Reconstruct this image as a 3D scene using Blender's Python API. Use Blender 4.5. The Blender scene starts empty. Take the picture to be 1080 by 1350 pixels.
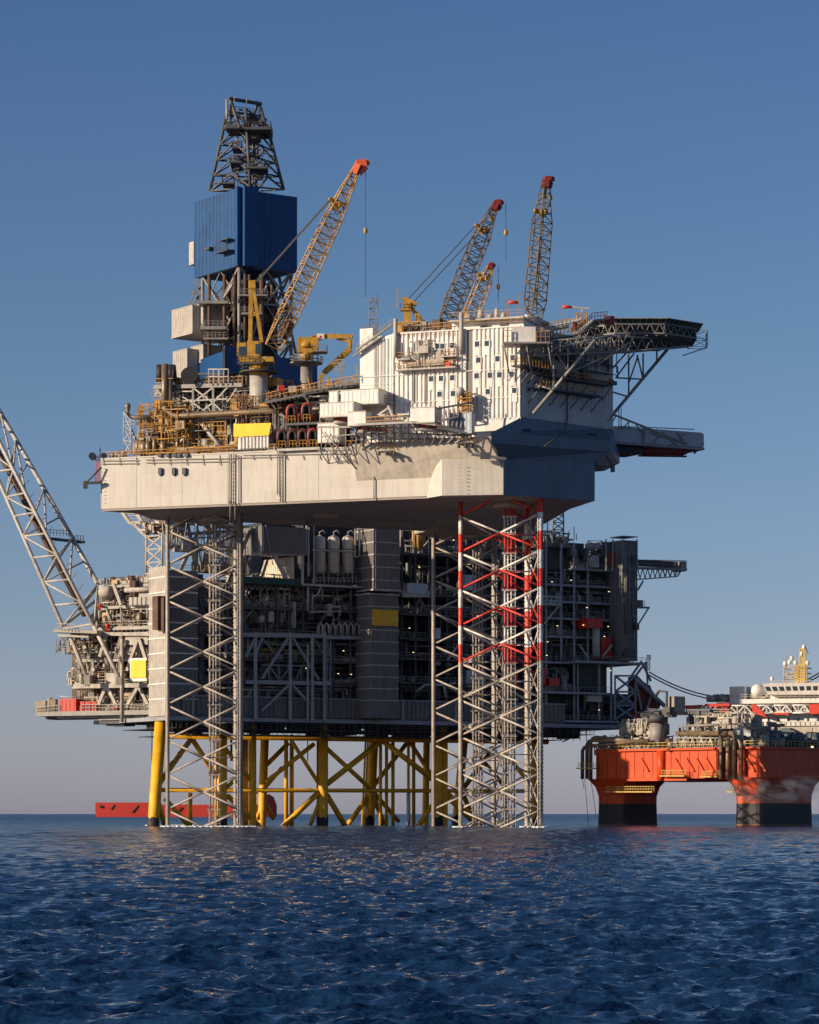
import bpy, math, random
import numpy as np
from mathutils import Vector as V
R = math.radians
S = bpy.context.scene
COL = S.collection
# ------------------------------------------------------------------ camera, sky, sun, exposure
F, HZ, CH = 3936.0, 1073.0, 2.8          # focal length in photo pixels, horizon row, eye height in metres
cam = bpy.data.cameras.new('camera'); camo = bpy.data.objects.new('camera', cam); COL.objects.link(camo)
camo.location = (0, -600, CH); camo.rotation_euler = (R(90), 0, 0)
cam.sensor_fit = 'VERTICAL'; cam.sensor_height = 36; cam.lens = F/1350*36
cam.shift_y = (HZ-675)/1350; cam.clip_start = 1; cam.clip_end = 90000
S.camera = camo
SUN_EL, SUN_AZ = 17.0, 246.0              # azimuth clockwise from +Y
wd = bpy.data.worlds.new('World'); S.world = wd; wd.use_nodes = True
nt = wd.node_tree; bg = nt.nodes['Background']
sky = nt.nodes.new('ShaderNodeTexSky'); sky.sky_type = 'NISHITA'; sky.sun_disc = False
sky.sun_elevation = R(SUN_EL); sky.sun_rotation = R(SUN_AZ); sky.air_density = 1.0; sky.dust_density = 0.6; sky.ozone_density = 2.2
tc = nt.nodes.new('ShaderNodeTexCoord'); sx = nt.nodes.new('ShaderNodeSeparateXYZ'); nt.links.new(tc.outputs['Generated'], sx.inputs[0])
rp = nt.nodes.new('ShaderNodeValToRGB'); nt.links.new(sx.outputs['Z'], rp.inputs[0])
er = rp.color_ramp.elements
er[0].position = 0.0; er[0].color = (0.84, 0.87, 1.50, 1)
er[1].position = 1.0; er[1].color = (0.50, 0.66, 0.86, 1)
for p_, c_ in ((0.03, (0.73, 0.76, 1.20)), (0.07, (0.62, 0.67, 0.95)), (0.16, (0.52, 0.625, 0.81)), (0.27, (0.425, 0.555, 0.785))):
    e_ = rp.color_ramp.elements.new(p_); e_.color = (*c_, 1)
mx = nt.nodes.new('ShaderNodeMix'); mx.data_type = 'RGBA'; mx.blend_type = 'MULTIPLY'; mx.inputs['Factor'].default_value = 1
nt.links.new(sky.outputs[0], mx.inputs['A']); nt.links.new(rp.outputs[0], mx.inputs['B'])
nt.links.new(mx.outputs['Result'], bg.inputs[0]); bg.inputs[1].default_value = 0.088
sl = bpy.data.lights.new('sun', 'SUN'); sl.energy = 4.9; sl.angle = R(0.5); sl.color = (1.0, 0.80, 0.58)
so = bpy.data.objects.new('sun', sl); COL.objects.link(so)
sd = V((math.sin(R(SUN_AZ))*math.cos(R(SUN_EL)), math.cos(R(SUN_AZ))*math.cos(R(SUN_EL)), math.sin(R(SUN_EL))))
so.rotation_euler = sd.to_track_quat('Z', 'Y').to_euler(); so.location = (-300, -300, 300)
S.view_settings.view_transform = 'Standard'; S.view_settings.look = 'None'; S.view_settings.exposure = 0.32; S.view_settings.gamma = 1
S.cycles.max_bounces = 5; S.cycles.diffuse_bounces = 3; S.cycles.glossy_bounces = 3; S.cycles.transmission_bounces = 2; S.cycles.volume_bounces = 0

# ------------------------------------------------------------------ materials
MATS = {}
def mat(name, col, rough=0.6, metal=0.0, dirt=0.25, streak=0.0, rustc=(0.16, 0.07, 0.03), rustamt=0.0, scale=0.35, spec=0.4, ribs=0):
    if name in MATS: return MATS[name]
    m = bpy.data.materials.new(name); m.use_nodes = True; t = m.node_tree; b = t.nodes['Principled BSDF']
    b.inputs['Roughness'].default_value = rough; b.inputs['Metallic'].default_value = metal
    b.inputs['Specular IOR Level'].default_value = spec
    L = t.links.new
    co = t.nodes.new('ShaderNodeTexCoord'); cur = None
    n1 = t.nodes.new('ShaderNodeTexNoise'); n1.inputs['Scale'].default_value = scale; n1.inputs['Detail'].default_value = 6; n1.inputs['Roughness'].default_value = 0.7
    L(co.outputs['Object'], n1.inputs['Vector'])
    r1 = t.nodes.new('ShaderNodeValToRGB'); r1.color_ramp.elements[0].position = 0.3; r1.color_ramp.elements[1].position = 0.7
    dk = tuple(c*(1-dirt) for c in col); lt = tuple(min(1, c*(1+dirt*0.35)) for c in col)
    r1.color_ramp.elements[0].color = (*dk, 1); r1.color_ramp.elements[1].color = (*lt, 1)
    L(n1.outputs['Fac'], r1.inputs[0]); cur = r1.outputs[0]
    if streak or rustamt:
        mp = t.nodes.new('ShaderNodeMapping'); mp.inputs['Scale'].default_value = (1.1, 1.1, 0.10)
        L(co.outputs['Object'], mp.inputs[0])
        n2 = t.nodes.new('ShaderNodeTexNoise'); n2.inputs['Scale'].default_value = 1.0; n2.inputs['Detail'].default_value = 5; n2.inputs['Roughness'].default_value = 0.65
        L(mp.outputs[0], n2.inputs['Vector'])
    if streak:
        r2 = t.nodes.new('ShaderNodeValToRGB'); r2.color_ramp.elements[0].position = 0.45; r2.color_ramp.elements[1].position = 0.75
        r2.color_ramp.elements[0].color = (1, 1, 1, 1); k = 1-streak; r2.color_ramp.elements[1].color = (k, k*0.96, k*0.9, 1)
        L(n2.outputs['Fac'], r2.inputs[0])
        x = t.nodes.new('ShaderNodeMix'); x.data_type = 'RGBA'; x.blend_type = 'MULTIPLY'; x.inputs['Factor'].default_value = 1
        L(cur, x.inputs['A']); L(r2.outputs[0], x.inputs['B']); cur = x.outputs['Result']
    if rustamt:
        n3 = t.nodes.new('ShaderNodeTexNoise'); n3.inputs['Scale'].default_value = 1.7; n3.inputs['Detail'].default_value = 8; n3.inputs['Roughness'].default_value = 0.75
        L(mp.outputs[0], n3.inputs['Vector'])
        r3 = t.nodes.new('ShaderNodeValToRGB'); a = 0.72-0.25*rustamt; r3.color_ramp.elements[0].position = a; r3.color_ramp.elements[1].position = a+0.12
        L(n3.outputs['Fac'], r3.inputs[0])
        x = t.nodes.new('ShaderNodeMix'); x.data_type = 'RGBA'; L(r3.outputs[0], x.inputs['Factor'])
        L(cur, x.inputs['A']); x.inputs['B'].default_value = (*rustc, 1); cur = x.outputs['Result']
    L(cur, b.inputs['Base Color'])
    rr = t.nodes.new('ShaderNodeMapRange'); rr.inputs['To Min'].default_value = max(0.05, rough-0.12); rr.inputs['To Max'].default_value = min(1, rough+0.15)
    L(n1.outputs['Fac'], rr.inputs[0]); L(rr.outputs[0], b.inputs['Roughness'])
    MATS[name] = m; return m
def emit(name, col, st):
    m = bpy.data.materials.new(name); m.use_nodes = True; b = m.node_tree.nodes['Principled BSDF']
    b.inputs['Emission Color'].default_value = (*col, 1); b.inputs['Emission Strength'].default_value = st; b.inputs['Base Color'].default_value = (*col, 1)
    MATS[name] = m; return m
def plates(m):
    t = m.node_tree; b = t.nodes['Principled BSDF']; L = t.links.new; co = t.nodes.new('ShaderNodeTexCoord'); sp = t.nodes.new('ShaderNodeSeparateXYZ'); cb = t.nodes.new('ShaderNodeCombineXYZ')
    L(co.outputs['Object'], sp.inputs[0]); L(sp.outputs['X'], cb.inputs[0]); L(sp.outputs['Z'], cb.inputs[1]); br = t.nodes.new('ShaderNodeTexBrick'); L(cb.outputs[0], br.inputs[0])
    for k, v in (('Scale', 1.0), ('Mortar Size', 0.035), ('Mortar Smooth', 0.6), ('Brick Width', 6.5), ('Row Height', 2.3)): br.inputs[k].default_value = v
    br.inputs['Color1'].default_value = (1, 1, 1, 1); br.inputs['Color2'].default_value = (0.93, 0.93, 0.92, 1); br.inputs['Mortar'].default_value = (0.84, 0.82, 0.78, 1)
    src = b.inputs['Base Color'].links[0].from_socket; x = t.nodes.new('ShaderNodeMix'); x.data_type = 'RGBA'; x.blend_type = 'MULTIPLY'; x.inputs['Factor'].default_value = 1
    L(src, x.inputs['A']); L(br.outputs['Color'], x.inputs['B']); L(x.outputs['Result'], b.inputs['Base Color'])
    n = t.nodes.new('ShaderNodeTexNoise'); n.inputs['Scale'].default_value = .5; L(co.outputs['Object'], n.inputs['Vector']); bp = t.nodes.new('ShaderNodeBump'); bp.inputs['Strength'].default_value = .2; bp.inputs['Distance'].default_value = .15; L(n.outputs['Fac'], bp.inputs['Height']); L(bp.outputs[0], b.inputs['Normal'])
cream = mat('cream_hull_paint', (0.56, 0.53, 0.475), 0.55, dirt=0.09, streak=0.16, rustamt=0.2, scale=0.12)
white = mat('white_paint', (0.78, 0.76, 0.72), 0.5, dirt=0.18, streak=0.22, rustamt=0.16, scale=0.3)
offwh = mat('aged_white_paint', (0.50, 0.46, 0.40), 0.6, dirt=0.4, streak=0.35, rustamt=0.25, scale=0.4)
teal = mat('blue_grey_bow_paint', (0.125, 0.18, 0.225), 0.5, dirt=0.2, streak=0.2, scale=0.15)
bluec = mat('blue_cladding_paint', (0.005, 0.068, 0.215), 0.5, dirt=0.25, streak=0.3, scale=0.3)
grey = mat('galvanised_grey_steel', (0.30, 0.285, 0.265), 0.5, dirt=0.35, streak=0.2, rustamt=0.25)
lgrey = mat('pale_grey_steel', (0.48, 0.46, 0.42), 0.5, dirt=0.3, streak=0.25, rustamt=0.2)
legm = mat('weathered_leg_steel', (0.43, 0.38, 0.33), 0.5, dirt=0.35, streak=0.3, rustamt=0.35, scale=0.9)
dgrey = mat('dark_grey_steel', (0.085, 0.085, 0.09), 0.6, dirt=0.4, rustamt=0.2)
under = mat('hull_underside_paint', (0.34, 0.29, 0.245), 0.7, dirt=0.25, scale=0.08)
brown = mat('rusty_brown_steel', (0.13, 0.075, 0.05), 0.7, dirt=0.5, rustamt=0.4)
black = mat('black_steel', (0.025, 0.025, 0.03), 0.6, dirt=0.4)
clad = mat('shade_grey_cladding', (0.18, 0.17, 0.165), 0.6, dirt=0.2, streak=0.25, scale=0.2)  # dark grey carries the shade of the platform front
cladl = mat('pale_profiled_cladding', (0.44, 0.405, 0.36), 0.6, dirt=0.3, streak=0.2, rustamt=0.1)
dark = mat('recess_shade_dark', (0.05, 0.055, 0.065), 0.75, dirt=0.5, streak=0.3)  # dark tone stands in for the shade inside the modules
yel = mat('yellow_crane_paint', (0.56, 0.32, 0.045), 0.5, dirt=0.4, streak=0.3, rustamt=0.3, scale=0.8)
jyel = mat('yellow_jacket_paint', (0.92, 0.45, 0.015), 0.5, dirt=0.3, streak=0.3, rustamt=0.35, scale=0.4)
rail_y = mat('orange_yellow_railing', (0.46, 0.235, 0.04), 0.5, dirt=0.4, rustamt=0.3, scale=2)
ysign = mat('bright_yellow_board', (0.95, 0.60, 0.01), 0.5, dirt=0.16, scale=0.9, streak=.1)
boomy = mat('ochre_boom_paint', (0.52, 0.31, 0.10), 0.5, dirt=0.4, rustamt=0.35, scale=1.5)
boomb = mat('brown_ochre_boom_paint', (0.17, 0.115, 0.06), 0.55, dirt=0.4, rustamt=0.3, scale=1.5)
red = mat('red_paint', (0.62, 0.045, 0.02), 0.45, dirt=0.25, streak=0.2)
orr = mat('orange_red_paint', (0.75, 0.13, 0.05), 0.45, dirt=0.25, streak=0.2)
dred = mat('dark_red_paint', (0.22, 0.03, 0.025), 0.5, dirt=0.3)
semi = mat('orange_hull_paint', (0.74, 0.082, 0.010), 0.5, dirt=0.3, streak=0.4, rustamt=0.3, scale=0.15)
glass = mat('window_glass', (0.03, 0.05, 0.07), 0.08, dirt=0.1, spec=0.8)
pipeb = mat('bronze_insulated_pipe', (0.26, 0.19, 0.12), 0.4, metal=0.3, dirt=0.4, streak=0.2)
silo = mat('silo_paint', (0.68, 0.60, 0.50), 0.5, dirt=0.2, streak=0.25)
green = mat('green_net', (0.03, 0.10, 0.075), 0.7, dirt=0.4)
wire = mat('wire_rope', (0.05, 0.05, 0.055), 0.6, dirt=0.2)
foam = mat('foam', (0.75, 0.78, 0.8), 0.8, dirt=0.2)
plates(cream); plates(teal); plates(semi); plates(bluec)
lampm = emit('lamp_lens', (1.0, 0.66, 0.32), 2.2)

# ------------------------------------------------------------------ mesh builder
class MB:
    def __init__(s): s.v = []; s.f = []; s.sm = []; s.cut = []
    def add(s, vs, fs, smooth=False):
        s.cut.append((len(s.v), len(s.f)))
        o = len(s.v); s.v += [tuple(p) for p in vs]; s.f += [tuple(i+o for i in f) for f in fs]; s.sm += [smooth]*len(fs); return s
    def hexa(s, p):      # 8 points: bottom ring 0-3, top ring 4-7
        return s.add(p, [(0, 3, 2, 1), (4, 5, 6, 7), (0, 1, 5, 4), (1, 2, 6, 5), (2, 3, 7, 6), (3, 0, 4, 7)])
    def box(s, x0, x1, y0, y1, z0, z1):
        return s.hexa([(x0, y0, z0), (x1, y0, z0), (x1, y1, z0), (x0, y1, z0), (x0, y0, z1), (x1, y0, z1), (x1, y1, z1), (x0, y1, z1)])
    def prism(s, pts, z0, z1):
        n = len(pts); vs = [(x, y, z0) for x, y in pts]+[(x, y, z1) for x, y in pts]
        return s.add(vs, [tuple(range(n))[::-1], tuple(range(n, 2*n))]+[(i, (i+1) % n, n+(i+1) % n, n+i) for i in range(n)])
    def loft(s, rings, cap=True, smooth=False):
        n = len(rings[0]); vs = [p for r in rings for p in r]; fs = []
        for k in range(len(rings)-1):
            for i in range(n): fs.append((k*n+i, k*n+(i+1) % n, (k+1)*n+(i+1) % n, (k+1)*n+i))
        s.add(vs, fs, smooth)
        if cap:
            o = len(s.v)-len(vs); s.f.append(tuple(o+i for i in range(n))[::-1]); s.f.append(tuple(o+(len(rings)-1)*n+i for i in range(n))); s.sm += [False, False]
        return s
    def bar(s, a, b, w, h=None, n=4):
        a = V(a); b = V(b); d = b-a
        if d.length < 1e-5: return s
        d.normalize(); up = V((0, 0, 1)) if abs(d.z) < 0.95 else V((0, 1, 0))
        x = d.cross(up).normalized(); y = x.cross(d)
        h = w if h is None else h
        if n == 4:
            o = [(-w/2, -h/2), (w/2, -h/2), (w/2, h/2), (-w/2, h/2)]
        else:
            o = [(math.cos(2*math.pi*i/n)*w/2, math.sin(2*math.pi*i/n)*h/2) for i in range(n)]
        return s.loft([[a+x*p+y*q for p, q in o], [b+x*p+y*q for p, q in o]], smooth=(n > 5))
    def tube(s, path, r, n=8, cap=True):
        path = [V(p) for p in path]; rings = []; px = None
        for i, p in enumerate(path):
            d = (path[min(i+1, len(path)-1)]-path[max(i-1, 0)]).normalized()
            if px is None:
                up = V((0, 0, 1)) if abs(d.z) < 0.95 else V((0, 1, 0)); x = d.cross(up).normalized()
            else: x = (px-d*px.dot(d)).normalized()
            px = x; y = d.cross(x); rr = r[i] if isinstance(r, (list, tuple)) else r
            rings.append([p+x*math.cos(2*math.pi*k/n)*rr+y*math.sin(2*math.pi*k/n)*rr for k in range(n)])
        return s.loft(rings, cap, smooth=True)
    def cyl(s, c, r, z0, z1, n=16, r1=None):
        r1 = r if r1 is None else r1
        return s.loft([[(c[0]+math.cos(2*math.pi*k/n)*q, c[1]+math.sin(2*math.pi*k/n)*q, z) for k in range(n)] for q, z in ((r, z0), (r1, z1))], smooth=True)
    def lathe(s, c, prof, n=20):
        return s.loft([[(c[0]+math.cos(2*math.pi*k/n)*q, c[1]+math.sin(2*math.pi*k/n)*q, c[2]+z) for k in range(n)] for q, z in prof], smooth=True)
    def sphere(s, c, r, n=14, sz=1.0):
        return s.lathe(c, [(max(0.001, r*math.sin(math.pi*i/n)), -r*sz*math.cos(math.pi*i/n)) for i in range(n+1)], n)
    def rail(s, path, h=1.1, gap=1.6, w=0.055, mid=True):
        path = [V(p) for p in path]; up = V((0, 0, 1))
        for a, b in zip(path, path[1:]):
            s.bar(a+up*h, b+up*h, w); 
            if mid: s.bar(a+up*h*0.5, b+up*h*0.5, w*0.8)
            k = max(1, int((b-a).length/gap))
            for i in range(k+1):
                q = a.lerp(b, i/k); s.bar(q, q+up*h, w)
        return s
    def corr(s, a, b, z0, z1, out, pitch=0.6, dep=0.08):   # profiled sheet from a to b (xy), 'out' = outward unit (xy)
        a = V((a[0], a[1], 0)); b = V((b[0], b[1], 0)); L = (b-a).length; u = (b-a)/L; o = V((out[0], out[1], 0))
        n = max(1, int(round(L/pitch))); p = L/n; pts = []
        for i in range(n):
            for f, dd in ((0, 0), (0.38, 0), (0.5, dep), (0.88, dep)): pts.append(a+u*(p*(i+f))+o*dd)
        pts.append(b)
        m = len(pts); vs = [(q.x, q.y, z0) for q in pts]+[(q.x, q.y, z1) for q in pts]
        return s.add(vs, [(i, i+1, m+i+1, m+i) for i in range(m-1)])

WL = {}
def wloc(o): return WL.get(o.name, V((0, 0, 0)))
def thing(name, label, cat, loc=(0, 0, 0), group=None):
    o = bpy.data.objects.new(name, None); COL.objects.link(o); o.location = loc; WL[o.name] = V(loc)
    o['label'] = label; o['category'] = cat
    if group: o['group'] = group
    return o
SPLIT = set('grey_vessel riser_pipe marine_growth tower_band pale_band red_box white_cabinet louvre roof_vent fairlead side_bracket vertical_pipe plate_seam yellow_machinery exhaust_duct standpipe exhaust_stack main_strut conductor support_leg bronze_pipe dark_caisson red_panel bottom_fitting wall_band recess_panel hose_drum clamp antenna pendant_rope flare_pipe side_strut side_stiffener hull_mark horizontal_brace gallery_floor balcony_floor fire_monitor_cabinet exhaust_pipe dark_cabinet boom_sheave dark_wall corner_railing strut_bracing gallery_bracket white_pipe red_head bow_cabinet crown_sheave'.split())
def build(mb, name, m, parent=None, label=None, cat=None, group=None, kind=None, base=None):
    if not mb.v: return None
    if parent is not None and len(mb.cut) > 1 and (name in SPLIT and len(mb.cut) <= 90 or 'equipment' in name and len(mb.cut) <= 18):
        cu = mb.cut+[(len(mb.v), len(mb.f))]; o = None
        for (v0, f0), (v1, f1) in zip(cu, cu[1:]):
            q = MB(); q.v = mb.v[v0:v1]; q.f = [tuple(i-v0 for i in f) for f in mb.f[f0:f1]]; q.sm = mb.sm[f0:f1]
            if q.f: o = build(q, name, m, parent, label)
        return o
    if parent is not None: off = wloc(parent)
    elif base is not None: off = V(base)
    else: off = V((0, 0, 0))
    me = bpy.data.meshes.new(name)
    me.from_pydata([(x-off.x, y-off.y, z-off.z) for x, y, z in mb.v], [], mb.f)
    me.polygons.foreach_set('use_smooth', mb.sm); me.materials.append(m)
    o = bpy.data.objects.new(name, me); COL.objects.link(o)
    if parent is not None: o.parent = parent; WL[o.name] = off
    else: o.location = off; WL[o.name] = off
    if label: o['label'] = label
    if cat: o['category'] = cat
    if group: o['group'] = group
    if kind: o['kind'] = kind
    return o
def copy_tree(o, parent=None):
    c = o.copy(); COL.objects.link(c)
    if parent is not None: c.parent = parent
    for ch in list(o.children): copy_tree(ch, c)
    return c
def P(px, py, Z): return V(((px-540)/F*Z, Z-600, CH+(HZ-py)/F*Z))
def XY(X, Z): return (X, Z-600)

class Face:                # a vertical plane from plan point a to b (X, Z); d = metres behind it
    def __init__(s, a, b):
        s.a = V((a[0], a[1]-600, 0)); s.b = V((b[0], b[1]-600, 0)); s.L = (s.b-s.a).length; s.u = (s.b-s.a)/s.L
        s.w = V((-s.u.y, s.u.x, 0))          # behind, away from the viewer when a is left of b
    def t(s, px, d=0):
        k = (px-540)/F; o = s.a+s.w*d
        return (k*(o.y+600)-o.x)/(s.u.x-k*s.u.y)
    def pt(s, t, z, d=0):
        q = s.a+s.u*t+s.w*d; return V((q.x, q.y, z))
    def z(s, py, t, d=0):
        q = s.a+s.u*t+s.w*d; return CH+(HZ-py)/F*(q.y+600)
    def P(s, px, py, d=0):
        t = s.t(px, d); return s.pt(t, s.z(py, t, d), d)
    def block(s, mb, t0, t1, z0, z1, d0, d1):
        return mb.hexa([s.pt(t0, z0, d0), s.pt(t1, z0, d0), s.pt(t1, z0, d1), s.pt(t0, z0, d1), s.pt(t0, z1, d0), s.pt(t1, z1, d0), s.pt(t1, z1, d1), s.pt(t0, z1, d1)])
    def bx(s, mb, px0, px1, py0, py1, d0, d1):   # py0 top, py1 bottom
        t0 = s.t(px0, d0); t1 = s.t(px1, d0); tm = (t0+t1)/2
        return s.block(mb, t0, t1, s.z(py1, tm, d0), s.z(py0, tm, d0), d0, d1)
    def base(s, px, py, d=0): return s.P(px, py, d)

def lattice(mb, A, B, n, wc, wb, mode='x', ends=True):
    """A, B: matching lists of chord ends (3 or 4 chords); braces on every side."""
    A = [V(a) for a in A]; B = [V(b) for b in B]; m = len(A)
    for a, b in zip(A, B): mb.bar(a, b, wc, n=6)
    for k in range(n+1):
        r = [a.lerp(b, k/n) for a, b in zip(A, B)]
        if ends or 0 < k < n:
            for i in range(m): mb.bar(r[i], r[(i+1) % m], wb)
        if k < n:
            q = [a.lerp(b, (k+1)/n) for a, b in zip(A, B)]
            for i in range(m):
                j = (i+1) % m
                if mode == 'x': mb.bar(r[i], q[j], wb); mb.bar(r[j], q[i], wb)
                elif (k+i) % 2: mb.bar(r[i], q[j], wb)
                else: mb.bar(r[j], q[i], wb)
    return mb

def clutter(F_, t0, t1, z0, z1, d0, d1, n, seed, kinds='hvbtr', rmin=0.08, rmax=0.35):
    """loose process equipment on a deck: returns piping builder and equipment builder"""
    rg = random.Random(seed); pm = MB(); em = MB(); U = rg.uniform
    for _ in range(n):
        k = rg.choice(kinds); d = U(d0, d1); r = U(rmin, rmax)*rg.choice((0.6, 1, 1))
        if k == 'h':
            a = U(t0, t1); l = U(0.15, 0.6)*(t1-t0); b = min(t1, a+l); z = U(z0+0.3, z1-0.2)
            pa = [F_.pt(a, z, d), F_.pt(b, z, d)]
            if rg.random() < 0.5: zz = max(z0, z-U(0.5, 3)); pa.append(F_.pt(b, zz, d))
            if rg.random() < 0.4: zz = min(z1, z+U(0.5, 3)); pa.insert(0, F_.pt(a, zz, d))
            for p, q in zip(pa, pa[1:]): pm.bar(p, q, 2*r, n=6)
        elif k == 'v':
            a = U(t0, t1); zA = U(z0, z0+(z1-z0)*0.4); zB = U(zA+(z1-zA)*0.3, z1)
            pm.bar(F_.pt(a, zA, d), F_.pt(a, zB, d), 2*r, n=6)
            if rg.random() < 0.4: pm.bar(F_.pt(a, zB, d), F_.pt(a+U(-2, 2), zB, d), 2*r, n=6)
        elif k == 'd':
            a = U(t0, t1); pm.bar(F_.pt(a, z0, d), F_.pt(min(t1, max(t0, a+U(-1, 1)*(z1-z0))), z1, d), r*1.6, n=6)
        elif k == 'b':
            a = U(t0, t1-0.8); w = U(0.5, 2.4); h = U(0.5, min(2.6, (z1-z0)*0.8)); zz = z0 if rg.random() < 0.65 else U(z0, z1-h)
            F_.block(em, a, min(t1, a+w), zz, zz+h, d, d+U(0.6, 2))
        elif k == 't':
            a = U(t0, t1); rr = U(0.35, 0.9); h = min(z1-z0, U(1.2, 3.4)); q = F_.pt(a, 0, d)
            em.lathe((q.x, q.y, z0), [(rr*0.5, 0), (rr, 0.2), (rr, h-0.3), (rr*0.3, h)], 10)
        elif k == 'r':
            a = U(t0, t1-1); b = min(t1, a+U(1.5, 6)); z = z0 if rg.random() < 0.5 else U(z0, max(z0, z1-1.4))
            F_.block(em, a, b, z-0.12, z, d, d+0.9); pm.rail([F_.pt(a, z, d), F_.pt(b, z, d)], w=0.05)
    return pm, em
# ------------------------------------------------------------------ the sea
def make_sea():
    rs = np.concatenate([np.exp(np.linspace(math.log(26), math.log(1500), 1550)), np.exp(np.linspace(math.log(1530), math.log(60000), 70))])
    th = np.radians(np.concatenate([np.linspace(-80, -16, 130)[:-1], np.linspace(-16, 16, 1150), np.linspace(16, 80, 130)[1:]]))
    Rr, T = np.meshgrid(rs, th, indexing='ij'); X = Rr*np.sin(T); Y = Rr*np.cos(T)-600
    rg = np.random.RandomState(7); Z = np.zeros_like(X); DX = np.zeros_like(X); DY = np.zeros_like(X)
    dth = np.zeros_like(X)+np.radians(32/1150); dth[:, :129] = dth[:, -129:] = np.radians(.5)
    spc = np.maximum(Rr*0.0026, Rr*dth)
    waves = []
    for i in range(130):
        lam = 0.15*(9/0.15)**(rg.rand()); waves.append((lam, 0.0115*lam if lam < 0.65 else 0.0078*(1 if lam < 2 else 1.15)))
    for lam, a in waves:
        a = a*(0.6+0.8*rg.rand()); ang = math.radians(-76)+rg.randn()*0.5; k = 2*math.pi/lam; ph = rg.rand()*6.283
        fade = np.clip((lam/spc-1.6)/1.4, 0, 1)*np.clip(1.0-(Rr-900)/600, 0, 1)
        kx, ky = math.cos(ang), math.sin(ang); arg = k*(kx*X+ky*Y)+ph
        gx = 1.0+0.5*np.sin(0.021*X*math.sin(ph*3)+0.017*Y+ph*5)
        A = a*fade*gx; s = np.sin(arg); c = np.cos(arg)
        Z += A*(c+0.22*np.cos(2*arg)); DX -= 0.8*A*kx*s; DY -= 0.8*A*ky*s
    X2 = X+DX; Y2 = Y+DY
    nr, nc = X.shape; co = np.stack([X2, Y2, Z], -1).reshape(-1, 3)
    ii = (np.arange(nr-1)[:, None]*nc+np.arange(nc-1)[None, :]).ravel()
    fc = np.stack([ii, ii+1, ii+nc+1, ii+nc], -1)
    me = bpy.data.meshes.new('sea'); me.vertices.add(len(co)); me.vertices.foreach_set('co', co.ravel())
    me.loops.add(fc.size); me.loops.foreach_set('vertex_index', fc.ravel())
    me.polygons.add(len(fc)); me.polygons.foreach_set('loop_start', np.arange(len(fc))*4); me.polygons.foreach_set('loop_total', np.full(len(fc), 4))
    me.polygons.foreach_set('use_smooth', np.ones(len(fc), bool)); me.update()
    at = me.attributes.new('unresolved', 'FLOAT', 'POINT'); at.data.foreach_set('value', np.clip(np.log(np.maximum(Rr, 1)/200)/math.log(8), 0, 1).ravel().astype(np.float32))
    o = bpy.data.objects.new('sea', me); COL.objects.link(o); o['kind'] = 'structure'
    m = bpy.data.materials.new('sea_water'); m.use_nodes = True; t = m.node_tree; b = t.nodes['Principled BSDF']; L = t.links.new
    b.inputs['Base Color'].default_value = (0.007, 0.030, 0.082, 1); b.inputs['Roughness'].default_value = 0.07; b.inputs['IOR'].default_value = 1.33
    tc = t.nodes.new('ShaderNodeTexCoord'); mp = t.nodes.new('ShaderNodeMapping'); mp.inputs['Rotation'].default_value = (0, 0, R(12)); mp.inputs['Scale'].default_value = (0.5, 1.0, 1)
    L(tc.outputs['Object'], mp.inputs[0])
    prev = None
    for sc_, st_, ds_ in ((0.15, 0.6, 1.8), (0.6, 0.6, 0.6), (2.4, 0.6, 0.17), (9.0, 0.5, 0.035)):
        n = t.nodes.new('ShaderNodeTexNoise'); n.inputs['Scale'].default_value = sc_; n.inputs['Detail'].default_value = 5; n.inputs['Roughness'].default_value = 0.62
        L(mp.outputs[0], n.inputs['Vector'])
        bp = t.nodes.new('ShaderNodeBump'); bp.inputs['Strength'].default_value = st_; bp.inputs['Distance'].default_value = ds_
        L(n.outputs['Fac'], bp.inputs['Height'])
        if prev: L(prev.outputs[0], bp.inputs['Normal'])
        prev = bp
    an = t.nodes.new('ShaderNodeAttribute'); an.attribute_name = 'unresolved'; mr = t.nodes.new('ShaderNodeMapRange'); mr.inputs['To Min'].default_value = .03; mr.inputs['To Max'].default_value = .27
    L(an.outputs['Fac'], mr.inputs[0]); L(mr.outputs[0], b.inputs['Roughness'])
    L(prev.outputs[0], b.inputs['Normal']); me.materials.append(m)
make_sea()

# ------------------------------------------------------------------ jack-up rig: hull
HB = 65.8
N_, R_, L_ = (18.6, 586.0), (37.0, 597.0), (-63.8, 617.0)
HF = Face(L_, N_)                 # long lit port side
BF = Face(N_, R_)                 # shaded bow side
rig = thing('drilling_rig_hull', 'huge cream and blue-grey rig hull raised high on lattice legs', 'rig hull', (0, 10, HB))
def off(F_, t, d): q = F_.pt(t, 0, d); return (q.x, q.y)
mb = MB()
aft = [XY(32.9, 613), XY(29.7, 640), XY(25, 676), XY(9, 682), XY(1, 668), XY(3.5, 661), XY(-36, 641), XY(-45, 645), XY(-55, 634), XY(-57, 622)]
mb.prism([XY(*L_), XY(*N_), XY(*R_)]+aft, HB, 76.0)
build(mb, 'hull_shell', cream, rig)
# dark bottom plating and bilge, slightly below the shell
mb = MB()
mb.prism([(x*0.996+0.05, y*0.996+0.1) for x, y in [XY(*L_), XY(*N_), XY(*R_)]+aft], HB-0.45, HB-0.004)
for (cx, cz) in ((-41.1, 630), (15.2, 667.3), (20.1, 600)):
    mb.cyl((cx, cz-600), 3.2, HB-1.6, HB-0.46, 20)
for q in ((-30, 634, 8, 3), (-8, 640, 9, 2.4), (6, 632, 4, 3), (-20, 622, 5, 2)):
    mb.box(q[0], q[0]+q[2], q[1]-600, q[1]-600+q[3], HB-1.3, HB-0.46)
build(mb, 'bottom_plating', under, rig)
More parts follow.
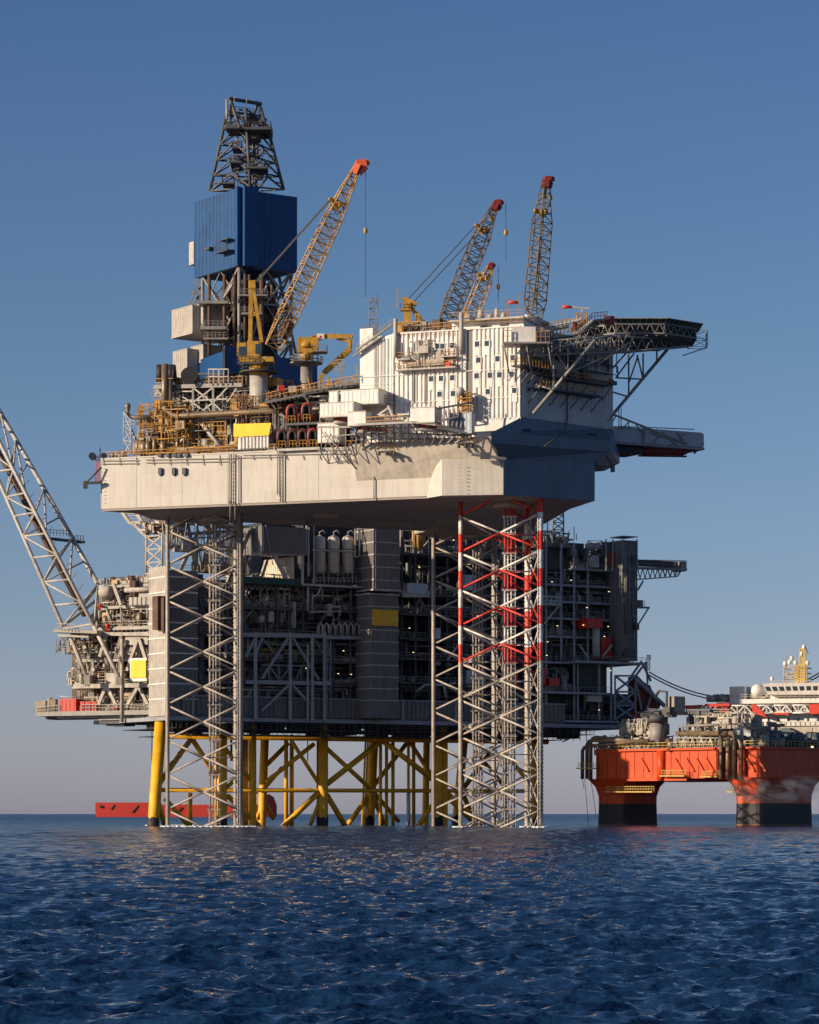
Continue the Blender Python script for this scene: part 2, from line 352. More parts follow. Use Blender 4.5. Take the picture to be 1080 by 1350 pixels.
# blue-grey bow skin
N3 = (N_[0]-0.02, N_[1]); mb = MB()
def ring(z, pts): return [(x, y-600, z) for x, y in pts]
bow = [(18.6, 586.0), (37.0, 597.0), (32.9, 613), (20.6, 606)]
mb2 = MB()
a0 = (18.62, 585.97); a1 = (37.03, 596.97); a2 = (36.2, 609)
mb2.add([(a0[0], a0[1]-600-0.02, HB-0.46), (a1[0]+.02, a1[1]-600-0.02, HB-0.46), (a1[0]+.02, a1[1]-600-0.02, 73.4), (a0[0], a0[1]-600-0.02, 72.3)], [(0, 1, 2, 3)])
build(mb2, 'bow_plating', mat('blue_grey_bow_paint', (0, 0, 0)), rig, 'blue-grey bow plating')
# flared upper bow
mb = MB()
r0 = [(18.55, 585.9, 72.3), (37.1, 596.9, 73.2), (40.0, 613, 73.2), (24, 616, 72.3)]
r1 = [(15.9, 581.0, 75.0), (40.4, 598.5, 75.4), (43.5, 618, 75.4), (24, 616.1, 75.0)]
r2 = [(15.9, 581.0, 77.0), (40.4, 598.5, 77.6), (43.5, 618, 77.6), (24, 616.2, 77.0)]
r3 = [(22.0, 588.0, 80.9), (41.4, 608, 81.3), (43.0, 621, 81.3), (24, 616.3, 80.9)]
mb.loft([[(x, z-600, h) for x, z, h in r] for r in (r0, r1, r2, r3)])
build(mb, 'bow_flare', teal, rig)
mb = MB(); lp = MB()
for px, py in ((667, 568), (690, 569), (697, 569), (777, 575), (784, 575), (801, 579)):
    q = P(px, py, 586+(px-665)*0.12); lp.box(q.x-0.42, q.x+0.42, q.y-1.2, q.y+0.8, q.z-0.35, q.z+0.4)
build(lp, 'fairlead', black, rig)
# port side flare plating under the lifeboat deck, its sponson and the deck edge strip
tA = HF.t(470); tB = HF.t(563); tC = HF.L
mb = MB()
lo = [HF.pt(tA, 69.4, -0.02), HF.pt(tC-0.3, 69.4, -0.02), HF.pt(tC-0.3, 69.4, 3), HF.pt(tA, 69.4, 3)]
hi = [HF.pt(tA, 76.5, -3.0), HF.pt(tC-1.0, 76.5, -3.9), HF.pt(tC-0.6, 76.5, 3), HF.pt(tA, 76.5, 3)]
mb.loft([lo, hi])
build(mb, 'flared_side', mat('stained_cream_paint', (0.55, 0.50, 0.425), 0.6, dirt=0.2, streak=0.25, rustamt=0.5, scale=0.3), rig, 'stained flared side plating under the boat deck')
mb = MB()
s0 = HF.t(563); s1 = HF.t(590)
mb.loft([[HF.pt(s0, HB-0.4, -0.01), HF.pt(s1, HB-0.4, -3.2), HF.pt(tC+0.0, HB-0.4, -0.6), HF.pt(tC, HB-0.4, 1)],
         [HF.pt(s0+1.2, 71.0, -0.01), HF.pt(s1, 72.6, -3.2), HF.pt(tC, 72.4, -0.6), HF.pt(tC, 72.4, 1)]])
build(mb, 'side_sponson', cream, rig)
# rust streak strip, seams, fender strakes, ladders and pipes on the long side
mb = MB()
q0 = HF.P(548, 578, -3.1); 
mb.loft([[HF.pt(tB-3.2, 76.3, -3.18), HF.pt(tB-1.6, 76.3, -3.2), HF.pt(tB-1.6, 76.3, -3.0), HF.pt(tB-3.2, 76.3, -3.0)],
         [HF.pt(tB-0.4, 71.3, -1.02), HF.pt(tB+0.9, 71.3, -1.05), HF.pt(tB+0.9, 71.3, -0.7), HF.pt(tB-0.4, 71.3, -0.7)]])
build(mb, 'rust_stain', mat('rust_streak', (0.24, 0.10, 0.03), 0.8, dirt=0.5, rustamt=0.8, scale=1.5), rig)
mb = MB()
for px in (133.6, 180, 240, 300, 420, 493):
    t = HF.t(px); mb.bar(HF.pt(t, HB+.1, -0.015), HF.pt(t, 75.5, -0.015), 0.035)
build(mb, 'plate_seam', mat('seam_grey', (0.40, 0.37, 0.32), 0.6), rig)
mb = MB()
for (xa, xb, y, w) in ((134, 183, 607.5, .16), (134, 183, 611.5, .16), (192, 309, 606, .16), (192, 309, 610, .16), (309, 372, 603.5, .14), (320, 470, 600, .16), (372, 466, 594.5, .12)):
    mb.bar(HF.P(xa, y, -0.25), HF.P(xb, y-1.4*(xb-xa)/100, -0.25), w)
for px in range(136, 470, 22): mb.bar(HF.P(px, 600, -0.02), HF.P(px, 613 if px < 310 else 606, -0.3), 0.14)
build(mb, 'side_pipe', grey, rig)
mb = MB()
for px, y0, y1 in ((302, 598, 665), (308, 598, 665), (315, 600, 662), (366, 590, 652), (370, 590, 661), (373.5, 592, 661), (493, 628, 658)):
    t = HF.t(px, -0.35); mb.bar(HF.pt(t, HF.z(y1, t, -0.35), -0.35), HF.pt(t, HF.z(y0, t, -.35), -0.35), 0.24, n=6)
for k in range(12):
    z = HB+0.8*k+.4; mb.bar(HF.pt(HF.t(366), z, -.35), HF.pt(HF.t(370), z, -.35), .08); mb.bar(HF.pt(HF.t(302), z, -.35), HF.pt(HF.t(308), z, -.35), .08)
for px in (303.5, 310): mb.bar(HF.P(px, 660, -0.6), V(HF.P(px, 660, -0.6))-V((0, 0, 4)), 0.2, n=6)
build(mb, 'vertical_pipe', grey, rig)
mb = MB()
for px in (212, 230, 244): 
    q = HF.P(px, 621, 0); t = HF.t(px); HF.block(mb, t-0.35, t+0.35, q.z-0.7, q.z+0.6, -0.55, 0.1)
    HF.block(mb, t-0.2, t+0.2, q.z-1.0, q.z-.7, -0.35, 0.1)
for px in (212, 222, 231, 237, 247):
    t = HF.t(px); q = HF.P(px, 598, 0); HF.block(mb, t-0.4, t+0.4, q.z-.7, q.z, -0.6, 0.1)
build(mb, 'side_bracket', dgrey, rig)
mb = MB()
for py in range(608, 664, 5): mb.bar(HF.P(137, py, -0.1), HF.P(140, py, -0.1), .07)
for py in range(612, 655, 5): mb.bar(HF.P(605, py, -3.4), HF.P(608, py, -3.4), .09)
build(mb, 'rung_ladder', grey, rig)
# anchor rack outriggers: left corner and bow corners
def outrigger(px0, py0, px1, py1, pxb, pyb, Z0, Z1, nm='outrigger'):
    m = MB(); a = P(px0, py0, Z0); b = P(px1, py1, Z1); c = P(pxb, pyb, Z0)
    m.bar(a, b, 0.75, 0.5); m.bar(c, b, 0.4, n=6); m.box(b.x-0.45, b.x+.4, b.y-.4, b.y+.4, b.z-1.1, b.z+.4)
    build(m, nm, dgrey, rig)
outrigger(134, 636, 113, 637, 134, 616, 616, 616)
outrigger(786, 615, 808, 615, 797, 597, 599, 600)
m = MB(); a = HF.P(640, 601, -4.0); m.bar(HF.P(622, 599, -4.6), HF.P(668, 605, -3.6), 0.7, .5); m.bar(HF.P(640, 575, -4.2), HF.P(634, 600, -4.5), .35); m.bar(HF.P(651, 575, -4.2), HF.P(646, 600, -4.5), .35)
m.box(a.x-1, a.x+1, a.y-.8, a.y+.4, a.z-.6, a.z+.6); build(m, 'outrigger', dgrey, rig)
# red ladder tower on the left corner
m = MB(); A = [P(x, 636, Z) for x, Z in ((126, 617), (132, 617), (132, 618), (126, 618))]; B = [P(x, 601, Z) for x, Z in ((126, 617), (132, 617), (132, 618), (126, 618))]
lattice(m, A, B, 12, 0.14, 0.07, 'k'); build(m, 'access_ladder', orr, rig)
m = MB(); a = P(122, 604, 617); m.bar(a+V((0, -.5, .4)), a+V((0, .8, .4)), 1.5, n=12); m.bar(a+V((2.4, -.5, .5)), a+V((2.4, .6, .5)), 1.2, n=12); m.bar(a+V((1.6, 0, 0)), a+V((1.6, 0, 2.2)), .2); build(m, 'winch', black, rig)
# main deck railing along the lit side
m = MB()
for (xa, xb) in ((136, 306), (356, 372), (430, 470)):
    m.rail([HF.P(xa, 604-0.045*(xa-136), 0.1), HF.P(xb, 604-0.045*(xb-136), 0.1)], h=1.25, gap=1.3, w=0.11)
build(m, 'railing', rail_y, rig)
m = MB(); HF.block(m, 0, HF.t(470), 76.004, 76.3, -0.12, 8); build(m, 'deck_edge', cream, rig)
# hull text-free support frames below deck cabins (hanging braces)
m = MB()
for px in (430, 443, 456): 
    a = HF.P(px-12, 590, -1.5); b = HF.P(px+3, 611, -0.1); m.bar(a, b, .22, n=6); m.bar(HF.P(px+8, 596, -3), b, .18, n=6)
m.bar(HF.P(428, 570, -3), HF.P(470, 618, -1), .35, n=6); m.bar(HF.P(424, 568, -3), HF.P(452, 612, -2), .2, n=6)
for px in (424, 440, 456, 470): m.bar(HF.P(px, 562, -6), HF.P(px, 600, -5), .22, n=6); m.bar(HF.P(px, 600, -5), HF.P(px+12, 572, -1), .2, n=6)
m.bar(HF.P(418, 563, -6), HF.P(545, 563, -7), .35); m.bar(HF.P(424, 576, -6), HF.P(476, 572, -6), .2)
build(m, 'deck_support_frame', grey, rig)

# ------------------------------------------------------------------ jack-up legs
def band_mat():
    m = bpy.data.materials.new('banded_leg_paint'); m.use_nodes = True; t = m.node_tree; b = t.nodes['Principled BSDF']; L = t.links.new
    co = t.nodes.new('ShaderNodeTexCoord'); sp = t.nodes.new('ShaderNodeSeparateXYZ'); L(co.outputs['Object'], sp.inputs[0])
    def M(op, a, bb):
        n = t.nodes.new('ShaderNodeMath'); n.operation = op
        for i, q in enumerate((a, bb)):
            if isinstance(q, (int, float)): n.inputs[i].default_value = q
            else: L(q, n.inputs[i])
        return n.outputs[0]
    z = sp.outputs['Z']; f = M('FRACT', M('DIVIDE', M('SUBTRACT', z, 0.0), 7.36), 0)
    isred = M('GREATER_THAN', f, 0.5)      # nodes are at whole bays: red between crossing and node below
    above = M('GREATER_THAN', z, 33.1)
    def mixc(fac, A, B):
        x = t.nodes.new('ShaderNodeMix'); x.data_type = 'RGBA'; L(fac, x.inputs['Factor'])
        for k, q in (('A', A), ('B', B)):
            if isinstance(q, tuple): x.inputs[k].default_value = (*q, 1)
            else: L(q, x.inputs[k])
        return x.outputs['Result']
    c = mixc(isred, (0.72, 0.70, 0.66), (0.66, 0.05, 0.03)); c = mixc(above, (0.47, 0.42, 0.36), c)
    n = t.nodes.new('ShaderNodeTexNoise'); n.inputs['Scale'].default_value = 0.8; n.inputs['Detail'].default_value = 6
    L(co.outputs['Object'], n.inputs['Vector']); r = t.nodes.new('ShaderNodeValToRGB'); r.color_ramp.elements[0].color = (0.6, 0.56, 0.5, 1); r.color_ramp.elements[1].color = (1.05, 1.05, 1.05, 1)
    r.color_ramp.elements[0].position = .35; r.color_ramp.elements[1].position = .6; L(n.outputs['Fac'], r.inputs[0])
    x = t.nodes.new('ShaderNodeMix'); x.data_type = 'RGBA'; x.blend_type = 'MULTIPLY'; x.inputs['Factor'].default_value = 1; L(c, x.inputs['A']); L(r.outputs[0], x.inputs['B'])
    L(x.outputs['Result'], b.inputs['Base Color']); b.inputs['Roughness'].default_value = 0.5
    return m
bandm = band_mat(); BAY = 7.36
LA, LB, LC = V((-9.87, -1.03, 0)), V((5.84, -8.03, 0)), V((4.04, 9.08, 0))
def make_leg(m):
    root = thing('jackup_leg', 'x', 'rig leg')
    top = 70.5; cs = (LA, LB, LC)
    for c in cs:
        b = MB(); b.cyl((c.x, c.y), 0.42, -12, top, 10)
        ang = math.atan2(c.y, c.x)+math.pi/2; u = V((math.cos(ang), math.sin(ang), 0)); p = V((-u.y, u.x, 0))
        for s in (-1, 1):
            a = c+u*s*0.45; b.hexa([a+u*0.14*sx+p*0.1*sy+V((0, 0, z)) for z in (-12, top) for sx, sy in ((-1, -1), (1, -1), (1, 1), (-1, 1))])
            z = 0.2
            while z < top:
                q = a+u*s*0.14; b.hexa([q+u*0.13*sx+p*0.09*sy+V((0, 0, z+dz)) for dz in (0, 0.42) for sx, sy in ((-1, -1), (1, -1), (1, 1), (-1, 1))]); z += 0.78
        build(b, 'chord', m, root)
    nb = int(top/BAY)+1
    for i in range(3):
        A, B = cs[i], cs[(i+1) % 3]; u = (B-A).normalized(); b = MB(); h = b
        for k in range(-1, nb):
            z0 = k*BAY+BAY/2+0.35; z1 = (k+1)*BAY+BAY/2-0.35; zm = (k+1)*BAY
            a0, a1 = A+u*0.5, B-u*0.5; mid = (A+B)/2+V((0, 0, zm))
            for p in (a0+V((0, 0, z0)), a1+V((0, 0, z0)), a0+V((0, 0, z1)), a1+V((0, 0, z1))):
                if p.z < top+3: b.bar(p, mid, 0.42, n=8)
            if zm < top:
                m2 = (B+cs[(i+2) % 3])/2+V((0, 0, zm)); h.bar(mid, m2, 0.2, n=6)
        build(b, 'cross_bracing', m, root)
    c = MB(); lad = MB()
    for j, (dx, dy, r) in enumerate(((-0.95, -0.5, .17), (-0.3, 0.3, .15), (0.35, -0.6, .17), (1.0, 0.4, .15))): c.cyl((dx, dy), r, -8, top, 10)
    for k in range(0, 92): c.bar((-1.1, -0.95, 0.78*k), (1.1, -0.95, 0.78*k), .06)
    c.bar((-1.15, -0.95, -3), (-1.15, -.95, top), .1); c.bar((1.15, -0.95, -3), (1.15, -.95, top), .1)
    for k in range(0, 18):
        z = k*BAY/2; c.bar((-1.5, -0.8, z), (1.5, -.8, z), .22); c.bar((-1.5, .7, z), (1.5, .7, z), .18)
    build(c, 'caisson_cluster', m, root)
    return root
leg = make_leg(bandm); leg.location = (20.1, 0, 0)
leg['label'] = 'lattice jack-up leg banded red and white on its upper half'; leg['group'] = 'lattice legs of the jack-up rig'
leg2 = copy_tree(leg); leg2.location = (-41.1, 30, 0); leg2['label'] = 'plain grey lattice jack-up leg at the left, in front of the grey stair tower'
leg3 = copy_tree(leg); leg3.location = (15.2, 67.3, 0); leg3['label'] = 'plain grey lattice jack-up leg behind the red and white banded leg'
for l_ in (leg2, leg3):
    for ch in l_.children:
        ch.material_slots[0].link = 'OBJECT'; ch.material_slots[0].material = legm
# foam where legs and swell meet
def foam_ring(x, y, rx, ry, seed):
    rg = random.Random(seed); b = MB()
    for _ in range(420):
        a = rg.random()*6.283; k = 0.55+0.6*rg.random(); s = 0.08+0.36*rg.random()**2
        b.sphere((x+math.cos(a)*rx*k, y+math.sin(a)*ry*k, 0.1+0.08*rg.random()), s, 6, 0.45)
    return b
b = MB()
for (x, y, rx, ry, sd_) in ((-38, 26, 6, 3, 1), (-41, 22, 8, 1.6, 2), (-38, 28, 2.5, 2, 5), (-51, 29, 1.2, 1.2, 6), (-35.3, 22, 1.3, 1.3, 7), (10.2, -1, 1.2, 1.2, 8), (26, -8, 1.3, 1.3, 9), (24, 9, 1.2, 1.2, 10), (-55, 88, 5, 2, 3), (20, 64, 3, 1.5, 4)):
    f_ = foam_ring(x, y, rx, ry, sd_); b.add(f_.v, f_.f, True)
build(b, 'sea_foam', foam, None, kind='stuff')
# ------------------------------------------------------------------ accommodation block on the bow
AZ0 = 80.95
AC1, AC2 = (22.0, 588.0), (41.4, 608.0)
AD = (AC1[0]-0.93*60, AC1[1]+0.36*60)
AF = Face(AD, AC1); AB = Face(AC1, AC2)
acc = thing('accommodation_block', 'white ribbed living quarters block with small square windows on rig deck', 'building', (10, 5, AZ0))
tl = AF.t(475); t1 = AF.t(519); t2 = AF.t(617); t3 = AF.t(622); te = AF.L
ztop = AF.z(432, AF.t(640)); zl = AF.z(455, tl)
o_ = (-AF.w.x, -AF.w.y); o2 = (-AB.w.x, -AB.w.y)
m = MB(); AF.block(m, tl, te-0.15, 76.3, ztop-0.3, 0.12, 15)
build(m, 'core_wall', white, acc)
m = MB()
for a, b, z0, z1 in ((t1+.3, t2-.2, 76.35, ztop), (t3+.2, te-.05, 80.5, ztop)):
    q0 = AF.pt(a, 0); q1 = AF.pt(b, 0); m.corr(q0, q1, z0, z1, o_, 0.95, 0.28)
q0 = AF.pt(tl+6, 0); q1 = AF.pt(t1-.3, 0); m.corr(q0, q1, 76.35, zl+1.5, o_, 1.6, 0.16)
build(m, 'profiled_wall', white, acc)
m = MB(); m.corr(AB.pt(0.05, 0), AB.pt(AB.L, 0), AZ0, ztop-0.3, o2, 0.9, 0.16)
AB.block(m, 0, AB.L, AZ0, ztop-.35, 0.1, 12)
build(m, 'bow_wall', mat('bow_wall_shade_grey', (0.52, 0.53, 0.53), 0.55, dirt=0.15, streak=0.2), acc)  # white wall greyed in its colour for the unlit side
m = MB(); AF.block(m, t3+.2, te, 78.4, 80.9, -0.28, 0.1); AF.block(m, tl, t1, zl-8.2, zl-8.0, -.22, .1); AF.block(m, tl+.2, te, 84.9, 85.05, -.32, .1); AF.block(m, tl+.2, te, 90.5, 90.65, -.32, .1); AF.block(m, t1, te, ztop-.25, ztop, -.4, .1)
build(m, 'wall_band', white, acc)
m = MB(); AF.block(m, t2-.2, t3+.2, 79, ztop+.1, 0.02, 0.2); AF.block(m, t1-.35, t1+.3, 77, ztop-1, -.06, .2)
build(m, 'recess_panel', clad, acc)
m = MB()
for px in (521.5, 608.5):
    t = AF.t(px, -.7); q = AF.pt(t, 0, -.7); z0, z1 = (AF.z(472, t), AF.z(421, t)) if px < 560 else (AF.z(466, t), AF.z(413, t)); m.cyl((q.x, q.y), .42, z0, z1, 12)
for px in (546, 560): t = AF.t(px, -.4); m.bar(AF.pt(t, AF.z(532, t), -.4), AF.pt(t, AF.z(452, t), -.4), .22, n=6)
for px in (494, 497, 502, 506, 511): t = AF.t(px, -.3); m.bar(AF.pt(t, AF.z(515, t), -.3), AF.pt(t, AF.z(446, t), -.3), .12, n=4)
build(m, 'riser_pipe', lgrey, acc)
# windows
wins = [(636, 275), (661, 275), (708, 271), (607, 430), (654, 428), (707, 425), (647, 503), (711, 500), (825, 265), (871, 262), (831, 341), (922, 335), (994, 330), (823, 416), (886, 413), (931, 411), (989, 408), (876, 491), (1002, 485)]
for (zx, zy) in wins:
    px, py = 400+zx/3.6, 380+zy/3.6; t = AF.t(px, -.3); z = AF.z(py, t, -.3)
    f_ = MB(); AF.block(f_, t-.62, t+.62, z-.68, z-.52, -.36, .1); AF.block(f_, t-.62, t+.62, z+.52, z+.68, -.36, .1); AF.block(f_, t-.62, t-.48, z-.519, z+.519, -.36, .1); AF.block(f_, t+.48, t+.62, z-.519, z+.519, -.36, .1); AF.block(f_, t-.5, t+.5, z-2.3, z-.72, -.34, .1)
    fo = build(f_, 'window', white, acc)
    g = MB(); AF.block(g, t-.475, t+.475, z-.515, z+.515, -.30, .05); build(g, 'pane', glass, fo)
for px, py in ((697, 515), (708, 516), (727, 500)):
    t = AB.t(px, -.2); z = AB.z(py, t); f_ = MB(); AB.block(f_, t-.6, t+.6, z-.68, z+.68, -.2, .05); fo = build(f_, 'window', lgrey, acc)
    g = MB(); AB.block(g, t-.46, t+.46, z-.52, z+.52, -.24, -.201); build(g, 'pane', glass, fo)
# left sloped block: stepped top with stairs
m = MB()
q = [AF.pt(tl, 76.3, -.1), AF.pt(t1, 76.3, -.1), AF.pt(t1, 76.3, 10), AF.pt(tl, 76.3, 10), AF.pt(tl, zl+.2, -.1), AF.pt(t1, AF.z(440, t1), -.1), AF.pt(t1, AF.z(440, t1), 10), AF.pt(tl, zl+.2, 10)]
m.hexa(q); build(m, 'lower_wing', white, acc)
m = MB(); AF.bx(m, 474.5, 491.5, 433, 456, 1.0, 4); build(m, 'stair_house', white, acc)
m = MB()
for py0, xa, xb, py1 in ((462, 470, 517, 428), (470, 466, 500, 446)):
    m.bar(AF.P(xa, py0, -.8), AF.P(xb, py1, -.8), .5, .25); m.rail([AF.P(xa, py0, -.9), AF.P(xb, py1, -.9)], 1.1, 1.5, .08)
build(m, 'external_stair', grey, acc)
# balconies and roof railings
m = MB(); d_ = MB()
for xa, xb, py in ((526, 605, 489), (528, 545, 475), (586, 606, 471), (505, 520, 532)):
    ta, tb = AF.t(xa), AF.t(xb); z = AF.z(py, ta); AF.block(d_, ta, tb, z-.25, z, -2.0, -.25); m.rail([AF.pt(ta, z, -.4), AF.pt(ta, z, -1.9), AF.pt(tb, z, -1.9), AF.pt(tb, z, -.4)], 1.25, 1.2, .1)
zr = AF.z(447, AF.t(530))
for xa, xb, py in ((520, 600, 446), (600, 640, 431), (640, 690, 429)):
    m.rail([AF.P(xa, py, -.3), AF.P(xb, py-(xb-xa)*.03, -.3)], 1.2, 1.3, .08)
build(m, 'balcony_railing', rail_y, acc); build(d_, 'balcony_floor', lgrey, acc)
m, e = clutter(AF, AF.t(528), AF.t(604), 92, 97.5, -1.3, -.35, 26, 5, 'hvbb', .06, .18)
build(m, 'wall_piping', grey, acc); build(e, 'wall_cabinet', offwh, acc)
m = MB(); AF.bx(m, 587, 594, 477, 484, -1.7, -1.2); build(m, 'red_cabinet', red, acc)
# upper storey and rooftop
U0 = AF.t(596, 3); m = MB()
AF.block(m, U0, te-.5, ztop-.2, AF.z(421, AF.t(640, 3), 3), 3, 13); build(m, 'upper_storey', white, acc)
m = MB(); AF.bx(m, 633, 647, 429, 436, 2.85, 3.2); AF.bx(m, 659, 670, 427, 438, 2.85, 3.2); build(m, 'louvre', dgrey, acc)
m = MB(); AF.bx(m, 592, 690, 419.5, 421.5, 1.0, 12); build(m, 'roof_slab', lgrey, acc)
m = MB(); m.rail([AF.P(592, 420, 1.1), AF.P(690, 416, 1.1)], 1.2, 1.3, .08)
for px, h in ((640, 5), (612, 3), (668, 4), (684, 5), (700, 4)): q = AF.P(px, 420, 4); m.bar(q, q+V((0, 0, h)), .12)
build(m, 'roof_railing', rail_y, acc)
m = MB()
for px, w, h in ((634, .7, 2.0), (655, .5, 2.4), (646, .8, 1.0), (664, .6, 1.3), (618, .8, 1.0), (608, .5, 1.4)):
    q = AF.P(px, 420, 5); m.cyl((q.x, q.y), w, q.z, q.z+h*.8, 10, w*.8)
    m.sphere((q.x, q.y, q.z+h*.8), w*.7, 8, .5)
build(m, 'roof_vent', lgrey, acc)
# exhaust pipes running to the right behind the roof
m = MB()
for i in range(4): m.tube([P(693, 417+i*2.5, 600+i), P(708, 422+i*2, 602+i), P(722, 427+i*2, 604+i)], .5, 8)
build(m, 'exhaust_pipe', lgrey, acc)
# corner cabin with yellow stair at the top right corner of the lit wall
m = MB(); cb = Face((14, 584.5), (25, 580)); q = P(664, 452, 583)
m.box(q.x+1.6, q.x+6.2, q.y-1, q.y+3, q.z, q.z+3.0)
build(m, 'corner_cabin', white, acc)
m = MB(); z = q.z; m.box(q.x-.2, q.x+9, q.y-1.6, q.y+4, z-.35, z-.02)
for a in (0, 4.4, 8.6): m.bar((q.x+a, q.y-1.2, z-.3), (q.x+a+1.2, q.y+3, z-5.5), .3, n=6); m.bar((q.x+a, q.y-1.2, z-.3), (q.x+a+.6, q.y+2, z-3), .25, n=6)
m.bar((q.x+2.3, q.y-1, z-.3), (q.x+2.3, q.y-1, z-7.5), .35, n=6)
build(m, 'corner_platform', grey, acc)
m = MB(); m.rail([(q.x-.1, q.y+2, z), (q.x-.1, q.y-1.5, z), (q.x+1.5, q.y-1.5, z)], 2.2, .8, .12); m.rail([(q.x+6.3, q.y-1.5, z), (q.x+9, q.y-1.5, z), (q.x+9, q.y+3, z)], 2.0, .7, .12); m.rail([(q.x+1.4, q.y-1.5, z-4.6), (q.x+3.2, q.y-1.5, z-4.6)], 1.4, .5, .12)
build(m, 'corner_railing', rail_y, acc)
# galleries on the shaded bow wall
m = MB(); d_ = MB(); sp = MB()
for xa, xb, py, dd in ((712, 794, 509, -2.5), (686, 735, 480, -2.5), (716, 806, 493, -2)):
    ta, tb = AB.t(xa, dd), AB.t(xb, dd); z = AB.z(py, ta, dd); AB.block(d_, ta, tb, z-.3, z, dd, -.1); m.rail([AB.pt(ta, z, dd), AB.pt(tb, z, dd)], 1.3, .9, .12)
    for k in range(7):
        t = ta+(tb-ta)*k/6; sp.bar(AB.pt(t, z-.3, dd), AB.pt(t-.8, z-3.2, -.1), .16)
build(m, 'gallery_railing', rail_y, acc); build(d_, 'gallery_floor', dgrey, acc); build(sp, 'gallery_bracket', dgrey, acc)
p_, e_ = clutter(AB, AB.t(690), AB.t(808), 90, 99, -1.6, -.3, 50, 11, 'hvbb', .08, .2)
build(p_, 'bow_piping', dgrey, acc); build(e_, 'bow_cabinet', dgrey, acc)
m = MB(); t = AB.t(746); m.bar(AB.pt(t, 98, -.4), AB.pt(t, 82, -.4), .22); m.tube([AB.pt(t, 82, -.4), AB.pt(t-2, 79, -1.5), AB.P(718, 588, -5.5)], .14, 6); build(m, 'drain_pipe', dgrey, acc)

# ------------------------------------------------------------------ helideck
heli = thing('helideck', 'dark octagonal helideck on grey struts jutting from the quarters roof', 'helideck', (44, 10, 99))
HC = V((46.6, 14, 0)); HR = 12.9; zD = CH+(HZ-421)/F*602
oct_ = [(HC.x+HR*math.cos(R(22.5+45*k)), HC.y+HR*0.9*math.sin(R(22.5+45*k))) for k in range(8)]
m = MB(); m.prism(oct_, zD-.35, zD); build(m, 'landing_deck', mat('green_deck_paint', (0.05, 0.09, 0.075), .7), heli)
m = MB(); nn = MB()
for k in range(8):
    a = V((*oct_[k], 0)); b = V((*oct_[(k+1) % 8], 0)); ca = (a-HC)*1.11+HC; cb_ = (b-HC)*1.11+HC
    nn.add([(a.x, a.y, zD-.1), (b.x, b.y, zD-.1), (cb_.x, cb_.y, zD+.25), (ca.x, ca.y, zD+.25)], [(0, 1, 2, 3)])
    m.bar((ca.x, ca.y, zD+.25), (cb_.x, cb_.y, zD+.25), .16)
    for j in range(8):
        p = a.lerp(b, j/8); q = ca.lerp(cb_, j/8); m.bar((p.x, p.y, zD-.6), (q.x, q.y, zD+.25), .13)
build(m, 'net_frame', grey, heli); build(nn, 'safety_net', mat('net_mesh', (0.06, 0.10, 0.09), .8), heli)
m = MB()
for k in range(8):
    a = V((*oct_[k], 0)); b = V((*oct_[(k+1) % 8], 0))
    for zz in (zD-.7, zD-2.6): m.bar((a.x, a.y, zz), (b.x, b.y, zz), .35)
    c = (a-HC)*.97+HC; m.bar((a.x, a.y, zD-.4), (c.x, c.y, zD-2.6), .3)
    for j in range(5):
        p = a.lerp(b, j/5); p2 = a.lerp(b, (j+.5)/5); p3 = a.lerp(b, (j+1)/5); m.bar((p.x, p.y, zD-2.6), (p2.x, p2.y, zD-.6), .18); m.bar((p2.x, p2.y, zD-.6), (p3.x, p3.y, zD-2.6), .18)
for i in range(-6, 7):
    x = HC.x+i*1.9; h = math.sqrt(max(0, HR*HR*.88-(i*1.9)**2)); 
    for zz in (zD-.7, zD-2.6): m.bar((x, HC.y-h*.9, zz), (x, HC.y+h*.9, zz), .28)
    y = HC.y+i*1.7; m.bar((HC.x-h, y, zD-.9), (HC.x+h, y, zD-.9), .3); m.bar((HC.x-h, y, zD-2.7), (HC.x+h, y, zD-2.7), .28)
    n_ = int(h); 
    for j in range(n_): m.bar((HC.x-h+2*j, y, zD-2.6), (HC.x-h+2*j+1, y, zD-.8), .14); m.bar((HC.x-h+2*j+1, y, zD-.8), (HC.x-h+2*j+2, y, zD-2.6), .14)
build(m, 'deck_truss', mat('helideck_truss_steel', (0.17, 0.17, 0.165), .55, dirt=.35), heli)
# struts
def heli_strut(x0, y0, z0, x1, y1, z1, w, lb=None):
    m = MB(); m.bar(P(x0, y0, z0), P(x1, y1, z1), w, n=8); build(m, 'main_strut', grey, heli, lb)
heli_strut(703, 545, 589, 785, 448, 584, .72); heli_strut(800, 556, 607, 884, 456, 618, .7)
mat('strut_lit', (.4, .37, .33))
m = MB()
def hb(*a, w=.35):
    for p, q in zip(a, a[1:]): m.bar(P(*p), P(*q), w, n=6)
hb((749, 490, 586), (749, 447, 586)); hb((730, 460, 588), (749, 489, 586)); hb((730, 460, 588), (730, 512, 587)); hb((707, 507, 589), (729, 514, 587), w=.4)
hb((756, 489, 587), (835, 455, 604), w=.4); hb((728, 460, 586), (785, 447, 585), (806, 443, 592), w=.5); hb((790, 480, 590), (835, 448, 600)); hb((700, 463, 586), (735, 458, 586)); hb((806, 443, 592), (880, 447, 612), w=.4); hb((768, 452, 586), (835, 462, 610)); hb((740, 452, 586), (800, 468, 604)); hb((785, 447, 586), (770, 466, 600)); hb((800, 462, 604), (870, 462, 618), w=.4); hb((835, 462, 610), (905, 456, 622)); hb((800, 494, 612), (835, 455, 618), w=.35); hb((793, 475, 606), (800, 494, 608)); hb((768, 447, 600), (768, 470, 602))
